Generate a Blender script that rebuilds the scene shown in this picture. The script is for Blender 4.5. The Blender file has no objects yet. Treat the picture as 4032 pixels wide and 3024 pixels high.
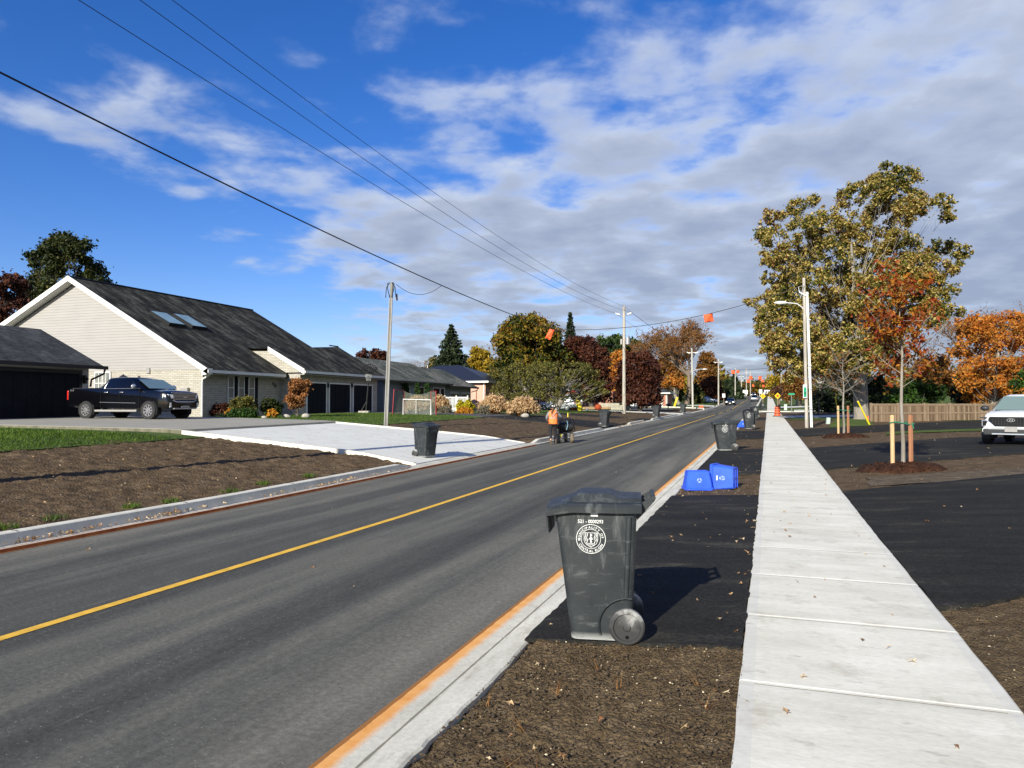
import bpy, bmesh, math, random
import numpy as np
from mathutils import Vector, Matrix
rnd = random.Random(7); RS = np.random.RandomState(11)
sc = bpy.context.scene
COL = sc.collection
R = math.radians
# ---------------------------------------------------------------- camera
F = 2912.; H = 1.7; YAW = R(19.1); PIT = math.atan(81/2912.)
cam = bpy.data.cameras.new('camera'); camo = bpy.data.objects.new('camera', cam); COL.objects.link(camo)
cam.lens = 26; cam.sensor_width = 36; cam.clip_start = .1; cam.clip_end = 3000
camo.location = (0, 0, H); camo.rotation_euler = (R(90)+PIT, 0, YAW)
sc.camera = camo
sc.render.engine = 'CYCLES'
# ---------------------------------------------------------------- sun and sky
SUN_EL = R(25); SUN_AZ = R(188.5)        # compass angle from +Y, clockwise: the sun stands behind the camera
sun = bpy.data.lights.new('sun', 'SUN'); sun.energy = 5.0; sun.angle = R(.5); sun.color = (1, .95, .80)
so = bpy.data.objects.new('sun', sun); COL.objects.link(so)
sd = Vector((math.sin(SUN_AZ)*math.cos(SUN_EL), math.cos(SUN_AZ)*math.cos(SUN_EL), math.sin(SUN_EL)))
so.rotation_euler = sd.to_track_quat('Z', 'Y').to_euler(); so.location = (0, -20, 30)
sc.view_settings.view_transform = 'Standard'; sc.view_settings.look = 'None'
sc.view_settings.exposure = 0.72; sc.view_settings.gamma = 1
W = bpy.data.worlds.new('World'); sc.world = W; W.use_nodes = True
def world():
    nt = W.node_tree; N = nt.nodes; L = nt.links; N.clear()
    def n(t, **k):
        o = N.new(t)
        for a, b in k.items(): setattr(o, a, b)
        return o
    def m(op, a, b=None, c=None, clamp=False):
        o = n('ShaderNodeMath', operation=op, use_clamp=clamp)
        for i, x in enumerate((a, b, c)):
            if x is None: continue
            if hasattr(x, 'is_linked') or hasattr(x, 'links'): L.new(x, o.inputs[i])
            else: o.inputs[i].default_value = x
        return o.outputs[0]
    out = n('ShaderNodeOutputWorld'); bg = n('ShaderNodeBackground')
    sky = n('ShaderNodeTexSky', sky_type='NISHITA'); sky.sun_disc = False
    sky.sun_elevation = SUN_EL; sky.sun_rotation = SUN_AZ; sky.air_density = 1.0; sky.dust_density = .3; sky.ozone_density = 3.0
    hs = n('ShaderNodeHueSaturation'); hs.inputs['Saturation'].default_value = 1.32; hs.inputs['Value'].default_value = 1.0; hs.inputs['Hue'].default_value = .505
    L.new(sky.outputs[0], hs.inputs['Color'])
    gm = n('ShaderNodeVectorMath', operation='MULTIPLY'); gm.inputs[1].default_value = (1.14, 1.12, 1.48); L.new(hs.outputs[0], gm.inputs[0])
    tc = n('ShaderNodeTexCoord'); sp = n('ShaderNodeSeparateXYZ'); L.new(tc.outputs['Generated'], sp.inputs[0])
    x, y, z = sp.outputs
    # camera-free frame: turn the horizontal plane by a fixed compass angle
    ca, sa = math.cos(-YAW), math.sin(-YAW)
    xr = m('SUBTRACT', m('MULTIPLY', x, ca), m('MULTIPLY', y, sa)); yr = m('ADD', m('MULTIPLY', x, sa), m('MULTIPLY', y, ca))
    zz = m('ADD', m('MAXIMUM', z, 0), .13)
    px = m('DIVIDE', xr, zz); py = m('DIVIDE', yr, zz)
    cv = n('ShaderNodeCombineXYZ'); L.new(px, cv.inputs[0]); L.new(m('MULTIPLY', py, 1.0), cv.inputs[1]); cv.inputs[2].default_value = 3.7
    def noise(scale, det, rough, off, dist=0):
        mp = n('ShaderNodeMapping'); mp.inputs['Location'].default_value = off; L.new(cv.outputs[0], mp.inputs[0])
        t = n('ShaderNodeTexNoise'); t.inputs['Scale'].default_value = scale; t.inputs['Detail'].default_value = det
        t.inputs['Roughness'].default_value = rough; t.inputs['Distortion'].default_value = dist
        L.new(mp.outputs[0], t.inputs[0]); return t.outputs[0]
    big = noise(.7, 3, .5, (1.9, .4, 0)); mid = noise(4.0, 7, .52, (.2, 5.1, 0), .1); lit = noise(4.0, 7, .52, (.2, 4.97, .05), .1)
    # coverage: thick deck to the right and ahead, clear to the left
    az = m('DIVIDE', xr, m('MAXIMUM', yr, .05))            # tan of the bearing
    cov = m('MULTIPLY_ADD', m('MINIMUM', m('MAXIMUM', az, -1.), .8), .18, .03)
    low = m('MULTIPLY', m('SMOOTH_MIN', m('SUBTRACT', .50, z), .32, .1), .62)
    cov = m('ADD', cov, low)
    lf = m('MULTIPLY', m('MAXIMUM', m('SUBTRACT', -.14, az), 0), m('MAXIMUM', m('SUBTRACT', .31, z), 0))
    cov = m('SUBTRACT', cov, m('MULTIPLY', lf, 9.0))
    f = m('ADD', m('MULTIPLY_ADD', big, .42, m('MULTIPLY', mid, .80)), cov)
    mr = n('ShaderNodeMapRange', interpolation_type='SMOOTHSTEP'); mr.inputs[1].default_value = .575; mr.inputs[2].default_value = .86; L.new(f, mr.inputs[0])
    mr.inputs[4].default_value = .9
    dens = n('ShaderNodeMapRange'); dens.inputs[1].default_value = .58; dens.inputs[2].default_value = 1.0; L.new(m('ADD', f, m('MULTIPLY', m('SUBTRACT', lit, .5), .35)), dens.inputs[0])
    cr = n('ShaderNodeValToRGB'); e = cr.color_ramp.elements
    e[0].position = 0; e[0].color = (5.6, 6.5, 8.2, 1); e[1].position = 1; e[1].color = (4.0, 4.6, 5.9, 1)
    k = e.new(.35); k.color = (7.0, 7.7, 8.8, 1); k = e.new(.6); k.color = (5.2, 5.8, 7.0, 1)
    L.new(dens.outputs[0], cr.inputs[0])
    mx = n('ShaderNodeMix', data_type='RGBA'); L.new(mr.outputs[0], mx.inputs[0]); L.new(gm.outputs[0], mx.inputs[6]); dk = n('ShaderNodeMapRange'); L.new(z, dk.inputs[0]); dk.inputs[1].default_value = .0; dk.inputs[2].default_value = .42; dk.inputs[3].default_value = .74; dk.inputs[4].default_value = 1.0
    vm = n('ShaderNodeVectorMath', operation='SCALE'); L.new(cr.outputs[0], vm.inputs[0]); L.new(dk.outputs[0], vm.inputs['Scale']); L.new(vm.outputs[0], mx.inputs[7])
    L.new(mx.outputs[2], bg.inputs[0]); bg.inputs[1].default_value = .064
    L.new(bg.outputs[0], out.inputs[0])
world()
# ---------------------------------------------------------------- the lie of the land
def prof(y): return .009*max(0, y-11)+.014*max(0, y-130)-.02*max(0, y-330)
def lerp(x, pts):
    if x <= pts[0][0]: return pts[0][1]
    for (a, p), (b, q) in zip(pts, pts[1:]):
        if x <= b: return p+(q-p)*(x-a)/(b-a)
    return pts[-1][1]
def kl(y): return min(1, max(.35, 1-(y-45)/70))
def kr(y): return min(1, max(.1, (50-y)/26.))
DROPS_L = [(18.9, 30.3), (44.8, 53.2), (61, 64.5), (84, 88.5), (99, 120), (146, 150)]
def up(y, drops, r=.8):
    k = 1.
    for a, b in drops:
        if y > a-r and y < b+r: k = min(k, max(0, (a-y)/r, (y-b)/r))
    return max(0, k)
def lat(x, y):
    if x < -9.66: return -.13*(1-up(y, DROPS_L))*max(0, 1-(-x-9.66)/1.6)+kl(y)*lerp(-x, [(9.66, 0), (10.2, .02), (18.9, .70), (25, .82), (60, .95)])
    if x < -9.5: return 0
    if x < -2.25: return -.2
    if x < -.18: return lerp(x, [(-2.25, -.15), (-1.72, -.09), (-.18, -.02)])
    if x < 1.32: return 0
    return -.02+kr(y)*lerp(x, [(1.32, 0), (7, .38), (30, .6)])
def T(x, y): return prof(y)+lat(x, y)
def ray(u, v):
    x = (u-2016)/F; y = -(v-1512)/F
    fy = math.cos(PIT)-y*math.sin(PIT); fz = math.sin(PIT)+y*math.cos(PIT)
    return (x*math.cos(YAW)-fy*math.sin(YAW), x*math.sin(YAW)+fy*math.cos(YAW), fz)
def depth(p): return -p[0]*math.sin(YAW)+p[1]*math.cos(YAW)
def G(u, v, dz=0, mx=420):           # where the line of sight through a photo pixel meets the ground
    d = ray(u, v); t = 2.0
    while t < mx:
        if H+d[2]*t < T(d[0]*t, d[1]*t)+dz:
            lo, hi = t-.05*max(1, t/20), t
            for _ in range(26):
                m = (lo+hi)/2
                if H+d[2]*m < T(d[0]*m, d[1]*m)+dz: hi = m
                else: lo = m
            return Vector((d[0]*hi, d[1]*hi, T(d[0]*hi, d[1]*hi)+dz))
        t += .05*max(1, t/20)
    return at(u, v, 300)
def at(u, v, Z):                     # the point at distance Z along that line
    d = ray(u, v); k = Z/depth(d); return Vector((d[0]*k, d[1]*k, H+d[2]*k))
def onY(u, v, y):
    d = ray(u, v); k = y/d[1]; return Vector((d[0]*k, y, H+d[2]*k))
def onX(u, v, x):
    d = ray(u, v); k = x/d[0]; return Vector((x, d[1]*k, H+d[2]*k))
def gnd(u, Z):                       # ground point at bearing u and distance Z
    p = at(u, 1593, Z); return Vector((p.x, p.y, T(p.x, p.y)))
# ---------------------------------------------------------------- naming
def tag(o, label=None, cat=None, group=None, kind=None):
    if label: o['label'] = label
    if cat: o['category'] = cat
    if group: o['group'] = group
    if kind: o['kind'] = kind
    return o
def empty(name, loc, rz=0, label=None, cat=None, group=None, kind=None):
    o = bpy.data.objects.new(name, None); COL.objects.link(o); o.location = loc; o.rotation_euler = (0, 0, rz); o.empty_display_size = .2
    return tag(o, label, cat, group, kind)
def kids(o): return [c for c in bpy.data.objects if c.parent == o]
def copy_tree(o, parent=None):
    c = o.copy(); COL.objects.link(c)
    if parent: c.parent = parent
    for ch in kids(o): copy_tree(ch, c)
    return c
# ---------------------------------------------------------------- mesh builder
class MB:
    def __init__(s): s.v = []; s.f = []; s.m = []; s.mi = 0; s.M = None
    def add(s, vs, fs):
        o = len(s.v)
        if s.M is not None: vs = [s.M @ Vector(p) for p in vs]
        s.v += [tuple(p) for p in vs]; s.f += [tuple(i+o for i in f) for f in fs]; s.m += [s.mi]*len(fs); return s
    def box(s, a, b):
        x0, y0, z0 = a; x1, y1, z1 = b
        return s.add([(x0, y0, z0), (x1, y0, z0), (x1, y1, z0), (x0, y1, z0), (x0, y0, z1), (x1, y0, z1), (x1, y1, z1), (x0, y1, z1)],
                     [(0, 3, 2, 1), (4, 5, 6, 7), (0, 1, 5, 4), (1, 2, 6, 5), (2, 3, 7, 6), (3, 0, 4, 7)])
    def cbox(s, c, d): return s.box([c[i]-d[i]/2 for i in range(3)], [c[i]+d[i]/2 for i in range(3)])
    def rings(s, rings, cap=True, closed=True):
        n = len(rings[0]); vs = [p for r in rings for p in r]; fs = []
        for k in range(len(rings)-1):
            for i in range(n if closed else n-1):
                j = (i+1) % n; fs.append((k*n+i, k*n+j, (k+1)*n+j, (k+1)*n+i))
        if cap: fs.append(tuple(range(n-1, -1, -1))); fs.append(tuple((len(rings)-1)*n+i for i in range(n)))
        return s.add(vs, fs)
    def tube(s, pts, r, n=6, cap=True):
        pts = [Vector(p) for p in pts]; rr = r if hasattr(r, '__len__') else [r]*len(pts); rings = []; ref = None
        for i, p in enumerate(pts):
            d = (pts[min(i+1, len(pts)-1)]-pts[max(i-1, 0)])
            d = d.normalized() if d.length > 1e-9 else Vector((0, 0, 1))
            if ref is None: ref = Vector((1, 0, 0)) if abs(d.x) < .8 else Vector((0, 1, 0))
            a = (ref-d*ref.dot(d)); a = a.normalized() if a.length > 1e-6 else d.orthogonal().normalized(); ref = a; b = d.cross(a)
            rings.append([p+(a*math.cos(2*math.pi*k/n)+b*math.sin(2*math.pi*k/n))*rr[i] for k in range(n)])
        return s.rings(rings, cap)
    def cyl(s, a, b, r, n=16, r2=None): return s.tube([a, b], [r, r if r2 is None else r2], n)
    def lathe(s, prof, n=16, c=(0, 0, 0)):
        return s.rings([[(c[0]+r*math.cos(2*math.pi*k/n), c[1]+r*math.sin(2*math.pi*k/n), c[2]+z) for k in range(n)] for r, z in prof])
    def prism(s, poly, y0, y1):      # outline in x,z pushed along y
        n = len(poly); vs = [(x, y0, z) for x, z in poly]+[(x, y1, z) for x, z in poly]
        return s.add(vs, [tuple(range(n)), tuple(range(2*n-1, n-1, -1))]+[(i, i+n, (i+1) % n+n, (i+1) % n) for i in range(n)])
    def quad(s, *p): return s.add(p, [tuple(range(len(p)))])
    def blob(s, c, r, n=10, m=7, j=0):
        rings = []
        for k in range(m+1):
            t = math.pi*k/m; q = max(math.sin(t), .02)
            rings.append([(c[0]+r[0]*q*math.cos(2*math.pi*i/n)*(1+rnd.uniform(-j, j)), c[1]+r[1]*q*math.sin(2*math.pi*i/n)*(1+rnd.uniform(-j, j)), c[2]-r[2]*math.cos(t)*(1+rnd.uniform(-j, j)*.6)) for i in range(n)])
        return s.rings(rings)
    def build(s, name, mats, parent=None, smooth=None, bevel=0, loc=None):
        me = bpy.data.meshes.new(name); me.from_pydata(s.v, [], s.f)
        for m in (mats if isinstance(mats, (list, tuple)) else [mats]): me.materials.append(m)
        if any(s.m): me.polygons.foreach_set('material_index', s.m)
        bm = bmesh.new(); bm.from_mesh(me); bmesh.ops.recalc_face_normals(bm, faces=bm.faces); bm.to_mesh(me); bm.free()
        if smooth is not None:
            me.polygons.foreach_set('use_smooth', [True]*len(me.polygons))
            if smooth < 180: me.set_sharp_from_angle(angle=R(smooth))
        o = bpy.data.objects.new(name, me); COL.objects.link(o)
        if parent is not None: o.parent = parent
        if loc is not None: o.location = loc
        if bevel:
            b = o.modifiers.new('b', 'BEVEL'); b.width = bevel; b.segments = 2; b.limit_method = 'ANGLE'; b.angle_limit = R(35)
        return o
def npmesh(name, V, Fq, mat, parent=None, smooth=False, k=4):
    me = bpy.data.meshes.new(name); V = np.asarray(V, 'f').reshape(-1, 3); Fq = np.asarray(Fq, 'i').reshape(-1, k)
    me.vertices.add(len(V)); me.vertices.foreach_set('co', V.ravel())
    me.loops.add(Fq.size); me.loops.foreach_set('vertex_index', Fq.ravel())
    me.polygons.add(len(Fq)); me.polygons.foreach_set('loop_start', np.arange(0, Fq.size, k, dtype='i'))
    me.polygons.foreach_set('use_smooth', np.full(len(Fq), bool(smooth)))
    me.update(calc_edges=True); me.materials.append(mat)
    o = bpy.data.objects.new(name, me); COL.objects.link(o)
    if parent is not None: o.parent = parent
    return o
# ---------------------------------------------------------------- materials
def lin(h):
    if not isinstance(h, str): return tuple(h)
    h = h.lstrip('#'); c = [int(h[i:i+2], 16)/255 for i in (0, 2, 4)]
    return tuple((x/12.92 if x <= .04045 else ((x+.055)/1.055)**2.4) for x in c)+(1,)
class NT:
    def __init__(s, name):
        s.mat = bpy.data.materials.new(name); s.mat.use_nodes = True; s.t = s.mat.node_tree; s.t.nodes.clear()
        s.out = s.n('ShaderNodeOutputMaterial'); s.p = s.n('ShaderNodeBsdfPrincipled'); s.link(s.p.outputs[0], s.out.inputs[0])
        s.tc = s.n('ShaderNodeTexCoord'); s._g = None
    def n(s, t, **k):
        o = s.t.nodes.new(t)
        for a, b in k.items(): setattr(o, a, b)
        return o
    def link(s, a, b): s.t.links.new(a, b)
    def co(s, sc=(1, 1, 1), off=(0, 0, 0), rot=(0, 0, 0), src='Object'):
        m = s.n('ShaderNodeMapping'); m.inputs['Scale'].default_value = sc; m.inputs['Location'].default_value = off; m.inputs['Rotation'].default_value = rot
        s.link(s.tc.outputs[src], m.inputs[0]); return m.outputs[0]
    def noise(s, scale, detail=5, rough=.55, st=(1, 1, 1), off=(0, 0, 0), dist=0):
        t = s.n('ShaderNodeTexNoise'); t.inputs['Scale'].default_value = scale; t.inputs['Detail'].default_value = detail
        t.inputs['Roughness'].default_value = rough; t.inputs['Distortion'].default_value = dist
        s.link(s.co(st, off), t.inputs[0]); return t.outputs[0]
    def math(s, op, a, b=None, c=None, clamp=False):
        o = s.n('ShaderNodeMath', operation=op, use_clamp=clamp)
        for i, x in enumerate((a, b, c)):
            if x is None: continue
            if isinstance(x, (int, float)): o.inputs[i].default_value = x
            else: s.link(x, o.inputs[i])
        return o.outputs[0]
    def ramp(s, fac, pts, interp='LINEAR'):
        r = s.n('ShaderNodeValToRGB'); e = r.color_ramp.elements; r.color_ramp.interpolation = interp
        while len(e) < len(pts): e.new(.5)
        for q, (p, c) in zip(e, pts): q.position = p; q.color = lin(c) if isinstance(c, str) else (c if hasattr(c, '__len__') else (c, c, c, 1))
        s.link(fac, r.inputs[0]); return r.outputs[0]
    def mix(s, fac, a, b, mode='MIX'):
        m = s.n('ShaderNodeMix', data_type='RGBA', blend_type=mode)
        for i, x in ((0, fac), (6, a), (7, b)):
            if isinstance(x, str): x = lin(x)
            if isinstance(x, (int, float)): m.inputs[i].default_value = x if i == 0 else (x, x, x, 1)
            elif isinstance(x, tuple): m.inputs[i].default_value = x
            else: s.link(x, m.inputs[i])
        return m.outputs[2]
    def xyz(s, src='Object'):
        g = s.n('ShaderNodeSeparateXYZ'); s.link(s.tc.outputs[src], g.inputs[0]); return g.outputs
    def fin(s, col=None, rough=.9, bump=None, bstr=.3, bdist=.01, metal=0, spec=.5, coat=0):
        P = s.p.inputs
        if col is not None:
            if isinstance(col, str): P['Base Color'].default_value = lin(col)
            elif isinstance(col, tuple): P['Base Color'].default_value = col
            else: s.link(col, P['Base Color'])
        if isinstance(rough, (int, float)): P['Roughness'].default_value = rough
        else: s.link(rough, P['Roughness'])
        P['Metallic'].default_value = metal; P['Specular IOR Level'].default_value = spec; P['Coat Weight'].default_value = coat; P['Coat Roughness'].default_value = .05
        if bump is not None:
            b = s.n('ShaderNodeBump'); b.inputs['Strength'].default_value = bstr; b.inputs['Distance'].default_value = bdist
            s.link(bump, b.inputs['Height']); s.link(b.outputs[0], P['Normal'])
        return s.mat
def pm(name, c1, c2=None, scale=6, detail=5, st=(1, 1, 1), rough=.85, bs=0, bd=.01, bsc=None, metal=0, spec=.4, coat=0, lo=.35, hi=.65):
    t = NT(name)
    if c2 is None:
        c2 = tuple(x*.86 for x in lin(c1)[:3])+(1,)
    n = t.noise(scale, detail, st=st); col = t.ramp(n, [(lo, c1), (hi, c2)])
    b = t.noise(bsc or scale*3, 5, st=st) if bs else None
    return t.fin(col, rough, b, bs, bd, metal, spec, coat)
def leafmat(name, cols, transl=.35, rough=.6, clump=.35, vs=.28):
    t = NT(name); g = t.n('ShaderNodeNewGeometry')
    n = t.noise(vs, 3, st=(1, 1, 1)); f = t.math('ADD', t.math('MULTIPLY', g.outputs['Random Per Island'], .76), t.math('MULTIPLY', t.math('SUBTRACT', n, .5), 1.9*clump+.3))
    f = t.math('ADD', f, .12)
    col = t.ramp(f, [(i/(len(cols)-1), c) for i, c in enumerate(cols)])
    t.fin(col, rough, spec=.3)
    tr = t.n('ShaderNodeBsdfTranslucent'); t.link(col, tr.inputs[0]); mx = t.n('ShaderNodeMixShader'); mx.inputs[0].default_value = transl
    t.link(t.p.outputs[0], mx.inputs[1]); t.link(tr.outputs[0], mx.inputs[2]); t.link(mx.outputs[0], t.out.inputs[0])
    return t.mat
def glassmat(name, col='#0b1216', rough=.05):
    t = NT(name); return t.fin(col, rough, spec=.9)
M = {}
# ================================================================ ground materials
def m_asphalt_road():
    t = NT('road_asphalt'); X, Y, Z = t.xyz()
    st = t.noise(1.1, 6, .6, st=(1.6, .07, 1)); fine = t.noise(24, 6, .75); med = t.noise(2.2, 6, .6, st=(1, .5, 1), off=(3, 1, 0))
    # wheel paths and dusty edges follow the lanes
    tr = t.math('ABSOLUTE', t.math('SINE', t.math('MULTIPLY', t.math('ADD', X, 5.78), math.pi/1.76)))
    edge = t.math('MULTIPLY', t.math('SUBTRACT', t.math('ABSOLUTE', t.math('ADD', X, 5.78)), 2.3), .75, clamp=True)
    f = t.math('ADD', t.math('MULTIPLY', st, .85), t.math('MULTIPLY', tr, .13)); f = t.math('ADD', f, t.math('MULTIPLY', edge, .24)); f = t.math('ADD', f, t.math('MULTIPLY', t.math('SUBTRACT', med, .5), .2))
    col = t.ramp(f, [(.3, (.050, .051, .048, 1)), (.50, (.078, .078, .071, 1)), (.66, (.125, .120, .104, 1)), (.85, (.18, .17, .145, 1))])
    col = t.mix(1, col, t.ramp(fine, [(.3, .72), (.5, 1.0), (.7, 1.35)]), 'MULTIPLY')
    scr = t.noise(9, 6, .75, st=(1.6, .09, 1), off=(7, 3, 0)); col = t.mix(t.math('MULTIPLY', t.math('SUBTRACT', scr, .60, clamp=True), 3.2, clamp=True), col, (.19, .18, .155, 1)); sw = t.noise(2.2, 6, .7, st=(.9, .25, 1), off=(1, 9, 4), dist=1.2); col = t.mix(t.math('MULTIPLY', t.math('SUBTRACT', sw, .58, clamp=True), 2.2, clamp=True), col, (.16, .15, .13, 1))
    spk = t.n('ShaderNodeTexVoronoi'); spk.inputs['Scale'].default_value = 20; t.link(t.co(), spk.inputs[0])
    col = t.mix(t.math('LESS_THAN', spk.outputs[0], .09), col, (.25, .24, .22, 1))
    return t.fin(col, .88, fine, .55, .012, spec=.12)
def m_asphalt_drive():
    t = NT('driveway_asphalt'); f = t.noise(1.1, 7, .68, st=(.6, 1.5, 1)); fine = t.noise(30, 6, .75)
    col = t.ramp(f, [(.35, (.013, .0125, .012, 1)), (.56, (.022, .021, .019, 1)), (.72, (.066, .060, .048, 1))])
    col = t.mix(1, col, t.ramp(fine, [(.3, .45), (.5, 1.), (.7, 2.0)]), 'MULTIPLY')
    return t.fin(col, .85, fine, .6, .01, spec=.12)
def m_conc(name, a, b, joints=False):
    t = NT(name); X, Y, Z = t.xyz(); n = t.noise(1.6, 8, .62, st=(.5, 1.6, 1)); f = t.noise(30, 6, .7, st=(.6, 1.3, 1)); big = t.noise(.5, 3)
    col = t.ramp(t.math('ADD', t.math('MULTIPLY', n, .7), t.math('MULTIPLY', big, .3)), [(.35, a), (.68, b)])
    col = t.mix(1, col, t.ramp(f, [(.3, .88), (.6, 1.03)]), 'MULTIPLY')
    st = t.noise(2.3, 4, .7, off=(9, 2, 0)); col = t.mix(t.math('MULTIPLY', t.math('SUBTRACT', st, .56, clamp=True), 2.6, clamp=True), col, (.27, .22, .15, 1))
    bm_ = f
    if joints:
        jd = t.math('ABSOLUTE', t.math('SUBTRACT', t.math('MODULO', t.math('ADD', Y, 100*1.525-JOINT), 1.525), .7625))   # .7625 at a joint
        dj = t.math('SUBTRACT', .7625, jd)
        col = t.mix(t.math('LESS_THAN', dj, .007), col, (.16, .15, .13, 1))
        sm = t.math('LESS_THAN', t.math('ABSOLUTE', t.math('SUBTRACT', dj, .035)), .008)
        col = t.mix(t.math('MULTIPLY', sm, .5), col, (.72, .70, .64, 1))
        ex = t.math('GREATER_THAN', t.math('ABSOLUTE', t.math('SUBTRACT', X, .57)), .665)
        col = t.mix(t.math('MULTIPLY', ex, .35), col, (.50, .50, .49, 1))
        dark = t.noise(7, 5, .7, st=(.5, 1.5, 1), off=(4, 4, 0)); col = t.mix(t.math('MULTIPLY', t.math('SUBTRACT', dark, .60, clamp=True), 5, clamp=True), col, (.30, .27, .22, 1))
    return t.fin(col, .9, bm_, .25, .006, spec=.25)
def m_soil(name, a, b, c, sc=1):
    t = NT(name); n = t.noise(3*sc, 8, .65); f = t.noise(28*sc, 6, .62); vo = t.n('ShaderNodeTexVoronoi'); vo.inputs['Scale'].default_value = 22*sc; t.link(t.co(), vo.inputs[0])
    col = t.ramp(n, [(.3, a), (.52, b), (.75, c)]); col = t.mix(1, col, t.ramp(f, [(.3, .74), (.5, 1.), (.72, 1.28)]), 'MULTIPLY')
    v2 = t.n('ShaderNodeTexVoronoi'); v2.inputs['Scale'].default_value = 13*sc; t.link(t.co(), v2.inputs[0])
    sp = t.n('ShaderNodeSeparateColor'); t.link(v2.outputs['Color'], sp.inputs[0])
    peb = t.math('MULTIPLY', t.math('LESS_THAN', v2.outputs[0], .13), t.math('GREATER_THAN', sp.outputs[0], .72))
    col = t.mix(peb, col, (.30, .25, .19, 1))
    h = t.math('ADD', f, t.math('MULTIPLY', vo.outputs[0], .6))
    return t.fin(col, .95, h, .8 if sc < 2 else .95, .03, spec=.12)
def m_grass():
    t = NT('lawn_grass'); n = t.noise(.8, 6, .6); f = t.noise(30, 5, .7, st=(1, .5, 1)); col = t.ramp(n, [(.3, (.040, .066, .012, 1)), (.5, (.066, .105, .018, 1)), (.72, (.12, .15, .032, 1))])
    col = t.mix(1, col, t.ramp(f, [(.3, .5), (.5, 1.), (.75, 1.6)]), 'MULTIPLY')
    return t.fin(col, .9, f, .9, .05, spec=.2)
JOINT = G(2900, 2697).y
M['road'] = m_asphalt_road(); M['drive'] = m_asphalt_drive()
M['walk'] = m_conc('sidewalk_concrete', (.54, .52, .44, 1), (.76, .735, .645, 1), True)
M['slab'] = m_conc('new_concrete', (.54, .54, .51, 1), (.64, .64, .60, 1)); M['oldc'] = m_conc('old_concrete', (.25, .235, .20, 1), (.33, .315, .275, 1))
M['kerb'] = m_conc('kerb_concrete', (.50, .48, .42, 1), (.68, .66, .58, 1))
M['soil'] = m_soil('topsoil', (.054, .036, .020, 1), (.100, .068, .040, 1), (.155, .112, .070, 1)); M['soilf'] = m_soil('topsoil_fine', (.064, .043, .023, 1), (.118, .083, .046, 1), (.175, .128, .078, 1), 2.2)
M['gravel'] = m_soil('gravelly_soil', (.06, .045, .03, 1), (.11, .085, .06, 1), (.19, .155, .115, 1), 1.5)
M['grass'] = m_grass()
def m_field():
    t = NT('field'); n = t.noise(.12, 6, .65); f = t.noise(6, 5, .7); col = t.ramp(n, [(.35, (.032, .055, .014, 1)), (.5, (.055, .075, .022, 1)), (.62, (.062, .050, .030, 1)), (.8, (.05, .038, .024, 1))])
    col = t.mix(1, col, t.ramp(f, [(.3, .6), (.7, 1.5)]), 'MULTIPLY'); return t.fin(col, .95, f, .6, .1, spec=.1)
M['field'] = m_field()
def m_paint(name, c, wear=.6):
    t = NT(name); n = t.noise(26, 6, .7); col = t.mix(t.math('GREATER_THAN', n, wear), c, (.05, .05, .05, 1)); f = t.noise(8, 5); col = t.mix(1, col, t.ramp(f, [(.3, .78), (.65, 1.05)]), 'MULTIPLY'); return t.fin(col, .8, n, .3, .005, spec=.3)
M['yellow'] = m_paint('yellow_line_paint', (.72, .42, .05, 1), .68)
def m_gutter():
    t = NT('gutter_concrete'); X, Y, Z = t.xyz(); n = t.noise(1.6, 8, .62, st=(1.6, .5, 1)); f = t.noise(34, 4, .6)
    col = t.ramp(n, [(.35, (.48, .46, .39, 1)), (.65, (.66, .635, .55, 1))]); col = t.mix(1, col, t.ramp(f, [(.3, .86), (.6, 1.03)]), 'MULTIPLY')
    e = t.noise(5, 5, .6, off=(0, 0, 4)); d = t.math('ADD', X, t.math('MULTIPLY', t.math('SUBTRACT', e, .5), .07))
    o = t.math('MULTIPLY', t.math('SUBTRACT', -2.10, d), 18, clamp=True); seam = t.math('LESS_THAN', t.math('ABSOLUTE', t.math('ADD', X, 2.012)), t.math('MULTIPLY', e, .016)); col = t.mix(t.math('MULTIPLY', seam, .8), col, (.13, .115, .09, 1)); dn = t.noise(4, 5, .7, st=(1.5, .6, 1), off=(1, 8, 2)); col = t.mix(t.math('MULTIPLY', t.math('SUBTRACT', dn, .56, clamp=True), 3.5, clamp=True), col, (.24, .20, .15, 1)); ymask = t.math('MULTIPLY', t.math('SUBTRACT', 62, Y), .06, clamp=True)
    col = t.mix(t.math('MULTIPLY', o, ymask), col, t.ramp(e, [(.3, (.62, .27, .07, 1)), (.7, (.75, .40, .14, 1))]))
    lo = t.math('MULTIPLY', t.math('LESS_THAN', t.math('ADD', X, t.math('MULTIPLY', t.math('SUBTRACT', e, .5), .02)), -2.208), ymask); col = t.mix(lo, col, (.28, .12, .035, 1))
    return t.fin(col, .9, f, .25, .006, spec=.25)
M['gutter'] = m_gutter()
def m_lip():
    t = NT('painted_lip'); n = t.noise(6, 5, .6); return t.fin(t.ramp(n, [(.35, (.28, .075, .015, 1)), (.7, (.42, .16, .045, 1))]), .85)
M['lip'] = m_lip()
M['joint'] = pm('joint_dark', '#4a463e'); M['mulch'] = m_soil('mulch', (.020, .009, .005, 1), (.050, .021, .012, 1), (.085, .040, .022, 1), 2)  # plain dark grey-brown for the kerb control joints
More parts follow.
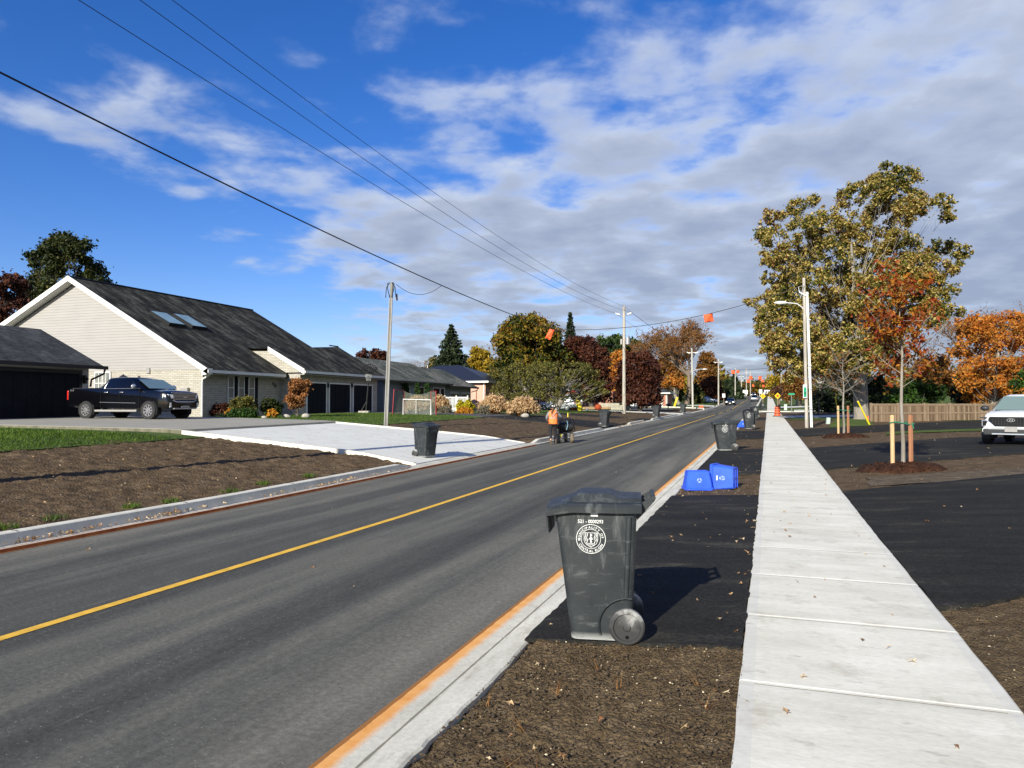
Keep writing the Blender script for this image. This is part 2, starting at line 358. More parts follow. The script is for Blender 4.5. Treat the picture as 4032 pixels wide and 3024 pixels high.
# ================================================================ ground meshes
def grid(name, xs, ys, zf, mat, smooth=True):
    V = np.array([(x, y, zf(x, y)) for y in ys for x in xs], 'f'); nx = len(xs)
    j, i = np.meshgrid(np.arange(len(ys)-1), np.arange(nx-1), indexing='ij'); a = (j*nx+i).ravel()
    return npmesh(name, V, np.stack([a, a+1, a+1+nx, a+nx], 1), mat, smooth=smooth)
def geo(a, b, d0, g):
    out = [a]; d = d0
    while out[-1]+d < b: out.append(out[-1]+d); d *= g
    return out+[b]
def vnoise(n, seed, scale):   # value noise on a torus, sampled bilinearly
    rs = np.random.RandomState(seed); t = rs.rand(n, n)
    def f(x, y):
        x = np.asarray(x, 'd')*scale; y = np.asarray(y, 'd')*scale; xi = np.floor(x).astype(int); yi = np.floor(y).astype(int); fx = x-xi; fy = y-yi; fx = fx*fx*(3-2*fx); fy = fy*fy*(3-2*fy)
        g = lambda i, j: t[i % n, j % n]
        return (g(xi, yi)*(1-fx)+g(xi+1, yi)*fx)*(1-fy)+(g(xi, yi+1)*(1-fx)+g(xi+1, yi+1)*fx)*fy-.5
    return f
OCT = [(vnoise(97, s, sc_), a) for s, sc_, a in ((1, 3, 1.), (2, 7, .8), (3, 17, .75), (4, 37, .62), (5, 71, .45))]
def rough(x, y, amp, lo=0, hi=5):
    return amp*sum(a*f(x, y) for f, a in OCT[lo:hi])
xs = sorted(set([-600, -300, -180]+list(np.arange(-120, -20, 5.))+list(np.arange(-20, -9.7, .8))+[-9.9, -9.75, -9.45, -2.3, -2.0, -1.72, -.18, 1.32, 1.8, 2.5]+list(np.arange(3, 30, 1.5))+[35, 45, 60, 90, 150, 300, 600]))
ys = geo(-20, 900, .8, 1.03)
def base_z(x, y):
    if x <= -9.7 and x > -9.9: return T(x, y)-.12
    if -9.7 < x < -1.9: return prof(y)-.4
    return T(x, y)-.06
o = grid('ground', xs, ys, base_z, M['field']); tag(o, kind='structure')
def sweep(name, secs, ys, mat, skirt=None):   # cross-section (x, z above the profile; z may depend on y)
    rows = []
    for y in ys:
        for x, z in secs(y): rows.append((x, y, prof(y)+z))
    n = len(secs(ys[0])); j, i = np.meshgrid(np.arange(len(ys)-1), np.arange(n-1), indexing='ij'); a = (j*n+i).ravel()
    return npmesh(name, rows, np.stack([a, a+1, a+1+n, a+n], 1), mat)
YR = geo(-6, 345, .6, 1.012)
o = sweep('road', lambda y: [(-9.42, -.215), (-9.30, -.205), (-7.5, -.18), (-5.78, -.16), (-4, -.18), (-2.28, -.205), (-2.24, -.206)], YR, M['road']); tag(o, kind='structure')
# painted centre line: solid up to the junction, then dashes
def strip(name, x0, x1, y0, y1, z, mat):
    n = max(2, int((y1-y0)/.5)); return sweep(name, lambda y: [(x0, z), (x1, z)], list(np.linspace(y0, y1, n)), mat)
YE = G(2854, 1627).y
mb = MB()
for a, b in [(-6, 88), (94.5, 103), (112, 123), (131, 160), (166, 200), (210, 230)]:
    yy = list(np.linspace(a, b, max(2, int((b-a)/1.0)+1)))
    for p, q in zip(yy, yy[1:]):
        w = .055
        mb.quad((-5.78-w, p, prof(p)-.156), (-5.78+w, p, prof(p)-.156), (-5.78+w, q, prof(q)-.156), (-5.78-w, q, prof(q)-.156))
o = mb.build('road_marking', M['yellow']); tag(o, kind='structure')
# kerbs. the kerb is let down at every driveway
YK = sorted(set(list(YR)+[d+e for ab in DROPS_L for d, e in ((ab[0], -.8), (ab[0], 0), (ab[1], 0), (ab[1], .8))]))
def sec_l(y):
    k = up(y, DROPS_L); h = -.115+.12*k
    return [(-9.315, -.22), (-9.318, -.155), (-9.33, -.148), (-9.47, -.158), (-9.485, -.15), (-9.515, h-.012), (-9.535, h), (-9.66, h+.006-.01*(1-k)), (-9.675, h-.01), (-9.68, -.3)]
o = sweep('kerb_left', sec_l, YK, M['kerb']); tag(o, kind='structure')
mb = MB()
yy = list(np.arange(-6, 31, 1.))
for p, q in zip(yy, yy[1:]):
    mb.quad((-9.312, p, prof(p)-.206), (-9.312, q, prof(q)-.206), (-9.312, q, prof(q)-.158), (-9.312, p, prof(p)-.158)); mb.quad((-9.312, p, prof(p)-.158), (-9.312, q, prof(q)-.158), (-9.345, q, prof(q)-.1445), (-9.345, p, prof(p)-.1445))
    mb.quad((-9.312, p, prof(p)-.2005), (-9.312, q, prof(q)-.2005), (-9.27, q, prof(q)-.199), (-9.27, p, prof(p)-.199))
o = mb.build('kerb_paint', M['lip']); tag(o, kind='structure')
E2 = vnoise(61, 21, 2.5); E3 = vnoise(61, 22, 12)
YN = sorted(set(list(np.arange(1.5, 30, .09))+geo(30, 98.5, .3, 1.03)))
def sec_r(y):
    j = (float(E2(y, 0))*.04+float(E3(y, 3))*.012+.01) if y < 40 else 0
    return [(-2.25, -.26), (-2.248, -.16), (-2.235, -.152), (-2.12, -.155), (-1.985, -.163), (-1.962, -.150), (-1.93, -.108), (-1.78+j*.5, -.092), (-1.75+j, -.096), (-1.735+j, -.108), (-1.73+j, -.2)]
o = sweep('kerb_right', sec_r, YN, M['gutter']); tag(o, kind='structure')
YS_ = [y for y in geo(104, 345, .6, 1.02)]
o = sweep('kerb_beyond', lambda y: [(-2.25, -.2), (-2.24, -.152), (-1.98, -.155), (-1.95, -.01), (-1.8, 0), (-1.78, -.2)], YS_, M['kerb']); tag(o, kind='structure')
mb = MB()   # kerb return at the side street
pts = [(-2.0, 104), (-1.6, 102), (-.6, 100.6), (1.5, 100.0), (9, 99.7)]
mb.tube([(x, y, prof(y)-.02) for x, y in pts], .12, 6); pts = [(-1.9, 98), (-1.4, 98.4), (0, 98.8)]
o = mb.build('kerb_corner', M['kerb']); tag(o, kind='structure')
# control joints across the left kerb
mb = MB()
for y in np.arange(4.2, 60, 3.05):
    k = up(y, DROPS_L)
    if k > .9: mb.box((-9.672, y-.006, prof(y)-.0), (-9.53, y+.006, prof(y)+.014)); mb.quad((-9.53, y-.006, prof(y)+.008), (-9.53, y+.006, prof(y)+.008), (-9.475, y+.006, prof(y)-.15), (-9.475, y-.006, prof(y)-.15))
o = mb.build('kerb_joint', M['joint']); tag(o, kind='structure')
mb = MB()
for y in [G(1893, 2495).y+3.05*i for i in range(12)]:
    mb.quad((-2.13, y-.006, prof(y)-.149), (-2.13, y+.006, prof(y)-.149), (-1.99, y+.006, prof(y)-.153), (-1.99, y-.006, prof(y)-.153))
o = mb.build('kerb_joint', M['slab']); tag(o, kind='structure')
# sidewalk with tooled joints
jy = [JOINT+1.525*i for i in range(-3, 60)]; yy = []
def walk(y0, y1):
    L_ = []
    for a in jy:
        fa_ = max(.25, min(1, (14-a)/8))
        for d, z in [(q_, w_*fa_) for q_, w_ in ((-.045, 0), (-.035, -.003), (-.006, -.004), (0, -.010), (.006, -.004), (.035, -.003), (.045, 0))]:
            if y0 < a+d < y1: L_.append((a+d, z))
        for q in (.4, .76, 1.1):
            if y0 < a+q < y1: L_.append((a+q, 0))
    L_ += [(y0, 0), (y1, 0)]; L_.sort(); V = []; n = 6
    for y, z in L_:
        e1 = float(E3(y, 7))*.012; e2 = float(E3(y, 9))*.012
        for x, zz in ((-.18+e1, -.12), (-.18+e1, -.008), (-.165+e1, 0), (1.305+e2, 0), (1.32+e2, -.008), (1.32+e2, -.12)): V.append((x, y, prof(y)+.004+zz+z))
    j, i = np.meshgrid(np.arange(len(L_)-1), np.arange(n-1), indexing='ij'); a = (j*n+i).ravel()
    return V, np.stack([a, a+1, a+1+n, a+n], 1)
YC = G(3023, 1625).y
V1, F1 = walk(.5, YC); 
o = npmesh('sidewalk', V1, F1, M['walk']); tag(o, kind='structure')
o = sweep('sidewalk_beyond', lambda y: [(-.18, -.1), (-.18, .004), (1.32, .004), (1.32, -.1)], geo(YC+5, 300, 2, 1.05), M['walk']); tag(o, kind='structure')
# topsoil
def soil(name, x0, x1, y0, y1, d, g, amp, mat, dz=-.012, nx=None, lo=0, edge=True):
    ys = np.array(geo(y0, y1, d, g)); nx = nx or int((x1-x0)/d)+1; xs = np.linspace(x0, x1, nx); X, Y = np.meshgrid(xs, ys)
    base = np.array([[T(x, y) for x in xs] for y in ys]); Z = base+dz+rough(X, Y, amp, lo)
    if name == 'soil': Z = Z-.045*np.clip((-1.66-X)/.05, 0, 1)
    V = np.stack([X, Y, Z], 2).reshape(-1, 3); j, i = np.meshgrid(np.arange(len(ys)-1), np.arange(nx-1), indexing='ij'); a = (j*nx+i).ravel()
    o = npmesh(name, V, np.stack([a, a+1, a+1+nx, a+nx], 1), mat, smooth=True); tag(o, kind='structure'); return o
YD1 = G(2935, 2543).y
soil('soil', -1.75, -.175, 1.5, YD1+.05, .009, 1.0, .026, M['soilf'], -.006)
soil('soil_boulevard', -1.75, -.175, YD1+.05, 98, .05, 1.012, .02, M['soil'], -.02, nx=34)
soil('soil_verge', 1.325, 7.5, 3.0, 7.6, .022, 1.0, .02, M['soilf'], -.01)
soil('soil_right', 1.325, 16, 7.6, 98, .07, 1.012, .018, M['soil'], -.02, nx=150)
soil('soil_left', -17.6, -9.67, -4, 19.4, .06, 1.0, .05, M['soil'], -.012, lo=0)
soil('soil_left_far', -17.6, -9.67, 29.6, 150, .12, 1.01, .03, M['soil'], -.012, nx=60)
# draped sheets
def sheet(name, P4, dz, mat, nu=8, nv=24, skirt=.0, jag=0, kind='structure'):
    A, B, C_, D = [Vector(p[:2]) for p in P4]; V = []; F_ = []
    for j in range(nv+1):
        for i in range(nu+1):
            s, t = i/nu, j/nv; p = (A*(1-s)+B*s)*(1-t)+(D*(1-s)+C_*s)*t
            if jag and (j in (0, nv) or i in (0, nu)): p = p+Vector((float(E3(p.x*1.0, p.y)), float(E3(p.y, p.x+5))))*jag
            V.append((p.x, p.y, T(p.x, p.y)+dz))
    n = nu+1
    for j in range(nv):
        for i in range(nu): F_.append((j*n+i, j*n+i+1, (j+1)*n+i+1, (j+1)*n+i))
    if skirt:
        ring = [i for i in range(n)]+[j*n+nu for j in range(1, nv+1)]+[nv*n+i for i in range(nu-1, -1, -1)]+[j*n for j in range(nv-1, 0, -1)]
        o0 = len(V); V += [(V[i][0], V[i][1], V[i][2]-skirt) for i in ring]; m_ = len(ring)
        F_ += [(ring[k], ring[(k+1) % m_], o0+(k+1) % m_, o0+k) for k in range(m_)]
    me = bpy.data.meshes.new(name); me.from_pydata(V, [], F_); me.materials.append(mat); o = bpy.data.objects.new(name, me); COL.objects.link(o); tag(o, kind=kind); return o
def sheetp(name, px4, *a, **k): return sheet(name, [G(*p) for p in px4], *a, **k)
def ext(a, b, L_): d = (b-a).normalized(); return a+d*L_
# right boulevard strips of asphalt between kerb and sidewalk
yb = lambda v: G(2990, v).y
for a, b in ((YD1, G(2984, 1952).y), (yb(1866), yb(1768)), (yb(1727), yb(1696)), (yb(1655), yb(1647)+2)):
    sheet('driveway_apron', [(-1.77, a-.12), (-.182, a), (-.182, b), (-1.77, b)], .016, M['drive'], 40, max(20, int((b-a)*10)), .03, .035)
# right driveways
def rd(name, near, far, dz=.018, L_=14, jag=.05, mat='drive'):
    n0, n1 = G(*near[0]), G(*near[1]); f0, f1 = G(*far[0]), G(*far[1])
    n0.x = f0.x = 1.325
    return sheet(name, [n0, ext(n0, n1, L_), ext(f0, f1, L_), f0], dz, M[mat], 60, 40, .05, jag)
rd('driveway', [(3716, 2410), (4032, 2352)], [(3338, 1937), (4032, 1868)])
rd('driveway_second', [(3258, 1848), (3850, 1800)], [(3186, 1766), (3872, 1722)], L_=16)
rd('driveway_third', [(3155, 1720), (3864, 1688)], [(3136, 1692), (3874, 1654)], L_=28)
# side street on the right and its pale sidewalks
sheet('side_street', [(-2.2, YC), (60, YC+6), (60, YC+12), (-2.2, YC+5)], .012, M['road'], 30, 8, .02)
sheetp('side_sidewalk', [(3085, 1645), (3600, 1642), (3600, 1634), (3085, 1638)], .03, M['walk'], 20, 4)
sheetp('side_kerb', [(3127, 1620), (3480, 1617), (3480, 1612), (3127, 1615)], .05, M['slab'], 20, 3)
sheetp('side_path', [(3067, 1608), (3340, 1599), (3340, 1596), (3067, 1602)], .05, M['slab'], 20, 3)
sheetp('grass_strip', [(3490, 1712), (3868, 1697), (3868, 1687), (3490, 1703)], .012, M['grass'], 30, 6, 0, .1)
sheetp('grass_patch', [(3262, 1684), (3440, 1676), (3440, 1652), (3290, 1652)], .014, M['grass'], 20, 8, 0, .15)
sheet('grass_beyond_right', [(1.6, 64), (40, 62), (60, 95), (1.6, 76)], .01, M['grass'], 30, 20)
sheet('grass_far_right', [(1.6, 106), (60, 112), (60, 300), (1.6, 300)], .01, M['grass'], 30, 60)
sheetp('gravel', [(3420, 1915), (4300, 1860), (4300, 1825), (3420, 1880)], .002, M['gravel'], 30, 6, 0, .2)
# left side: concrete drive, old pad, lawns, asphalt drives
sheet('driveway_concrete', [(-9.69, 19.45), (-9.69, 29.9), (-18.5, 29.2), (-18.5, 19.75)], .035, M['slab'], 30, 30, .12)
mb = MB()
for a, b in (((-9.75, 19.52), (-18.5, 19.82)), ((-9.75, 29.83), (-18.5, 29.12))):
    for i in range(10):
        s, t = i/10, (i+1)/10; p = Vector(a).lerp(Vector(b), s); q = Vector(a).lerp(Vector(b), t); w = Vector((0, .09))
        k1 = min(1, s*2.2+.15); k2 = min(1, t*2.2+.15); z1 = T(p.x, p.y)+.045+.05*k1; z2 = T(q.x, q.y)+.045+.05*k2
        mb.add([(p.x, p.y-.09, z1-.25), (p.x, p.y-.09, z1), (p.x, p.y+.09, z1), (p.x, p.y+.09, z1-.25), (q.x, q.y-.09, z2-.25), (q.x, q.y-.09, z2), (q.x, q.y+.09, z2), (q.x, q.y+.09, z2-.25)], [(0, 1, 5, 4), (1, 2, 6, 5), (2, 3, 7, 6), (0, 3, 2, 1), (4, 5, 6, 7)])
o = mb.build('driveway_edge', M['kerb']); tag(o, kind='structure')
sheet('parking_pad', [(-18.5, 19.75), (-18.5, 29.2), (-33, 29.0), (-33, 17.2)], .11, M['oldc'], 30, 20, .3)
sheet('lawn', [(-17.2, -6), (-60, -6), (-60, 17), (-17.2, 19.4)], .012, M['grass'], 30, 40, .03, .25)
sheet('lawn_second', [(-17.2, 30), (-17.2, 44.3), (-28, 44.3), (-26.6, 30.4)], .02, M['grass'], 20, 20, .03, .2)
sheet('lawn_third', [(-17.2, 52.6), (-17.2, 98), (-60, 98), (-60, 52.6)], .012, M['grass'], 40, 40, .03, .3)
sheet('lawn_fourth', [(-11, 120), (-11, 200), (-60, 200), (-60, 120)], .012, M['grass'], 40, 40)
sheet('driveway_left', [(-9.69, 44.6), (-9.69, 53), (-17.4, 52.2), (-17.4, 45.0)], .02, M['drive'], 20, 20, .05, .1)
sheet('driveway_left_old', [(-17.4, 44.5), (-17.4, 52.2), (-32, 51.6), (-32, 44.2)], .03, pm('old_asphalt', (.045, .045, .048, 1), (.075, .072, .07, 1), 3, st=(.5, 2, 1), bs=.4), 20, 20, .05, .1)
sheet('driveway_left_dark', [(-9.69, 60.5), (-9.69, 65), (-40, 66), (-40, 61)], .02, M['drive'], 30, 10, .03)
sheet('driveway_left_pale', [(-9.69, 84), (-9.69, 89), (-34, 90.5), (-34, 88)], .03, M['slab'], 30, 10, .03)
sheet('side_street_left', [(-9.3, 99.5), (-9.3, 119), (-60, 119), (-60, 108)], .012, M['road'], 30, 10)
sheetp('side_kerb_left', [(2691, 1599), (2691, 1596), (2813, 1598), (2813, 1601)], .06, M['slab'], 10, 2)
mb = MB(); mb.tube([(-9.6, 119.5, T(-9.6, 119.5)+.05), (-11, 123, T(-11, 123)+.05), (-14, 124, T(-14, 124)+.1), (-26, 124, T(-26, 124)+.1)], .14, 6)
tag(mb.build('kerb_corner_left', M['kerb']), kind='structure')

mb = MB(); M['mossc'] = pm('mossy_old_concrete', (.17, .155, .11, 1), (.075, .08, .045, 1), 2.5, st=(1.5, 1.5, .4))
for i in range(24):
    a = Vector((-18.5, 19.73)).lerp(Vector((-33, 17.18)), i/24); b = Vector((-18.5, 19.73)).lerp(Vector((-33, 17.18)), (i+1)/24)
    mb.add([(a.x, a.y-.02, T(a.x, a.y)-.1), (b.x, b.y-.02, T(b.x, b.y)-.1), (b.x, b.y-.02, T(b.x, b.y)+.095), (a.x, a.y-.02, T(a.x, a.y)+.095), (a.x, a.y+.01, T(a.x, a.y)-.1), (b.x, b.y+.01, T(b.x, b.y)-.1), (b.x, b.y+.01, T(b.x, b.y)+.095), (a.x, a.y+.01, T(a.x, a.y)+.095)], [(0, 1, 2, 3), (4, 7, 6, 5), (3, 2, 6, 7)])
tag(mb.build('pad_edge', M['mossc']), kind='structure')
# ================================================================ building materials
def m_siding(name, c, pitch=.11, depthc=.72):
    t = NT(name); X, Y, Z = t.xyz(); s = t.math('FRACT', t.math('DIVIDE', Z, pitch)); n = t.noise(2, 5, st=(.4, .4, 1))
    col = t.mix(1, c, t.ramp(n, [(.3, .93), (.7, 1.03)]), 'MULTIPLY'); col = t.mix(t.math('LESS_THAN', s, .13), col, tuple(x*depthc for x in lin(c)[:3])+(1,) if isinstance(c, str) else tuple(x*depthc for x in c[:3])+(1,))
    return t.fin(col, .6, spec=.3)
def m_brick(name, c1, c2, mort, sc=1., bump=.4):
    t = NT(name); g = t.n('ShaderNodeNewGeometry'); X, Y, Z = t.xyz(); cv = t.n('ShaderNodeCombineXYZ'); t.link(t.math('ADD', X, Y), cv.inputs[0]); t.link(Z, cv.inputs[1])
    b = t.n('ShaderNodeTexBrick'); t.link(cv.outputs[0], b.inputs[0]); b.inputs['Scale'].default_value = 1; b.inputs['Brick Width'].default_value = .24*sc; b.inputs['Row Height'].default_value = .078*sc
    b.inputs['Mortar Size'].default_value = .010*sc; b.inputs['Color1'].default_value = c1; b.inputs['Color2'].default_value = c2; b.inputs['Mortar'].default_value = mort; b.inputs['Bias'].default_value = 0
    n = t.noise(3, 5); col = t.mix(1, b.outputs[0], t.ramp(n, [(.3, .9), (.7, 1.06)]), 'MULTIPLY')
    return t.fin(col, .85, t.math('SUBTRACT', 1, b.outputs[1]), bump, .01, spec=.2)
def m_shingle(name, a, b, c, streak=1., courses=.14):
    t = NT(name); X, Y, Z = t.xyz(); n = t.noise(1.5, 8, .74, st=(.35*streak, 1.3, .35)); pt = t.noise(.5, 5, .65, off=(5, 2, 1)); f = t.noise(2.6, 5, .8, st=(2, .8, 2)); 
    col = t.ramp(t.math('ADD', t.math('MULTIPLY', n, .7), t.math('MULTIPLY', pt, .3)), [(.42, a), (.50, b), (.585, c)])
    col = t.mix(1, col, t.ramp(f, [(.3, .4), (.5, 1.), (.68, 1.8)]), 'MULTIPLY')
    s = t.math('FRACT', t.math('DIVIDE', Z, courses*.45)); col = t.mix(t.math('LESS_THAN', s, .22), col, tuple(x*.5 for x in a[:3])+(1,))
    return t.fin(col, .95, f, .5, .02, spec=.15)
def m_metal_roof(name, c):
    t = NT(name); X, Y, Z = t.xyz(); s = t.math('LESS_THAN', t.math('FRACT', t.math('MULTIPLY', t.math('ADD', X, Y), 2.4)), .2)
    return t.fin(t.mix(s, c, tuple(x*2.6 for x in c[:3])+(1,)), .45, s, .6, .03, spec=.5)
M['siding'] = m_siding('cream_siding', (.325, .312, .302, 1), .165, .58); M['wbrick'] = m_brick('pale_brick', (.35, .33, .285, 1), (.44, .415, .365, 1), (.25, .23, .19, 1), 1.35)
M['shing'] = m_shingle('dark_shingles', (.010, .010, .010, 1), (.030, .031, .027, 1), (.098, .096, .082, 1)); M['shing2'] = m_shingle('charcoal_shingles', (.035, .037, .042, 1), (.05, .052, .058, 1), (.075, .077, .083, 1))
M['shing3'] = m_shingle('lichen_shingles', (.045, .055, .048, 1), (.11, .115, .10, 1), (.22, .21, .18, 1)); M['mroof'] = m_metal_roof('black_metal_roof', (.012, .013, .017, 1))
M['trim'] = pm('white_trim', (.74, .73, .70, 1), (.66, .65, .62, 1), 3, rough=.5); M['dtrim'] = pm('black_trim', (.012, .013, .015, 1), rough=.4); M['navy'] = pm('dark_garage_door', (.005, .006, .010, 1), (.007, .009, .014, 1), 2, rough=.8, spec=.15)
M['gsiding'] = m_siding('grey_siding', (.22, .24, .27, 1), .12); M['bsiding'] = m_siding('blue_grey_siding', (.26, .34, .42, 1), .12); M['lgsiding'] = m_siding('pale_siding', (.42, .42, .42, 1), .2)
M['rbrick'] = m_brick('red_brick', (.28, .075, .045, 1), (.36, .11, .06, 1), (.35, .28, .22, 1), 1.2); M['pbrick'] = m_brick('pink_brick', (.52, .26, .19, 1), (.60, .33, .25, 1), (.5, .40, .33, 1), 1.2)
M['glass'] = glassmat('window_glass', '#10181c'); M['curtain'] = pm('curtained_glass', (.10, .11, .11, 1), (.26, .26, .24, 1), 5, st=(1, 6, .3), rough=.1, spec=.8)
M['sky_glass'] = pm('skylight_glass', (.30, .42, .42, 1), (.20, .30, .31, 1), 1.2, rough=.12, spec=.9); M['gutterm'] = pm('grey_gutter', (.30, .29, .28, 1), rough=.45); M['black'] = pm('black_plastic', (.012, .012, .013, 1), rough=.5); M['dark'] = pm('dark_inside', (.004, .004, .005, 1), rough=.9)
M['stonec'] = pm('stone', (.42, .39, .34, 1), (.26, .24, .21, 1), 5, bs=.5, bd=.03); M['white'] = pm('white_paint', (.78, .78, .76, 1), rough=.45)
def wind(mb, P0, P1, fr, n, gl, parent, nx=1, nz=1, name='window', t=.06, gmat=None):
    """window between opposite corners P0, P1 of an upright rectangle; n = outward normal"""
    P0 = Vector(P0); P1 = Vector(P1); n = Vector(n).normalized(); h = Vector((P1.x-P0.x, P1.y-P0.y, 0)); Wd = h.length; h.normalize(); Hh = P1.z-P0.z
    def Q(s, z, d): return P0+h*s+Vector((0, 0, z))+n*d
    def bar(m, s0, s1, z0, z1, d0, d1): m.add([Q(s0, z0, d0), Q(s1, z0, d0), Q(s1, z1, d0), Q(s0, z1, d0), Q(s0, z0, d1), Q(s1, z0, d1), Q(s1, z1, d1), Q(s0, z1, d1)], [(0, 3, 2, 1), (4, 5, 6, 7), (0, 1, 5, 4), (1, 2, 6, 5), (2, 3, 7, 6), (3, 0, 4, 7)])
    m = MB(); bar(m, -t, Wd+t, -t, 0, .0, .06); bar(m, -t, Wd+t, Hh, Hh+t, 0, .06); bar(m, -t, 0, 0, Hh, 0, .055); bar(m, Wd, Wd+t, 0, Hh, 0, .055)
    for i in range(1, nx): s = Wd*i/nx; bar(m, s-.018, s+.018, 0, Hh, .022, .05)
    for i in range(1, nz): z = Hh*i/nz; bar(m, 0, Wd, z-.018, z+.018, .022, .045)
    w = m.build(name, fr, parent); g = MB(); bar(g, 0, Wd, 0, Hh, .004, .02); g.build('pane', gmat or M['glass'], w); return w
def text(s, size, mat, loc, rot, parent=None, name='lettering', ext_=.002, align='CENTER'):
    c = bpy.data.curves.new(name, 'FONT'); c.body = s; c.size = size; c.extrude = ext_; c.align_x = align; c.align_y = 'CENTER'; c.resolution_u = 3
    o = bpy.data.objects.new(name, c); COL.objects.link(o); bpy.context.view_layer.update()
    me = bpy.data.meshes.new_from_object(o.evaluated_get(bpy.context.evaluated_depsgraph_get())); bpy.data.objects.remove(o); bpy.data.curves.remove(c)
    me.materials.clear(); me.materials.append(mat); o = bpy.data.objects.new(name, me); COL.objects.link(o); o.location = loc; o.rotation_euler = rot
    if parent is not None: o.parent = parent
    return o
# ---------------------------------------------------------------- the big house
def main_house():
    h = empty('house', (-29.6, 33.1, 0), 0, 'large house with cream sided gable, pale brick base and dark streaked roof with two skylights', 'house')
    off = Vector((29.6, -33.1, 0)); 
    def B(mb, name, m, par=h, **k): mb.M = None; mb.v = [(x+29.6, y-33.1, z) for x, y, z in mb.v]; return mb.build(name, m, par, **k)
    m = MB(); m.box((-50.0, 33.1, .2), (-29.6, 48.8, 3.66)); m.box((-31, 40.0, .2), (-28.1, 49.8, 3.75)); B(m, 'brick_wall', M['wbrick'])
    m = MB(); m.prism([(-50.0, 3.66), (-29.6, 3.66), (-39.1, 8.95)], 33.09, 48.8); 
    m.box((-48.6, 33.075, 3.66), (-29.6, 33.1, 3.74)); B(m, 'siding', M['siding'])
    m = MB(); m.prism([(-28.95, 3.62), (-39.1, 9.27), (-52.0, 3.0), (-52.0, 2.82), (-39.1, 9.05), (-28.95, 3.44)], 32.62, 49.2); r = B(m, 'roof', M['shing'])
    # garage wing: roof rising from the front eave into the main slope
    m = MB(); a = 39.62; b = 50.2
    f0, f1 = (-27.6, a, 3.86), (-27.6, b, 3.86); t0 = (-30.2, a, 5.32); t1 = (-31.8, b, 6.22); k0 = (-32.4, a+.2, 5.36); k1 = (-36.0, b, 3.9); g0 = (-27.6, a, 3.66); g1 = (-27.6, b, 3.66); t0b = (-30.2, a, 5.12); s1 = (-31.8, b, 6.0)
    m.add([f0, f1, t1, t0, k0, k1, g0, g1, t0b, s1], [(0, 1, 2, 3), (3, 2, 5, 4), (0, 6, 7, 1), (0, 3, 8, 6), (1, 7, 9, 2)]); B(m, 'wing_roof', M['shing'])
    m = MB(); m.add([(-28.1, 40, 3.66), (-28.1, 40, 3.9), (-30.2, 40, 5.15), (-32.0, 40, 5.2), (-29.6, 40, 3.66), (-28.1, 40.12, 3.66), (-28.1, 40.12, 3.9), (-30.2, 40.12, 5.15), (-32.0, 40.12, 5.2), (-29.6, 40.12, 3.66)], [(0, 1, 2, 3, 4), (9, 8, 7, 6, 5), (0, 5, 6, 1), (0, 4, 9, 5)])
    B(m, 'wing_gable', M['wbrick']); m = MB(); m.prism([(-28.1, 3.7), (-31.8, 5.95), (-35, 4.2), (-35, 3.7)], 49.7, 49.8); B(m, 'wing_gable', M['wbrick'])
    # white barge boards
    m = MB()
    m.prism([(-28.85, 3.68), (-39.1, 9.33), (-52.1, 3.06), (-52.1, 2.74), (-39.1, 9.02), (-28.85, 3.36)], 32.56, 32.62)
    m.prism([(-28.85, 3.36), (-28.85, 3.68), (-29.2, 3.5), (-29.2, 3.3)], 32.56, 33.0); m.prism([(-27.5, 3.6), (-27.5, 3.93), (-30.25, 5.42), (-30.25, 5.12)], 39.56, 39.62)
    m.prism([(-28.95, 3.40), (-28.95, 3.44), (-39.1, 9.05), (-52.0, 2.82), (-52.0, 2.78), (-39.1, 9.0)], 32.62, 33.1); B(m, 'barge_board', M['trim'])
    m = MB(); m.box((-28.95, 32.62, 3.44), (-28.8, 39.5, 3.6)); m.box((-27.6, 39.62, 3.68), (-27.45, 50.2, 3.84)); B(m, 'gutter', M['trim'])
    m = MB(); m.box((-30.0, 33.2, 3.36), (-28.95, 39.6, 3.42)); m.box((-28.1, 39.7, 3.58), (-27.6, 50.2, 3.64)); B(m, 'soffit', M['gutterm'])
    m = MB(); m.tube([(-28.87, 32.75, 3.45), (-28.95, 32.85, 3.3), (-29.5, 33.0, 3.12), (-29.56, 33.02, 2.9), (-29.56, 33.02, 1.1)], .05, 8); B(m, 'downpipe', M['trim'], smooth=40)
    m = MB(); m.tube([(-39.1, 32.6, 9.3), (-39.1, 49.2, 9.3)], .06, 6); m.tube([(-31.8, 49.0, 6.24), (-31.8, 50.2, 6.24)], .05, 6); B(m, 'ridge_cap', M['dtrim'])
    # skylights
    nrm = Vector((5.65, 0, 10.15)).normalized()
    def onroof(u, v):
        d = Vector(ray(u, v)); P = Vector((-39.1, 0, 9.27)); k = nrm.dot(P-Vector((0, 0, H)))/nrm.dot(d); return Vector((0, 0, H))+d*k
    for c in (((585, 1231), (657, 1288), (716, 1284), (650, 1242)), ((676, 1242), (748, 1296), (806, 1297), (732, 1251))):
        q = [onroof(*p)-Vector((-29.6, 33.1, 0)) for p in c]
        y0, y1 = q[0].y, max(q[2].y, q[3].y); x_hi = (q[0].x+q[3].x)/2; x_lo = (q[1].x+q[2].x)/2
        def rz(x): return 9.27-(x-29.6+29.6+9.5)*.5567
        y1 = min(y1, y0+1.35); P = lambda x, y, d: Vector((x, y, rz(x)+0))+nrm*d
        m = MB(); m.add([P(x_hi, y0, 0), P(x_lo, y0, 0), P(x_lo, y1, 0), P(x_hi, y1, 0), P(x_hi, y0, .16), P(x_lo, y0, .2), P(x_lo, y1, .2), P(x_hi, y1, .16)], [(4, 5, 6, 7), (0, 1, 5, 4), (1, 2, 6, 5), (2, 3, 7, 6), (3, 0, 4, 7)])
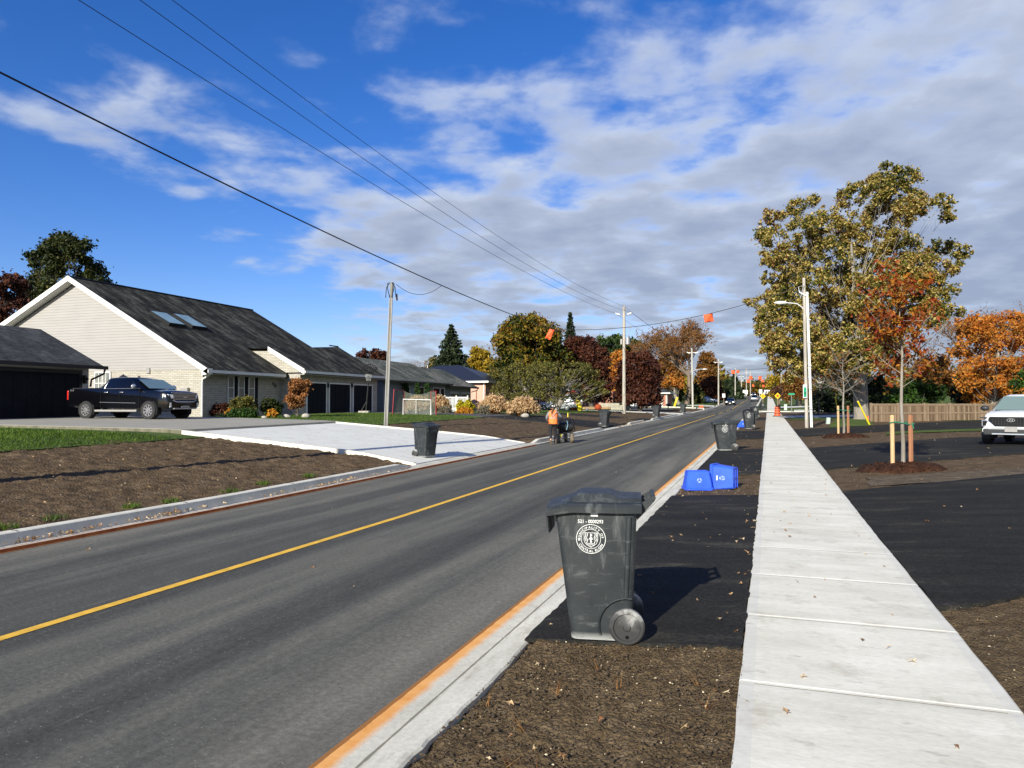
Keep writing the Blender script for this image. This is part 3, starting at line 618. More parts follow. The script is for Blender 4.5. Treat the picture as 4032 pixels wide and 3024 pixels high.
        s = m.build('skylight', M['plast'] if 'plast' in M else M['dtrim'], h); w = .035; m = MB(); m.add([P(x_hi+w, y0+w, .171), P(x_lo-w, y0+w, .208), P(x_lo-w, y1-w, .208), P(x_hi+w, y1-w, .171)], [(0, 1, 2, 3)]); m.build('pane', M['sky_glass'], s)
    O = Vector((-29.6, 33.1, 0))
    # gable window, vent, meter
    a_ = onY(377, 1532, 33.08); b_ = onY(434, 1468, 33.08); a_.z = 1.75
    w = wind(None, a_-O, b_-O, M['white'], (0, -1, 0), None, h, 4, 3, 'french_window', .07, M['curtain'])
    m = MB(); c = onY(583, 1459, 33.05); m.cbox(c, (.25, .06, .3)); B(m, 'vent', M['gutterm'])
    m = MB(); c = onY(728, 1541, 33.0); m.cbox(c, (.5, .2, .42)); B(m, 'meter_box', M['gutterm'], bevel=.02)
    # narrow front windows; a dark board paints in the shaded recess beside each
    for u in (897, 938, 978):
        a_ = onX(u, 1575, -29.58); b_ = onX(u+21, 1472, -29.58); a_.z = 1.45; b_.z = 3.3
        wind(None, a_-O, b_-O, M['trim'], (1, 0, 0), None, h, 1, 3, 'window', .05, M['curtain'])
        m = MB(); m.box((-29.6, b_.y+.06, 1.4), (-29.54, b_.y+.36, 3.34)); B(m, 'recess_shade', M['navy'])
    # house number, three black digits stepping down
    for s, (u, v) in zip('158', ((1073, 1510), (1079, 1515), (1085, 1520))):
        p = onX(u, v, -29.58)-O; text(s, .3, M['black'], (p.x+.02, p.y, p.z), (R(90), 0, R(90)), h, 'house_number', .01)
    # three garage doors
    for u0, u1 in ((1209, 1283), (1297, 1377), (1391, 1463)):
        a_ = onX(u0, 1507, -28.08); b_ = onX(u1, 1507, -28.08); y0, y1 = a_.y, b_.y; z0 = T(-27, y0)-.05
        m = MB(); m.box((-28.1, y0, z0), (-28.06, y1, 3.1))
        for k in range(4):
            for j in range(4): 
                za = z0+.08+k*.5; ya = y0+.08+j*(y1-y0-.08)/4; m.box((-28.06, ya, za), (-28.045, ya+(y1-y0-.08)/4-.08, za+.4))
        B(m, 'garage_door', M['navy']); m = MB(); m.box((-28.1, y0-.09, z0), (-28.03, y0, 3.18)); m.box((-28.1, y1, z0), (-28.03, y1+.09, 3.18)); m.box((-28.1, y0, 3.1), (-28.03, y1, 3.18)); B(m, 'door_frame', M['trim'])
    for u in (1292, 1386):
        p = onX(u, 1518, -28.0); m = MB(); m.cbox(p, (.14, .14, .28)); m.tube([p+Vector((-.1, 0, .1)), p+Vector((0, 0, .2))], .02, 5); B(m, 'wall_lamp', M['black'])
    return h
main_house()
def dark_garage():
    g = empty('garage', (-32.1, 28.0, 0), 0, 'low garage with charcoal roof and wide dark panelled door behind the black pickup', 'garage')
    m = MB(); m.box((-8, -12, .1), (0, 0, 3.6)); m.prism([(-8, 3.6), (0, 3.6), (-3.9, 5.4)], -12, 0); m.build('wall', M['lgsiding'], g)
    m = MB(); m.prism([(.5, 3.62), (-3.9, 5.65), (-8.3, 3.62), (-8.3, 3.46), (-3.9, 5.48), (.5, 3.46)], -12.4, .45); r = m.build('roof', M['shing2'], g)
    m = MB(); m.box((.5, -12.4, 3.46), (.62, .6, 3.63)); m.tube([(.56, .45, 3.46), (.52, .42, 3.25), (.05, .12, 2.95), (.06, .06, 2.6)], .05, 8); m.build('gutter', M['dtrim'], g)
    y1 = onX(310, 1500, -32.1).y-28; y0 = y1-5.4; m = MB(); m.box((0, y0, .9), (.03, y1, 3.22))
    for k in range(4):
        for j in range(8):
            ya = y0+.1+j*(5.2/8); za = 1.02+k*.55; m.box((.03, ya, za), (.05, ya+.52, za+.42))
    m.build('garage_door', M['navy'], g); m = MB(); m.box((0, y0-.16, .9), (.05, y0, 3.38)); m.box((0, y1, .9), (.05, y1+.16, 3.38)); m.box((0, y0, 3.22), (.05, y1, 3.38)); m.build('door_frame', M['dtrim'], g)
    m = MB(); m.box((0.001, y1+.16, .9), (.12, .1, 1.9)); m.build('stone_base', M['dtrim'], g)
    m = MB(); p = onX(331, 1494, -32); yy = p.y-28; m.cbox((.16, yy, p.z), (.16, .12, .42)); m.cbox((.22, yy, p.z+.02), (.3, .07, .12)); m.build('wall_lamp', M['black'], g)
dark_garage()
def ranch():
    h = empty('house', (-28.6, 52, 0), 0, 'low grey bungalow with lichen streaked roof and double garage behind the ornamental grasses', 'house')
    def L_(x, y, z): return (x+28.6, y-52, z)
    m = MB(); m.box(L_(-38, 52.6, .3), L_(-29.1, 64.6, 3.65)); m.prism([(-9.4, 3.65), (-.5, 3.65), (-4.4, 5.4)], .6, 12.6); m.build('wall', M['gsiding'], h)
    m = MB(); m.box(L_(-38, 64.6, .3), L_(-29.6, 72.2, 3.45)); m.prism([(-9.4, 3.45), (-1, 3.45), (-4.6, 5.2)], 12.6, 20.2); m.build('garage_wall', M['gsiding'], h)
    m = MB(); m.prism([(.05, 3.68), (-4.4, 5.72), (-9.6, 3.5), (-9.6, 3.34), (-4.4, 5.55), (.05, 3.52)], 0, 13); m.build('roof', M['shing3'], h)
    m = MB(); m.prism([(-.35, 3.52), (-4.5, 5.45), (-9.6, 3.3), (-9.6, 3.15), (-4.5, 5.28), (-.35, 3.36)], 13, 20.7); m.build('garage_roof', M['shing3'], h)
    m = MB(); m.box((.05, 0, 3.52), (.16, 13, 3.68)); m.box((-.35, 13, 3.36), (-.24, 20.7, 3.52)); m.tube([(-.3, 20.5, 3.4), (-.35, 20.4, 3.2), (-.95, 20.2, 3.0)], .05, 6); m.build('gutter', M['dtrim'], h)
    O = Vector((-28.6, 52, 0))
    for u0, u1 in ((1588, 1611), (1640, 1668), (1705, 1730), (1734, 1748)):
        a = onX(u0, 1560, -29.1); b = onX(u1, 1510, -29.1); a.z = 1.9; b.z = 3.2; wind(None, a-O, b-O, M['trim'], (1, 0, 0), None, h, 1, 1, 'window', .07)
    for u0, u1 in ((1772, 1806), (1815, 1848)):
        a = onX(u0, 1545, -29.6)-O; b = onX(u1, 1545, -29.6)-O; m = MB(); m.box((-1.0, a.y, .8), (-.95, b.y, 3.0)); d = m.build('garage_door', M['lgsiding'], h)
        wd = (b.y-a.y)/4
        for k in range(4): m = MB(); m.box((-.955, a.y+k*wd+.05, 2.45), (-.935, a.y+(k+1)*wd-.05, 2.75)); m.build('pane', M['glass'], d)
    m = MB(); p = onX(1500, 1520, -29.5)-O
    m.box((-4, -4.5, .4), (-1.4, .2, 2.9)); m.prism([(-4.2, 2.9), (-1.2, 2.9), (-2.7, 3.7)], -4.7, .3); m.build('side_porch', M['bsiding'], h)
ranch()
def brick_house(P, label, wall, roofm, w=14, d=11, eh=3.2, rh=2.2, pipe=True):
    """hip-roofed house whose near right corner stands at P"""
    z0 = T(P[0], P[1])-.3; h = empty('house', (P[0], P[1], z0), 0, label, 'house'); e = eh+.3
    m = MB(); m.box((-w, 0, 0), (0, d, e)); m.build('wall', wall, h); o = .5
    m = MB(); m.add([(-w-o, -o, e), (o, -o, e), (o, d+o, e), (-w-o, d+o, e), (-w+d/2, d/2, e+rh), (-d/2, d/2, e+rh), (-w-o, -o, e-.18), (o, -o, e-.18), (o, d+o, e-.18), (-w-o, d+o, e-.18)], [(0, 1, 5, 4), (1, 2, 5), (2, 3, 4, 5), (3, 0, 4), (6, 7, 8, 9)]); m.build('roof', roofm, h)
    m = MB(); m.box((-w-o, -o-.1, e-.18), (o+.1, -o, e+.02)); m.box((o, -o, e-.18), (o+.1, d+o, e+.02)); m.build('gutter', M['trim'], h)
    if pipe: m = MB(); m.tube([(.0, -.45, e-.1), (-.15, -.06, e-.4), (-.15, -.06, .3)], .06, 6); m.build('downpipe', M['trim'], h)
    return h, z0
p = at(1911, 1593, 85); hB, z0 = brick_house((p.x, p.y), 'pink brick house with black metal hip roof beyond the grey bungalow', M['pbrick'], M['mroof'], eh=3.35)
m = MB(); m.tube([(-1.1, -.05, 1.0), (-1.1, -.05, 2.6)], .05, 6); m.build('pipe', M['rbrick'], hB)
m = MB(); m.tube([(-7.2, -.3, 3.4), (-7.2, -.3, 5.6)], .04, 6); m.cbox((-7.05, -.3, 5.0), (.35, .3, .12)); m.build('vent_pipe', M['white'], hB)
# brick house with white garage, behind the gnarled tree
p = at(2130, 1593, 97); hC, z0 = brick_house((p.x, p.y), 'low red brick house half hidden behind the gnarled trees', M['rbrick'], M['shing2'], w=16, d=9, eh=2.7, rh=1.8)
m = MB(); m.box((-2.6, -.06, 1.3), (-.6, -.02, 2.7)); w = m.build('window', M['white'], hC)
for i in range(4): m = MB(); m.box((-2.5+i*.48, -.09, 1.4), (-2.15+i*.48, -.06, 2.6)); m.build('pane', M['glass'], w)
p = at(2330, 1593, 112); hD, z0 = brick_house((p.x, p.y), 'dark brick house in shade left of the pale picket fence', M['rbrick'], M['shing2'], w=17, d=10, eh=2.8, rh=1.8)
for x in (-12, -7, -3): wind(None, (x, 0, 1.2), (x+1.4, 0, 2.5), M['trim'], (0, -1, 0), None, hD, 2, 1)
m = MB(); m.box((.0, 3, .3), (2.6, 8, 2.8)); m.build('brick_wing', M['rbrick'], hD)
# white garage building
p = at(2627, 1593, 128); h, z0 = brick_house((p.x, p.y), 'white fronted garage house with grey hip roof behind the maroon maple', M['white'], M['shing2'], w=13, d=7, eh=2.5, rh=1.9)
m = MB(); m.box((-.75, -.07, .3), (-.05, 0, 2.7)); m.build('brick_pier', M['rbrick'], h)
m = MB(); m.box((-3.6, -.05, .3), (-.9, -.01, 2.3)); m.build('garage_door', M['trim'], h); m = MB(); m.box((.0, 1, .3), (.04, 6.5, 2.7)); m.build('side_brick', M['rbrick'], h)
# ---------------------------------------------------------------- vehicles
def paint(name, c, rough=.25, coat=1., metal=0): t = NT(name); return t.fin(c, rough, spec=.5, coat=coat, metal=metal)
M['blackp'] = paint('black_car_paint', (.002, .002, .003, 1), .15, .15); M['whitep'] = paint('white_car_paint', (.72, .73, .74, 1), .35, .6); M['greyp'] = paint('grey_car_paint', (.16, .18, .20, 1), .3, .8, .3); M['silverp'] = paint('silver_car_paint', (.45, .50, .55, 1), .3, .8, .3)
M['chrome'] = paint('chrome', (.6, .6, .62, 1), .2, 0, .8); M['tyre'] = pm('tyre_rubber', (.018, .018, .019, 1), rough=.8); M['cglass'] = glassmat('car_glass', '#06090b', .03); M['redl'] = paint('red_lens', (.45, .008, .008, 1), .2); M['lamp'] = paint('clear_lens', (.55, .57, .58, 1), .1)
M['plast'] = pm('grey_cladding', (.03, .032, .035, 1), rough=.55); M['tglass'] = paint('tinted_clear_glass', (.16, .22, .20, 1), .05)
def hl():
    t = NT('headlight_on'); t.p.inputs['Emission Color'].default_value = (1, .93, .75, 1); t.p.inputs['Emission Strength'].default_value = 6; return t.fin((.8, .8, .7, 1), .3)
M['headon'] = hl()
def ring_(x, w, zb, zt, cr=.012, tum=.97):
    s = [(-w*.88, zb), (-w*.985, zb+.1), (-w, (zb+zt)*.5), (-w*tum, zt-.1), (-w*(tum-.05), zt-.025), (-w*.5, zt+cr), (0, zt+cr*1.4)]
    return [(x, y, z) for y, z in s]+[(x, -y, z) for y, z in s[-2::-1]]
def wheel(parent, x, y, r, wd, side, rim='chrome', sp=9):
    m = MB(); o = r; i = r*.62
    prof_ = [(i, -wd/2), (o*.95, -wd/2), (o, -wd/2+.03), (o, wd/2-.03), (o*.95, wd/2), (i, wd/2)]
    m.rings([[(rr*math.cos(2*math.pi*k/24), zz, rr*math.sin(2*math.pi*k/24)) for k in range(24)] for rr, zz in prof_], cap=False); t = m.build('wheel', M['tyre'], parent, smooth=40, loc=(x, y, r))
    m = MB(); f = side*(wd/2+.008); m.rings([[(rr*math.cos(2*math.pi*k/24), zz, rr*math.sin(2*math.pi*k/24)) for k in range(24)] for rr, zz in ((i, f-side*.06), (i, f), (i*.9, f), (i*.86, f-side*.05))], cap=False)
    for k in range(sp):
        a = 2*math.pi*k/sp; c, s = math.cos(a), math.sin(a); pw = .034*r/.4; q = [(c*.06-s*pw, s*.06+c*pw), (c*i*.95-s*pw*.7, s*i*.95+c*pw*.7), (c*i*.95+s*pw*.7, s*i*.95-c*pw*.7), (c*.06+s*pw, s*.06-c*pw)]
        m.add([(X_, f-side*.015, Z_) for X_, Z_ in q]+[(X_, f-side*.05, Z_) for X_, Z_ in q], [(0, 1, 2, 3), (0, 4, 5, 1), (1, 5, 6, 2), (2, 6, 7, 3)])
    m.rings([[(rr*math.cos(2*math.pi*k/12), zz, rr*math.sin(2*math.pi*k/12)) for k in range(12)] for rr, zz in ((.08, f-side*.05), (.075, f+side*.01))]); m.build('rim', M[rim], t, smooth=30)
    m = MB(); m.rings([[(rr*math.cos(2*math.pi*k/20), zz, rr*math.sin(2*math.pi*k/20)) for k in range(20)] for rr, zz in ((i, f-side*.12), (i, f-side*.07))]); m.build('brake_disc', M['dark'], t)
    return t
def arch(m, x, w, r, z, side):   # dark wheel well with a thin flare
    m.rings([[(x+rr*math.cos(a), side*yy, max(z-.0+rr*math.sin(a), z*.55)) for a in [math.pi*2*k/28 for k in range(28)]] for rr, yy in ((r, w-.25), (r, w+.004))])
def sidepanel(m, pts, wf, side, off=.006):
    m.add([(x, side*(wf(x, z)+off), z) for x, z in pts], [tuple(range(len(pts)))])
def pickup():
    P = G(598, 1661); Q = G(351, 1652); o = empty('pickup_truck', ((P.x-1.83-.1), P.y+.95, T(-26, 25)+.075), R(-1), 'shiny black crew cab pickup truck parked on the concrete pad before the dark garage', 'pickup truck')
    st = [(-3.02, .93, .62, 1.33), (-2.97, .985, .58, 1.40), (-2.2, 1.0, .5, 1.42), (-1.0, 1.0, .45, 1.42), (-.96, 1.0, .42, 1.42), (.9, 1.0, .42, 1.36), (1.35, 1.0, .42, 1.33), (1.7, 1.0, .42, 1.33), (2.3, .985, .45, 1.29), (2.68, .95, .5, 1.23), (2.8, .9, .52, 1.14), (2.84, .88, .56, .98)]
    m = MB(); m.rings([ring_(*s) for s in st]); b = m.build('body', M['blackp'], o, smooth=35)
    m = MB(); m.box((-2.9, -.82, 1.3), (-1.02, .82, 1.432)); m.build('bed_cover', M['black'], o)
    cw = lambda x, z: .955-.22*(z-1.33)/.57
    def cr(x0, x1, z, w): return [(x0, -w*.97, z), (x0+.12, -w, z), (x1-.25, -w, z), (x1, -w*.86, z), (x1+.06, 0, z), (x1, w*.86, z), (x1-.25, w, z), (x0+.12, w, z), (x0, w*.97, z), (x0-.03, 0, z)]
    m = MB(); m.rings([cr(-1.0, 1.62, 1.33, .96), cr(-.92, 1.28, 1.5, .9), cr(-.8, .82, 1.77, .79), cr(-.68, .62, 1.86, .72), cr(-.45, .45, 1.895, .6)]); m.build('cab', M['blackp'], o, smooth=35)
    for side in (-1, 1):
        m = MB(); sidepanel(m, [(-.78, 1.40), (.12, 1.40), (.12, 1.74), (-.66, 1.74)], cw, side, .004); m.build('rear_window', M['cglass'], o)
        m = MB(); sidepanel(m, [(.18, 1.40), (1.2, 1.40), (1.02, 1.52), (.72, 1.74), (.18, 1.74)], cw, side, .004); m.build('side_window', M['cglass'], o)
        m = MB()
        for pts in (((-.84, 1.385), (1.28, 1.385)), ((-.84, 1.385), (-.72, 1.76))): m.tube([(x, side*(cw(x, z)+.012), z) for x, z in pts], .011, 5)
        m.tube([(-1.0, side*1.01, .78), (1.1, side*1.01, .74)], .013, 5); m.build('chrome_trim', M['chrome'], o)
        for x in (-.62, .3): m = MB(); m.cbox((x, side*1.02, 1.22), (.2, .04, .04)); m.build('door_handle', M['chrome'], o, bevel=.012)
        m = MB(); m.blob((1.12, side*1.14, 1.47), (.07, .13, .11), 10, 6); m.tube([(1.1, side*.95, 1.4), (1.12, side*1.1, 1.42)], .03, 6); m.build('mirror', M['chrome'], o, smooth=60)
        m = MB(); m.tube([(-1.25, side*1.02, .40), (1.2, side*1.02, .40)], .05, 8); [m.tube([(x, side*1.0, .4), (x, side*.85, .5)], .025, 5) for x in (-1, -.3, .3, 1)]; m.build('running_board', M['gutterm'], o)
        m = MB(); m.cbox((-2.985, side*.93, 1.1), (.09, .13, .42)); m.build('taillight', M['redl'], o, bevel=.02)
        m = MB(); m.add([(2.55, side*.955, .94), (2.55, side*.955, 1.14), (2.79, side*.86, 1.12), (2.86, side*.6, 1.1), (2.87, side*.6, .96), (2.82, side*.86, .93)], [(0, 1, 2, 5), (2, 3, 4, 5)]); m.build('headlight', M['lamp'], o)
        m = MB(); m.cbox((2.83, side*.78, .66), (.06, .09, .2)); m.build('fog_light', M['lamp'], o)
        for x in (-1.83, 1.83):
            m = MB(); arch(m, x, .985, .49, .42, side); m.build('wheel_arch', M['dark'], o); wheel(o, x, side*.9, .42, .27, side)
        for x in (-.95, .16, 1.28): m = MB(); m.cbox((x, side*1.0, .9), (.012, .012, .86)); m.build('door_seam', M['dark'], o)
    m = MB(); m.add([(1.60, -.80, 1.37), (1.60, .80, 1.37), (.87, .70, 1.79), (.87, -.70, 1.79)], [(0, 1, 2, 3)])
    for v in range(len(m.v)): x, y, z = m.v[v]; m.v[v] = (x+.05, y, z+.02)
    m.build('windscreen', M['tglass'], o)
    m = MB(); m.cbox((2.84, 0, 1.0), (.06, 1.3, .3)); m.build('grille', M['black'], o)
    m = MB(); [m.cbox((2.875, 0, z), (.03, 1.28, .028)) for z in (.90, .96, 1.02, 1.08, 1.14)]; m.tube([(2.86, -.66, .86), (2.88, -.5, .8), (2.88, .5, .8), (2.86, .66, .86)], .022, 6); m.cbox((2.9, 0, 1.0), (.02, .26, .06)); m.cbox((2.9, 0, 1.0), (.022, .09, .1)); m.cbox((2.86, 0, 1.19), (.03, 1.5, .03)); m.build('grille_bar', M['chrome'], o)
    m = MB(); m.cbox((2.86, 0, .5), (.12, 1.3, .06)); m.cbox((2.9, 0, .56), (.05, .5, .1)); m.build('bumper_trim', M['gutterm'], o, bevel=.01)
    m = MB(); m.cbox((2.92, 0, .56), (.01, .32, .12)); m.build('licence_plate', M['lamp'], o)
    text('4x4', .16, M['chrome'], (-2.7, -1.003, 1.32), (R(90), 0, 0), o, 'badge', .002)
    m = MB(); m.blob((.2, 0, 1.93), (.1, .03, .05), 8, 5); m.build('antenna', M['black'], o)
pickup()
def car(name, label, cat, loc, rz, body, L_=4.4, w=.9, h=1.5, hood=.95, lights=False, group=None, simple=True, cl=True, van=False):
    o = empty(name, loc, rz, label, cat, group); hl_ = L_/2; c = hood
    st = [(-hl_, w*.86, .45, c*.85), (-hl_+.06, w*.95, .35, c*.98), (-hl_*.6, w, .22, c*1.05), (0, w, .2, c*1.04), (hl_*.42, w, .2, c*1.02), (hl_*.75, w*.97, .22, c*.93), (hl_-.12, w*.9, .26, c*.82), (hl_-.02, w*.8, .32, c*.66)]
    m = MB(); m.rings([ring_(*s, tum=.95) for s in st]); m.build('body', body, o, smooth=40)
    bk = -hl_+.1 if van else -hl_*.82
    def cr(x0, x1, z, ww): return [(x0, -ww*.9, z), (x0+.2, -ww, z), (x1-.3, -ww, z), (x1, -ww*.8, z), (x1+.08, 0, z), (x1, ww*.8, z), (x1-.3, ww, z), (x0+.2, ww, z), (x0, ww*.9, z), (x0-.04, 0, z)]
    hr = h-.03; zc = c*1.0
    m = MB(); m.rings([cr(bk, hl_*.46, zc, w*.92), cr(bk+.25, hl_*.2, (zc+hr)/2, w*.85), cr(bk+.45, -.02*hl_+.1, hr-.04, w*.72), cr(bk+.62, -.12*hl_, h, w*.6)]); m.build('cabin', body, o, smooth=40)
    cw = lambda x, z: w*(.93-.21*(z-zc)/(hr-zc))
    for side in (-1, 1):
        m = MB(); z1 = hr-.12; sidepanel(m, [(bk+.35, zc+.06), (hl_*.36, zc+.06), (.02*hl_+.05, z1), (bk+.55, z1)], cw, side, .002); m.build('side_window', M['cglass'], o)
        for x in (-hl_*.62, hl_*.62):
            m = MB(); arch(m, x, w*.97, .37, .32, side); m.build('wheel_arch', M['dark'], o); wheel(o, x, side*(w-.1), .33, .22, side, 'silverp', 5)
        m = MB(); m.cbox((hl_-.14, side*w*.68, c*.68), (.2, w*.3, .13)); m.build('headlight', M['headon'] if lights else M['lamp'], o, bevel=.03)
        m = MB(); m.cbox((-hl_+.03, side*w*.8, c*.85), (.1, .16, .2)); m.build('taillight', M['redl'], o, bevel=.02)
        m = MB(); m.blob((hl_*.32, side*(w+.08), zc+.08), (.06, .11, .08), 8, 5); m.build('mirror', body, o, smooth=60)
    m = MB(); a0, a1 = hl_*.44, .02*hl_+.06; m.add([(a0+.06, -w*.76, zc+.04), (a0+.06, w*.76, zc+.04), (a1+.14, w*.66, hr-.1), (a1+.14, -w*.66, hr-.1)], [(0, 1, 2, 3)]); m.build('windscreen', M['cglass'], o)
    m = MB(); m.add([(bk-.02, -w*.72, zc+.08), (bk-.02, w*.72, zc+.08), (bk+.36, w*.62, hr-.1), (bk+.36, -w*.62, hr-.1)], [(0, 1, 2, 3)]); m.build('rear_window', M['cglass'], o)
    m = MB(); m.cbox((hl_-.02, 0, c*.6), (.06, w*.9, .16)); m.build('grille', M['black'], o); m = MB(); m.cbox((hl_+.02, 0, c*.42), (.02, .35, .12)); m.build('licence_plate', M['white'], o)
    return o
p = G(2905, 1594); car('car', 'black saloon coming with its headlights on', 'car', (-7.4, 160, prof(160)-.19), R(-90), M['blackp'], 4.6, .95, 1.5, lights=True)
car('car', 'grey car driving away in the right lane, nearest the yellow signs', 'car', (-3.3, 200, prof(200)-.19), R(90), M['greyp'], 4.8, .98, 1.75)
car('car', 'small dark car farthest along the road', 'car', (-5.3, 300, prof(300)-.1), R(-90), M['blackp'], 4.4, .9, 1.45, lights=True)
p = at(3035, 1535, 318); car('car', 'white estate car crossing at the far end of the street', 'car', (p.x, p.y, T(p.x, p.y)+.05), R(15), M['whitep'], 6.6, 1.1, 2.3, van=True)
p = at(2827, 1575, 165); car('car', 'silver blue hatchback parked in the shade left of the road', 'car', (p.x-2, p.y, T(p.x, p.y)), R(-10), M['silverp'], 4.2, .9, 1.45)
p = at(2200, 1593, 88); car('van', 'grey van parked by the brick house behind the gnarled tree', 'van', (p.x, p.y, T(p.x, p.y)), R(170), M['silverp'], 4.9, .98, 1.9, 1.05, van=True)
def white_suv():
    P = G(3950, 1763); Z = 22.6; c = at(4018, 1700, Z+1.1); rz = math.atan2(-c.y, -c.x)-R(12); z0 = T(6.6, 25)+.02
    o = empty('suv', (c.x+.2, c.y, z0), rz, 'white SUV with dark trapezoid grille parked on the black driveway', 'car'); w = .885
    st = [(-2.0, w*.86, .5, .95), (-1.9, w*.95, .4, 1.05), (-1, w, .28, 1.08), (.3, w, .26, 1.08), (.85, w, .26, 1.06), (1.3, w*.99, .28, 1.0), (1.65, w*.95, .3, .93), (1.86, w*.88, .32, .84), (1.97, w*.76, .36, .70), (2.0, w*.7, .42, .6)]
    m = MB(); m.rings([ring_(*s, tum=.95) for s in st]); m.build('body', M['whitep'], o, smooth=45)
    def cr(x0, x1, z, ww): return [(x0, -ww*.9, z), (x0+.2, -ww, z), (x1-.3, -ww, z), (x1, -ww*.8, z), (x1+.08, 0, z), (x1, ww*.8, z), (x1-.3, ww, z), (x0+.2, ww, z), (x0, ww*.9, z), (x0-.04, 0, z)]
    m = MB(); m.rings([cr(-1.8, .92, 1.05, w*.92), cr(-1.7, .5, 1.28, w*.86), cr(-1.55, .12, 1.5, w*.76), cr(-1.3, -.1, 1.56, w*.66)]); m.build('cabin', M['whitep'], o, smooth=45)
    m = MB(); m.add([(1.0, -w*.76, 1.07), (1.0, w*.76, 1.07), (.24, w*.66, 1.5), (.24, -w*.66, 1.5)], [(0, 1, 2, 3)]); m.build('windscreen', M['tglass'], o)
    cw = lambda x, z: w*(.93-.18*(z-1.05)/.45)
    for side in (-1, 1):
        m = MB(); sidepanel(m, [(-1.5, 1.1), (.72, 1.1), (.16, 1.43), (-1.3, 1.43)], cw, side, .003); m.build('side_window', M['cglass'], o)
        for x in (-1.26, 1.26):
            m = MB(); arch(m, x, w*.985, .40, .33, side); m.build('wheel_arch', M['plast'], o); wheel(o, x, side*(w-.1), .33, .22, side, 'silverp', 5)
        m = MB(); m.cbox((1.86, side*.70, .66), (.1, .22, .22)); hl2 = m.build('headlight', M['chrome'], o, bevel=.03); m = MB(); m.cbox((1.925, side*.69, .66), (.03, .14, .14)); m.build('lens', M['dark'], hl2)
        m = MB(); m.cbox((1.83, side*.76, .83), (.16, .18, .04)); m.build('running_light', M['plast'], o)
        m = MB(); m.cbox((1.93, side*.66, .45), (.1, .22, .12)); m.build('fog_light', M['white'], o, bevel=.02)
        m = MB(); m.blob((.72, side*1.0, 1.12), (.09, .13, .09), 8, 6); m.build('mirror', M['plast'], o, smooth=60)
    m = MB(); m.add([(2.005, -.56, .86), (2.005, .56, .86), (2.02, .60, .78), (2.04, .42, .58), (2.04, -.42, .58), (2.02, -.60, .78), (1.8, -.56, .86), (1.8, .56, .86), (1.8, .6, .78), (1.8, .42, .56), (1.8, -.42, .56), (1.8, -.6, .78)], [(0, 1, 2, 3, 4, 5), (0, 6, 7, 1), (1, 7, 8, 2), (2, 8, 9, 3), (3, 9, 10, 4), (4, 10, 11, 5), (5, 11, 6, 0)]); gr = m.build('grille', M['dark'], o)
    m = MB()
    for i in range(5): z = .62+i*.05; wd_ = .42+(z-.58)*.85; m.cbox((2.032, 0, z), (.02, 2*min(wd_, .56), .008))
    for i in range(-6, 7): m.cbox((2.032, i*.08, .72), (.02, .008, .24 if abs(i) < 5 else .14))
    m.build('grille_mesh', M['plast'], gr)
    m = MB(); m.rings([[(2.05, (.11+d)*math.cos(a), .765+(.055+d)*math.sin(a)) for a in [2*math.pi*k/20 for k in range(20)]] for d in (0, -.014)], cap=False); m.add([(2.05, -.055, .72), (2.05, -.035, .72), (2.05, .0, .81), (2.05, -.02, .81)], [(0, 1, 2, 3)]); m.add([(2.05, .02, .72), (2.05, .04, .72), (2.05, .07, .81), (2.05, .05, .81)], [(0, 1, 2, 3)]); m.add([(2.05, -.03, .76), (2.05, .05, .76), (2.05, .055, .775), (2.05, -.025, .775)], [(0, 1, 2, 3)]); m.build('badge', M['chrome'], gr)
    m = MB(); m.cbox((1.95, 0, .4), (.13, 1.5, .2)); m.build('lower_bumper', M['plast'], o, bevel=.04); m = MB(); m.cbox((2.03, 0, .345), (.03, 1.0, .035)); m.build('skid_trim', M['silverp'], o)
    m = MB(); m.cbox((2.055, 0, .49), (.02, .32, .16)); m.build('licence_plate', M['gutterm'], o)
white_suv()
# ================================================================ trees and plants
def BK(name, a, b): return pm(name, a, b, 4, st=(2, 2, .4), bs=.6, bd=.03, rough=.9)
M['bark'] = BK('grey_bark', (.16, .14, .115, 1), (.26, .235, .20, 1)); M['barkd'] = BK('dark_bark', (.045, .038, .032, 1), (.10, .088, .075, 1)); M['barkt'] = BK('twig_bark', (.12, .09, .07, 1), (.20, .155, .12, 1))
def leaves(c, r, n, s, flat=1., up=.25, seed=0, k=.55, sc_out=.2):
    """n leaf faces round each centre c (m x 3) with radius r (m)"""
    rs = np.random.RandomState(seed); m = len(c); idx = np.repeat(np.arange(m), n) if np.isscalar(n) else np.repeat(np.arange(m), n); N = len(idx)
    d = rs.normal(size=(N, 3)); d /= np.linalg.norm(d, axis=1)[:, None]; rad = rs.rand(N)**k*np.where(rs.rand(N) < sc_out, 1.7, 1.)
    p = c[idx]+d*(r[idx]*rad)[:, None]*np.array([1, 1, flat])
    nr = rs.normal(size=(N, 3))+d*.7+np.array([0, 0, up]); nr /= np.linalg.norm(nr, axis=1)[:, None]
    t = np.cross(nr, rs.normal(size=(N, 3))); t /= np.linalg.norm(t, axis=1)[:, None]; b = np.cross(nr, t)
    sz = s*(.6+.8*rs.rand(N))[:, None]; t *= sz; b *= sz*.62; dr = nr*sz*.22
    V = np.stack([p-t, p-b*.9+dr, p+t, p+b*.9+dr], 1).reshape(-1, 3); return V
def crown_mesh(name, V, mat, parent): 
    n = len(V)//4; return npmesh(name, V, np.arange(n*4).reshape(-1, 4), mat, parent)
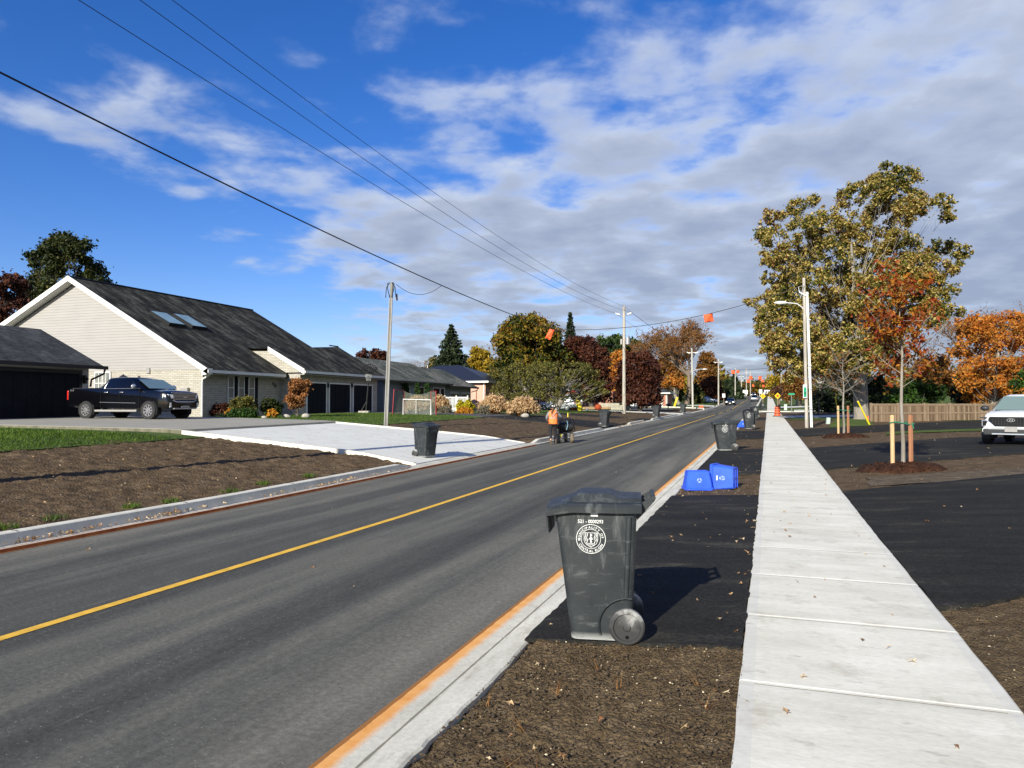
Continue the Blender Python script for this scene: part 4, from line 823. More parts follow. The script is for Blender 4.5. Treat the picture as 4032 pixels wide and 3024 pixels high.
def lobes_from_rows(rows, rpx, n, rs):
    v0, v1 = rows[0][0], rows[-1][0]; out = []; tries = 0
    while len(out) < n and tries < 4000:
        tries += 1; v = rs.uniform(v0, v1)
        a = np.interp(v, [r[0] for r in rows], [r[1] for r in rows]); b = np.interp(v, [r[0] for r in rows], [r[2] for r in rows]); r = rpx*rs.uniform(.7, 1.25)
        if b-a < 2*r*.8: u = (a+b)/2; r = max((b-a)/2, rpx*.35)
        else: u = rs.uniform(a+r*.75, b-r*.75) if b-a > 1.5*r else (a+b)/2
        if v-r*.8 < v0: v = v0+r*.7
        mind = min([math.hypot(u-x, v-y)/(r+q) for x, y, q in out] or [9])
        if mind > .30-tries*.0001: out.append((u, v, r))
    return out
def tree(name, label, cat, Z, base, lobes, mat, leaf, dens=1., trunk=.3, bark='bark', group=None, seed=1, rows=None, rpx=30, nl=26, sub=10, limb=.055, flat=.85, deep=.85, trunks=None, fill=.5, limbs=True, k=.55, ground=None, spread=.85, rrange=(.34, .7)):
    rs = np.random.RandomState(seed)
    if rows: lobes = lobes_from_rows(rows, rpx*1.1, int(nl*1.45), rs)
    B = at(base[0], base[1], Z); gz = T(B.x, B.y) if ground is None else ground; O = Vector((B.x, B.y, gz)); px_ = Z/F
    us = [l[0] for l in lobes]; uc = (min(us)+max(us))/2; Rc = (max(us)-min(us))/2*px_+.5
    view = Vector((B.x, B.y, 0)).normalized()
    C_ = []; Rr = []; LC = []
    for u, v, r in lobes:
        p = at(u, v, Z); R_ = r*px_; d = abs(u-uc)*px_; dd = rs.uniform(-1, 1)*math.sqrt(max(.05, Rc*Rc-d*d))*deep
        q = p+view*dd; kk = depth(q)/Z; q = Vector((0, 0, H))+(p-Vector((0, 0, H)))*kk*1.0 if False else q
        q.z = H+(p.z-H)*kk; LC.append((q, R_))
        for _ in range(sub):
            e = rs.normal(size=3); e /= np.linalg.norm(e); C_.append(np.array(q)+e*R_*spread*rs.uniform(.3, 1)**.6*np.array([1, 1, flat])); Rr.append(R_*rs.uniform(*rrange))
    C_ = np.array(C_)-np.array(O); Rr = np.array(Rr)
    n = np.maximum(3, (dens*6.3*(Rr/leaf)**2*fill).astype(int)); V = leaves(C_, Rr, n, leaf, seed=seed, flat=flat, k=k)
    t = empty(name, O, 0, label, cat, group); crown_mesh('crown', V, mat, t)
    m = MB(); zs = sorted(q.z for q, _ in LC); ctr = sum((q for q, _ in LC), Vector())/len(LC)
    for bi, (bx, tr) in enumerate(trunks or [(0, trunk)]):
        b0 = Vector((bx, 0, -.3)); top = Vector((ctr.x-O.x, ctr.y-O.y, max(zs)*.35+ctr.z*.65-O.z)); zc = min(zs)-O.z
        path = [b0+Vector((0, 0, .0)), b0+Vector((0, 0, .5)), b0.lerp(top, .2)+Vector((rs.uniform(-.1, .1), 0, 0)), b0.lerp(top, .5)+Vector((rs.uniform(-.3, .3), rs.uniform(-.3, .3), 0)), b0.lerp(top, .8), top]
        m.tube(path, [tr*1.45, tr*1.08, tr, tr*.72, tr*.42, tr*.15], 9)
        if limbs:
            for i, (q, r_) in enumerate(LC):
                if i % len(trunks or [0]) != bi: continue
                e = q-O; s = min(.85, max(.18, (e.z*.62)/max(top.z, .1)-rs.uniform(.05, .2))); a = b0.lerp(top, s); mid = a.lerp(e, .5)+Vector((0, 0, -(e-a).length*.08)); lr = max(.012, tr*limb*3*(1-s*.6))
                m.tube([a, mid, e], [lr, lr*.55, lr*.15], 5)
                for _ in range(3): w = e+Vector(rs.normal(size=3)*r_*.7); m.tube([mid.lerp(e, rs.uniform(.2, .9)), w], [lr*.3, lr*.06], 3)
    m.build('trunk', M[bark], t, smooth=60); return t
LM = {}
LM['olive'] = leafmat('olive_gold_leaves', ['#1e280a', '#34400e', '#4e5616', '#746a24', '#a08c46', '#bca868', '#7a542a', '#543418'], .3, vs=.22, clump=.6)
LM['red'] = leafmat('red_orange_leaves', ['#5a1a10', '#7e2c14', '#9a4a1a', '#6a4018', '#b0701f', '#6a6020', '#84301a'], .35, vs=1.5)
LM['orange'] = leafmat('orange_leaves', ['#6e3a14', '#9a541c', '#b86e22', '#cc8a38', '#a0601f', '#a8803a', '#7a5a2a'], .4, vs=.6)
LM['maroon'] = leafmat('maroon_leaves', ['#1e0e0c', '#2e1612', '#402018', '#50291a', '#62381f', '#36201a'], .3, vs=.5)
LM['dkgreen'] = leafmat('dark_green_leaves', ['#0e1808', '#18240c', '#263410', '#38401a', '#4a4c1c', '#5a5420'], .3, vs=.4)
LM['maple'] = leafmat('green_gold_maple_leaves', ['#141f08', '#22320c', '#3a4412', '#605c16', '#8a7420', '#8a5a20', '#5c3c18'], .35, vs=.22, clump=.7)
LM['spruce'] = leafmat('spruce_needles', ['#101a0c', '#1a2612', '#28341a', '#384424'], .12, vs=.6)
LM['cedar'] = leafmat('cedar_foliage', ['#122208', '#20360e', '#2e4a14', '#40601c'], .2, vs=.8)
LM['yellow'] = leafmat('yellow_leaves', ['#6a5a14', '#8a7418', '#a88c24', '#b89a34'], .4, vs=.3)
LM['gnarl'] = leafmat('sparse_green_yellow_leaves', ['#33361a', '#484a20', '#5e5c26', '#7a7436', '#5c5538'], .35, vs=.5)
LM['tan'] = leafmat('brown_tan_leaves', ['#4a3418', '#6a4a20', '#86602c', '#8a5020', '#6a5a2a'], .35, vs=.3)
LM['far'] = leafmat('distant_mixed_leaves', ['#26300e', '#3c4414', '#6a5a1c', '#7a4a1c', '#4a4a18', '#8a7a24', '#303c14'], .3, vs=.035, clump=.9)
LM['grassy'] = leafmat('shrub_leaves', ['#141f0a', '#22300e', '#384414', '#50561c'], .3, vs=2)
LM['fargreen'] = leafmat('distant_green_leaves', ['#1c2c10', '#2a3e16', '#40501c', '#5a6a2c'], .3, vs=.12, clump=.6)
cp = lambda x, y: (2800+x*.6631, 600+y*.6631)
bigfill = [(u_, v_, 82) for u_, v_ in ((1000,250),(1150,330),(760,470),(850,540),(640,520),(450,650),(760,720),(980,740),(540,720),(400,850),(700,880),(870,900),(1010,930),(1180,810),(1150,520),(1020,520),(480,1000),(620,1030),(800,1060),(960,1080),(430,1130),(560,1180),(740,1170),(1270,960),(1200,660),(1300,900),(1330,700),(1080,720),(930,830),(350,960),(900,1240),(560,1240),(480,1290),(760,1290),(1060,1130),(1020,1200),(390,1200))]
big = bigfill+[(1060,120,72),(1140,165,80),(960,190,78),(825,255,78),(1200,270,75),(1345,290,55),(1390,370,48),(980,310,95),(700,370,66),(600,285,42),(470,320,66),(360,395,66),(1120,400,85),(850,430,95),(560,440,85),(400,500,85),(1400,560,66),(1490,595,55),(1290,610,52),(1440,680,48),(335,640,68),(520,610,90),(700,590,95),(900,630,105),(1090,610,92),(1190,730,85),(1310,760,68),(1390,830,58),(330,750,46),(450,790,85),(640,790,100),(850,810,110),(1050,840,95),(1240,880,80),(1370,930,60),(1480,945,32),(290,895,48),(400,930,80),(560,950,95),(750,970,100),(950,1000,105),(330,1040,56),(480,1070,85),(650,1110,95),(850,1130,95),(360,1150,56),(500,1190,66),(400,1255,42),(650,1220,76),(800,1230,66),(560,1290,40),(1080,1010,62),(700,1300,40),(1150,960,60),(230,885,30),(900,1180,70)]
tree('tree', 'tall spreading tree with olive gold leaves behind the wooden fence end', 'tree', 60, (3392, 1652), [cp(x, y)+(r*.66,) for x, y, r in big], LM['olive'], .115, 1.0, .55, 'bark', seed=3, sub=22, limb=.04, fill=1.0, deep=.7, spread=1.12, rrange=(.2, .46), k=.6)
# two young street trees with stakes
def young(name, label, base, topv, spread, mat, leaf, nleaf, seed, bare=False, crown0=.42, r0=.045):
    P = G(*base); Z = depth(P); rs = np.random.RandomState(seed); Ht = (base[1]-topv)*Z/F; t = empty(name, P, 0, label, 'tree', 'young staked trees in the verge'); m = MB()
    tk = [Vector((0, 0, -.1)), Vector((.01, 0, .6)), Vector((-.02, 0, Ht*.35)), Vector((.02, .01, Ht*.6)), Vector((-.03, 0, Ht*.8)), Vector((.03, 0, Ht*.97))]; m.tube(tk, [r0*1.2, r0, r0*.85, r0*.55, r0*.3, .006], 8); tips = []
    for i in range(26 if not bare else 20):
        s = rs.uniform(crown0, .92); z = Ht*s; a = Vector((0, 0, z)); an = rs.uniform(0, 6.28); L_ = spread*(1-abs(s-.55)*1.3)*rs.uniform(.6, 1.05); e = a+Vector((math.cos(an)*L_, math.sin(an)*L_, L_*rs.uniform(.35, .95)))
        m.tube([a, a.lerp(e, .5)+Vector((0, 0, -.04)), e], [r0*.28, r0*.17, .004], 4)
        for _ in range(5):
            b = a.lerp(e, rs.uniform(.3, 1)); f = b+Vector(rs.normal(size=3)*L_*.22)+Vector((0, 0, .06)); m.tube([b, f], [.006, .003], 3); tips += [f, b.lerp(f, .5)]
        tips.append(e)
    m.build('trunk', M['bark'], t, smooth=60); C_ = np.array([tuple(p) for p in tips]); C_ = C_[rs.randint(0, len(C_), nleaf)]
    V = leaves(C_, np.full(len(C_), .16), 1, leaf, up=-.1, seed=seed, k=.8); crown_mesh('crown', V, mat, t)
    # mulch ring
    mb = MB(); ring = []
    for k in range(7):
        rr = [0, .25, .45, .62, .78, .9, .98][k]*1.0; hz = [.16, .15, .13, .11, .08, .03, -.03][k]
        ring.append([(rr*1.0*math.cos(a)*(1+.08*math.sin(3*a+seed))+.0001, rr*.85*math.sin(a)*(1+.1*math.cos(2*a)), T(P.x+rr*math.cos(a), P.y+rr*math.sin(a))-P.z+hz+rs.uniform(-.02, .02)) for a in [2*math.pi*i/36 for i in range(36)]])
    mb.rings(ring, cap=False); o = mb.build('mulch_ring', M['mulch'], None, smooth=180, loc=P); tag(o, ['ring of dark brown mulch round the red leaved sapling', 'ring of dark brown mulch round the bare sapling'][bare], 'mulch ring', 'mulch rings round the saplings')
    nch = 260; c = np.zeros((nch, 3)); an = rs.rand(nch)*6.28; rr = np.sqrt(rs.rand(nch))*.95; c[:, 0] = rr*np.cos(an); c[:, 1] = rr*.85*np.sin(an); c[:, 2] = .15*(1-rr**2)+.02; V = leaves(c, np.full(nch, .02), 1, .035, up=1.2, seed=seed); crown_mesh('bark_chips', V, M['mulch'], o)
    # stakes and ties
    hh = (base[1]-1635)*Z/F if not bare else (1721-1598)*Z/F
    for sx, mt in ((-.235, 'pine'), (.2, 'cedarw')):
        e = Vector((math.cos(YAW), math.sin(YAW), 0))*sx+Vector((0, .05, 0)); s = MB(); s.tube([(0, 0, -.1), (.01*sx, 0, hh)], [.048, .048], 4 if mt == 'cedarw' else 8); o = s.build('stake', M[mt], None, loc=P+e)
        tag(o, '%s wooden stake %s of the %s sapling' % ('pale round' if sx < 0 else 'reddish square', 'on the left' if sx < 0 else 'on the right', 'bare' if bare else 'red leaved'), 'stake', 'stakes beside the saplings')
    s = MB(); a = Vector((math.cos(YAW), math.sin(YAW), 0)); z = hh*.86
    s.tube([a*-.3+Vector((0, 0, z)), a*-.18+Vector((0, -.05, z+.02)), Vector((0, -.06, z-.01)), a*.15+Vector((0, 0, z-.04)), a*.29+Vector((0, .04, z-.03)), a*.2+Vector((0, .1, z)), Vector((0, .06, z+.01)), a*-.3+Vector((0, .08, z))], .012, 5); s.tube([a*.22+Vector((0, -.02, z)), a*.26+Vector((0, -.04, z-.14))], .012, 4)
    o = s.build('tree_tie', M['tie'], t)
    return t
M['pine'] = pm('pale_stake_wood', (.55, .38, .20, 1), (.42, .28, .15, 1), 4, st=(6, 6, .5)); M['cedarw'] = pm('reddish_stake_wood', (.36, .17, .09, 1), (.28, .12, .06, 1), 4, st=(6, 6, .5)); M['tie'] = pm('green_tie_tape', (.03, .20, .11, 1))
young('sapling', 'young staked tree with loose red and orange leaves beside the driveway', (3556, 1847), 1095, 1.35, LM['red'], .062, 2700, 5)
young('sapling', 'young staked tree with nearly bare twigs before the large trunk', (3323, 1721), 1385, 1.35, LM['tan'], .05, 260, 8, True, .4, .05)
# right side
tree('tree', 'bright orange maple beyond the wooden fence', 'tree', 62, (3905, 1655), None, LM['orange'], .14, 1.0, .28, 'bark', seed=5, flat=1., rows=[(1235, 3900, 4060), (1285, 3760, 4110), (1350, 3712, 4130), (1420, 3712, 4130), (1480, 3735, 4120), (1550, 3785, 4090)], rpx=38, nl=34, sub=8, fill=.6)
def bare(name, label, Z, base, topv, spread, mat, nleaf, seed, group=None, bark='barkt', r0=.25, lvl=4, leaf=.14, tilt=.55, cat='tree', first=.3, nb=4):
    rs = np.random.RandomState(seed); P = gnd(base, Z); Ht = H+(1593-topv)*Z/F-P.z; t = empty(name, P, 0, label, cat, group); m = MB(); tips = []
    def grow(p, d, L_, r, k):
        q = p+d*L_*.5+Vector(rs.normal(size=3)*L_*.05); e = q+(d+Vector((0, 0, .12))).normalized()*L_*.5; m.tube([p, q, e], [r, r*.8, r*.6], 6 if k > 2 else 3); 
        if k <= 2: tips.extend([e, q])
        if k <= 0: return
        for _ in range(nb if k > 1 else nb+1):
            dd = (d+Vector(rs.normal(size=3)*tilt)+Vector((0, 0, .15))).normalized(); grow(p.lerp(e, rs.uniform(.55, 1)) if k < lvl else e, dd, L_*rs.uniform(.58, .8), r*.5, k-1)
    L0 = Ht*first; grow(Vector((0, 0, -.2)), Vector((0, 0, 1)), L0, r0, lvl)
    zs = max(v[2] for v in m.v); s = Ht/zs; m.v = [(x*s*spread, y*s*spread, z*s) for x, y, z in m.v]; m.build('trunk', M[bark], t)
    C_ = np.array([(p.x*s*spread, p.y*s*spread, p.z*s) for p in tips]); C_ = C_[rs.randint(0, len(C_), nleaf)]; V = leaves(C_, np.full(len(C_), leaf*2.5), 1, leaf, seed=seed, k=.8); crown_mesh('crown', V, mat, t); return t
bare('tree', 'bare brown crowned tree showing above the orange maple', 92, 3900, 1175, 1.5, LM['tan'], 3000, 3, lvl=5, r0=.3, leaf=.12)
def mound(name, label, cat, Z, rows, mat, leaf, seed=1, group=None, rpx=None, nl=10, dens=1., fill=.7, sub=8, flat=1., deep=.6, stem=True, base=None):
    rs = np.random.RandomState(seed); w = max(r[2]-r[1] for r in rows); rpx = rpx or w*.2; lb = lobes_from_rows(rows, rpx, nl, rs); uc = sum((r[1]+r[2])/2 for r in rows)/len(rows)
    P = gnd(uc, Z) if base is None else base; px_ = Z/F; C_ = []; Rr = []; view = Vector((P.x, P.y, 0)).normalized()
    for u, v, r in lb:
        p = at(u, v, Z); R_ = r*px_; q = p+view*rs.uniform(-1, 1)*w*px_*.4*deep; q.z = max(q.z, P.z+R_*.4)
        for _ in range(sub): e = rs.normal(size=3); e /= np.linalg.norm(e); C_.append(np.array(q)+e*R_*.8*rs.uniform(.4, 1)*np.array([1, 1, flat])); Rr.append(R_*rs.uniform(.36, .6))
    C_ = np.array(C_)-np.array(P); C_[:, 2] = np.maximum(C_[:, 2], .03); Rr = np.array(Rr); n = np.maximum(3, (dens*9*(Rr/leaf)**2*fill).astype(int)); V = leaves(C_, Rr, n, leaf, seed=seed, flat=flat)
    V[:, 2] = np.maximum(V[:, 2], -.02); t = empty(name, P, 0, label, cat, group); crown_mesh('foliage', V, mat, t)
    if stem:
        m = MB()
        for i in range(min(7, len(C_))): e = Vector(C_[rs.randint(len(C_))]); m.tube([(e.x*.15, e.y*.15, -.1), (e.x*.6, e.y*.6, e.z*.6), tuple(e)], [.03, .02, .008], 4)
        m.build('stem', M['barkd'], t)
    return t
mound('evergreen_hedge', 'bright green cedar hedge rising above the wooden fence', 'hedge', 66, [(1502, 3560, 3680), (1530, 3490, 3735), (1600, 3470, 3745)], LM['cedar'], .15, 2, nl=18, rpx=30)
for i, (lb, Z, rw, nl) in enumerate([
    ('dark evergreen in shade left of the cedar hedge', 70, [(1475, 3400, 3470), (1510, 3370, 3490), (1610, 3360, 3500)], 12),
    ('very dark evergreen between the cedar hedge and the orange maple trunk', 72, [(1495, 3745, 3900), (1530, 3735, 3930), (1600, 3735, 3960)], 14),
    ('green evergreen at the right edge behind the parked white SUV', 60, [(1470, 3990, 4100), (1520, 3975, 4120), (1610, 3970, 4130)], 12),
    ('broad dark spruce hedge left of the tall tree trunk', 88, [(1500, 3250, 3340), (1540, 3200, 3400), (1610, 3180, 3420)], 16),
    ('dark green conifer behind the right hand utility pole', 115, [(1430, 3230, 3300), (1500, 3200, 3320), (1600, 3190, 3330)], 12)]):
    mound('evergreen', lb, 'evergreen', Z, rw, LM['spruce' if i != 2 else 'cedar'], .17, 10+i, 'evergreens behind the fence and the tall tree', nl=nl)
tree('tree', 'white barked birch with dark scars right of the utility pole', 'tree', 95, (3243, 1605), None, LM['tan'], .2, .8, .28, 'birch' if 'birch' in M else 'bark', seed=9, rows=[(1330, 3190, 3290), (1400, 3150, 3320), (1490, 3160, 3310)], rpx=26, nl=14) if False else None
def mb_birch():
    t = NT('birch_bark'); n = t.noise(1.2, 5, .6, st=(.5, .5, 2.2)); return t.fin(t.ramp(n, [(.42, (.03, .027, .025, 1)), (.47, (.45, .43, .39, 1)), (.7, (.55, .53, .49, 1))]), .8)
M['birch'] = mb_birch()
tree('birch_tree', 'white barked birch with dark scars right of the utility pole', 'tree', 95, (3243, 1605), None, LM['tan'], .2, .8, .3, 'birch', seed=9, rows=[(1330, 3190, 3290), (1400, 3150, 3320), (1490, 3160, 3310)], rpx=26, nl=14)
tree('tree', 'brown and olive leaved tree beyond the side street on the right', 'tree', 135, (3150, 1600), None, LM['tan'], .3, 1., .3, 'barkd', seed=12, rows=[(1440, 3100, 3180), (1480, 3080, 3210), (1560, 3070, 3230)], rpx=22, nl=16)
tree('tree', 'yellow green tree far right of the road end', 'tree', 230, (3055, 1580), None, LM['yellow'], .5, 1., .3, 'barkd', seed=13, rows=[(1478, 3030, 3075), (1500, 3015, 3095), (1560, 3010, 3100)], rpx=14, nl=14)
bare('sapling', 'small russet leaved young tree beside the yellow warning signs', 118, 3070, 1520, 1.5, LM['maroon'], 700, 6, lvl=3, r0=.08, leaf=.13)
bare('sapling', 'thin dark sapling between the side sidewalk and the large trunk', 78, 3218, 1500, 1.2, LM['tan'], 60, 7, lvl=3, r0=.06, leaf=.1, bark='barkd')
# left side
tree('tree', 'tall dark green tree rising behind the big house gable', 'tree', 75, (250, 1600), None, LM['dkgreen'], .17, 1.1, .35, 'barkd', seed=21, rows=[(915, 225, 300), (945, 130, 330), (985, 105, 370), (1030, 92, 395), (1080, 72, 425), (1150, 70, 440), (1280, 90, 430)], rpx=34, nl=42, fill=.7)
tree('tree', 'dark maroon tree at the left edge behind the big house', 'tree', 62, (20, 1600), None, LM['maroon'], .15, 1.1, .3, 'barkd', seed=22, rows=[(1085, -60, 50), (1125, -100, 120), (1200, -120, 160), (1330, -120, 150)], rpx=34, nl=24, fill=.7)
tree('tree', 'rounded maroon tree showing above the grey bungalow roof', 'tree', 98, (1465, 1580), None, LM['maroon'], .2, 1.1, .25, 'barkd', seed=23, rows=[(1374, 1430, 1500), (1400, 1404, 1535), (1470, 1400, 1540)], rpx=20, nl=16, fill=.8)
bare('tree', 'small leafless tree above the bungalow ridge right of the near pole', 130, 1590, 1398, 2.2, LM['tan'], 60, 4, lvl=5, r0=.15)
tree('tree', 'pale green willow left of the dark spruce', 'tree', 140, (1710, 1580), None, LM['gnarl'], .3, 1., .3, 'barkd', seed=24, rows=[(1412, 1690, 1735), (1440, 1658, 1770), (1500, 1650, 1780)], rpx=20, nl=14, fill=.8)
tree('tree', 'yellow leaved tree right of the dark spruce', 'tree', 125, (1890, 1580), None, LM['yellow'], .26, 1., .3, 'barkd', seed=25, rows=[(1368, 1865, 1910), (1400, 1838, 1940), (1480, 1835, 1950)], rpx=22, nl=16, fill=.7)
def spruce(label, Z, u, topv, botv, hw, seed, group='spruces', mat='spruce'):
    rs = np.random.RandomState(seed); P = gnd(u, Z); px_ = Z/F; top = H+(1593-topv)*px_-P.z; bot = max(.4, H+(1593-botv)*px_-P.z-1.5); C_ = []; Rr = []
    Rm = hw*px_; n = 26
    for i in range(n):
        s = i/(n-1); z = bot+(top-bot)*s; R_ = Rm*(1-s)**.9*rs.uniform(.85, 1.1)+.12; k = max(5, int(15*(1-s)+4)); a0 = rs.uniform(0, 6)
        for j in range(k):
            a = a0+2*math.pi*j/k+rs.uniform(-.2, .2); rr = R_*rs.uniform(.75, 1.08)
            for f in (.3, .55, .78, 1.): C_.append((math.cos(a)*rr*f, math.sin(a)*rr*f, z-rr*f*.28+rs.uniform(-.1, .1))); Rr.append(max(.12, Rm*.15*(1-s*.6)))
    C_ = np.array(C_); Rr = np.array(Rr); leaf = Z*.0021; nn = np.maximum(3, (5*(Rr/leaf)**2*.6).astype(int)); V = leaves(C_, Rr, nn, leaf, flat=.45, up=.1, seed=seed, sc_out=0)
    t = empty('spruce_tree', P, 0, label, 'spruce', group); crown_mesh('crown', V, LM[mat], t); m = MB(); m.tube([(0, 0, -.2), (0, 0, top*.98)], [Rm*.09, .03], 7); m.build('trunk', M['barkd'], t); return t
spruce('tall dark green spruce behind the black metal roof', 108, 1777, 1282, 1500, 118, 1)
spruce('slim drooping conifer tip above the maroon maple', 108, 2246, 1235, 1400, 42, 2)
spruce('blue green spruce beside the far left poles', 225, 2893, 1472, 1580, 40, 3)
spruce('small dark spruce nearer the white square sign', 205, 2862, 1500, 1585, 30, 4)
tree('tree', 'large green and gold maple left of the orange cable flag', 'tree', 92, (2060, 1600), None, LM['maple'], .2, 1.1, .4, 'barkd', seed=26, rows=[(1238, 2030, 2110), (1265, 1985, 2150), (1300, 1955, 2185), (1350, 1952, 2215), (1400, 1938, 2245), (1490, 1925, 2255)], rpx=36, nl=46, fill=.75)
tree('tree', 'dark maroon maple behind the gnarled tree', 'tree', 98, (2330, 1600), None, LM['maroon'], .2, 1.1, .35, 'barkd', seed=27, rows=[(1325, 2240, 2340), (1365, 2210, 2375), (1430, 2220, 2400), (1500, 2260, 2415), (1560, 2300, 2410)], rpx=32, nl=34, fill=.75)
tree('tree', 'tan and green tree filling the gap between the sapling and the orange maple', 'tree', 80, (3690, 1640), None, LM['tan'], .17, .8, .2, 'barkd', seed=61, rows=[(1400, 3640, 3730), (1450, 3600, 3760), (1540, 3590, 3770)], rpx=28, nl=14)
def gnarled(label, Z, base, rows, seed, nl):
    t = tree('tree', label, 'tree', Z, base, None, LM['gnarl'], .11, .55, .3, 'bark', seed=seed, rows=rows, rpx=26, nl=nl, sub=9, fill=.36, flat=.6, limb=.06, group='gnarled spreading trees in the front yard'); return t
gnarled('wide gnarled tree with sparse yellow green leaves, directly behind the worker', 75, (2190, 1630), [(1418, 2110, 2290), (1450, 2070, 2350), (1500, 2070, 2395), (1550, 2090, 2395), (1580, 2130, 2350)], 31, 34)
gnarled('wide gnarled tree with sparse leaves above the right ornamental grasses', 84, (2098, 1600), [(1425, 1990, 2140), (1455, 1930, 2150), (1500, 1915, 2150), (1550, 1925, 2140), (1580, 1960, 2120)], 32, 26)
tree('tree', 'distant rounded green trees behind the transformer pole', 'tree', 165, (2440, 1590), None, LM['fargreen'], .38, 1., .4, 'barkd', seed=33, rows=[(1320, 2350, 2430), (1345, 2320, 2520), (1400, 2320, 2548), (1500, 2320, 2555)], rpx=30, nl=30, fill=.7)
tree('tree', 'golden orange maple just left of the transformer pole', 'tree', 118, (2440, 1590), None, LM['orange'], .26, 1., .3, 'barkd', seed=34, rows=[(1380, 2425, 2485), (1410, 2395, 2495), (1460, 2388, 2490), (1540, 2390, 2480)], rpx=24, nl=18, fill=.7)
tree('tree', 'wide low maroon maple right of the transformer pole', 'tree', 93, (2520, 1598), None, LM['maroon'], .19, 1.1, .3, 'barkd', seed=35, rows=[(1388, 2475, 2550), (1420, 2445, 2585), (1470, 2430, 2605), (1510, 2412, 2614), (1550, 2420, 2612), (1580, 2440, 2600)], rpx=30, nl=38, fill=.75)
bare('tree', 'tall half bare brown tree with forked pale trunk left of the far street lamp', 150, 2703, 1248, 1.05, LM['tan'], 9500, 11, lvl=6, r0=.36, leaf=.19, bark='barkt', first=.24, tilt=.46, nb=4)
tree('tree', 'orange tinged low branched tree against the half bare tree', 'tree', 146, (2672, 1592), None, LM['orange'], .3, .8, .35, 'bark', seed=37, rows=[(1478, 2620, 2690), (1500, 2608, 2700), (1525, 2612, 2690)], rpx=16, nl=9, fill=.5)
tree('tree', 'hazy brown tree left behind the half bare tree', 'tree', 175, (2650, 1590), None, LM['tan'], .36, .7, .3, 'barkd', seed=38, rows=[(1378, 2600, 2660), (1420, 2585, 2700), (1490, 2580, 2700)], rpx=24, nl=18, fill=.5)
tree('tree', 'olive brown tree right of the half bare tree', 'tree', 185, (2785, 1585), None, LM['tan'], .36, .9, .3, 'barkd', seed=39, rows=[(1384, 2765, 2805), (1415, 2745, 2822), (1480, 2740, 2828), (1540, 2745, 2820)], rpx=20, nl=22, fill=.6)
tree('tree', 'shaded maroon tree over the parked silver blue hatchback', 'tree', 168, (2800, 1588), None, LM['maroon'], .34, 1., .3, 'barkd', seed=40, rows=[(1488, 2770, 2830), (1530, 2750, 2848), (1575, 2740, 2845)], rpx=18, nl=16, fill=.75)
for i, (lb, Z, rw) in enumerate([('dark green thicket left of the third street lamp', 158, [(1515, 2700, 2760), (1550, 2680, 2775), (1595, 2680, 2780)]), ('dark shaded thicket behind the white garage house', 150, [(1480, 2640, 2700), (1530, 2630, 2700), (1590, 2640, 2700)]), ('olive thicket beyond the white square sign', 240, [(1495, 2830, 2880), (1540, 2825, 2900), (1580, 2830, 2900)])]):
    mound('thicket', lb, 'thicket', Z, rw, LM['dkgreen'], .3, 50+i, 'thickets along the far left side', nl=12)
# the far wood, one mass
rs = np.random.RandomState(5); C_ = []; Rr = []
for i in range(900):
    u = rs.uniform(2790, 3160); Z = rs.uniform(365, 420); tv = np.interp(u, [2790, 2870, 2910, 2960, 3010, 3060, 3110, 3160], [1490, 1497, 1508, 1505, 1500, 1484, 1492, 1480])
    v = tv+6+rs.rand()**1.3*62; p = at(u, v, Z); C_.append(tuple(p)); Rr.append(rs.uniform(.9, 2.2))
C_ = np.array(C_); Rr = np.array(Rr); o = crown_mesh('far_wood', leaves(C_, Rr, 24, .65, seed=9), LM['far'], None); tag(o, 'distant autumn wood closing the end of the street', 'wood', kind='stuff')
C_ = []
for i in range(1500):
    an = rs.uniform(-1.25, 1.35); d = rs.uniform(330, 420); C_.append((math.sin(an)*d, math.cos(an)*d, rs.uniform(1, 13)+3))
C_ = np.array(C_); keep = (np.abs(np.arctan2(C_[:, 0], C_[:, 1])) > .05); C_ = C_[keep]; o = crown_mesh('tree_line', leaves(C_, np.full(len(C_), 5.), 26, 1.6, seed=8), LM['far'], None); tag(o, 'low line of distant trees behind the houses', 'trees', kind='stuff')
# shrubs before the big house
SH = [('low burgundy shrub under the left front window', 42, [(1590, 850, 880), (1600, 818, 905), (1628, 812, 908)], 'maroon', .06),
      ('rounded hydrangea bush with brown flower heads in the front bed', 40.5, [(1562, 950, 985), (1580, 915, 1010), (1625, 905, 1020)], 'gnarl', .075),
      ('low spreading juniper at the front of the bed', 38, [(1612, 920, 970), (1622, 900, 1010), (1645, 893, 1022)], 'cedar', .05),
      ('dark green bush right of the hydrangea', 41.5, [(1572, 1040, 1090), (1590, 1025, 1112), (1628, 1022, 1112)], 'grassy', .07),
      ('small dark yew beside the burgundy shrub', 38.5, [(1628, 855, 890), (1640, 848, 898), (1650, 848, 898)], 'spruce', .05)]
for i, (lb, Z, rw, mt, lf) in enumerate(SH): mound('shrub', lb, 'shrub', Z, rw, LM[mt], lf, 60+i, 'shrubs before the big house', nl=12, fill=.8)
LM['mum'] = leafmat('golden_leaves', ['#8a5a14', '#b87a1c', '#c89030', '#7a5a1c'], .3, vs=3); LM['hyd'] = leafmat('dried_flower_heads', ['#6a4020', '#84542c', '#9a6a3c', '#5a3418'], .2, vs=2)
mound('shrub', 'small golden leaved shrub right of the juniper', 'shrub', 38.5, [(1610, 1055, 1085), (1622, 1048, 1092), (1640, 1045, 1092)], LM['mum'], .06, 71, 'shrubs before the big house', nl=8)
mound('shrub', 'small orange leaved plant left of the juniper', 'shrub', 38, [(1606, 890, 915), (1620, 882, 912), (1632, 882, 905)], LM['mum'], .05, 72, 'shrubs before the big house', nl=5)
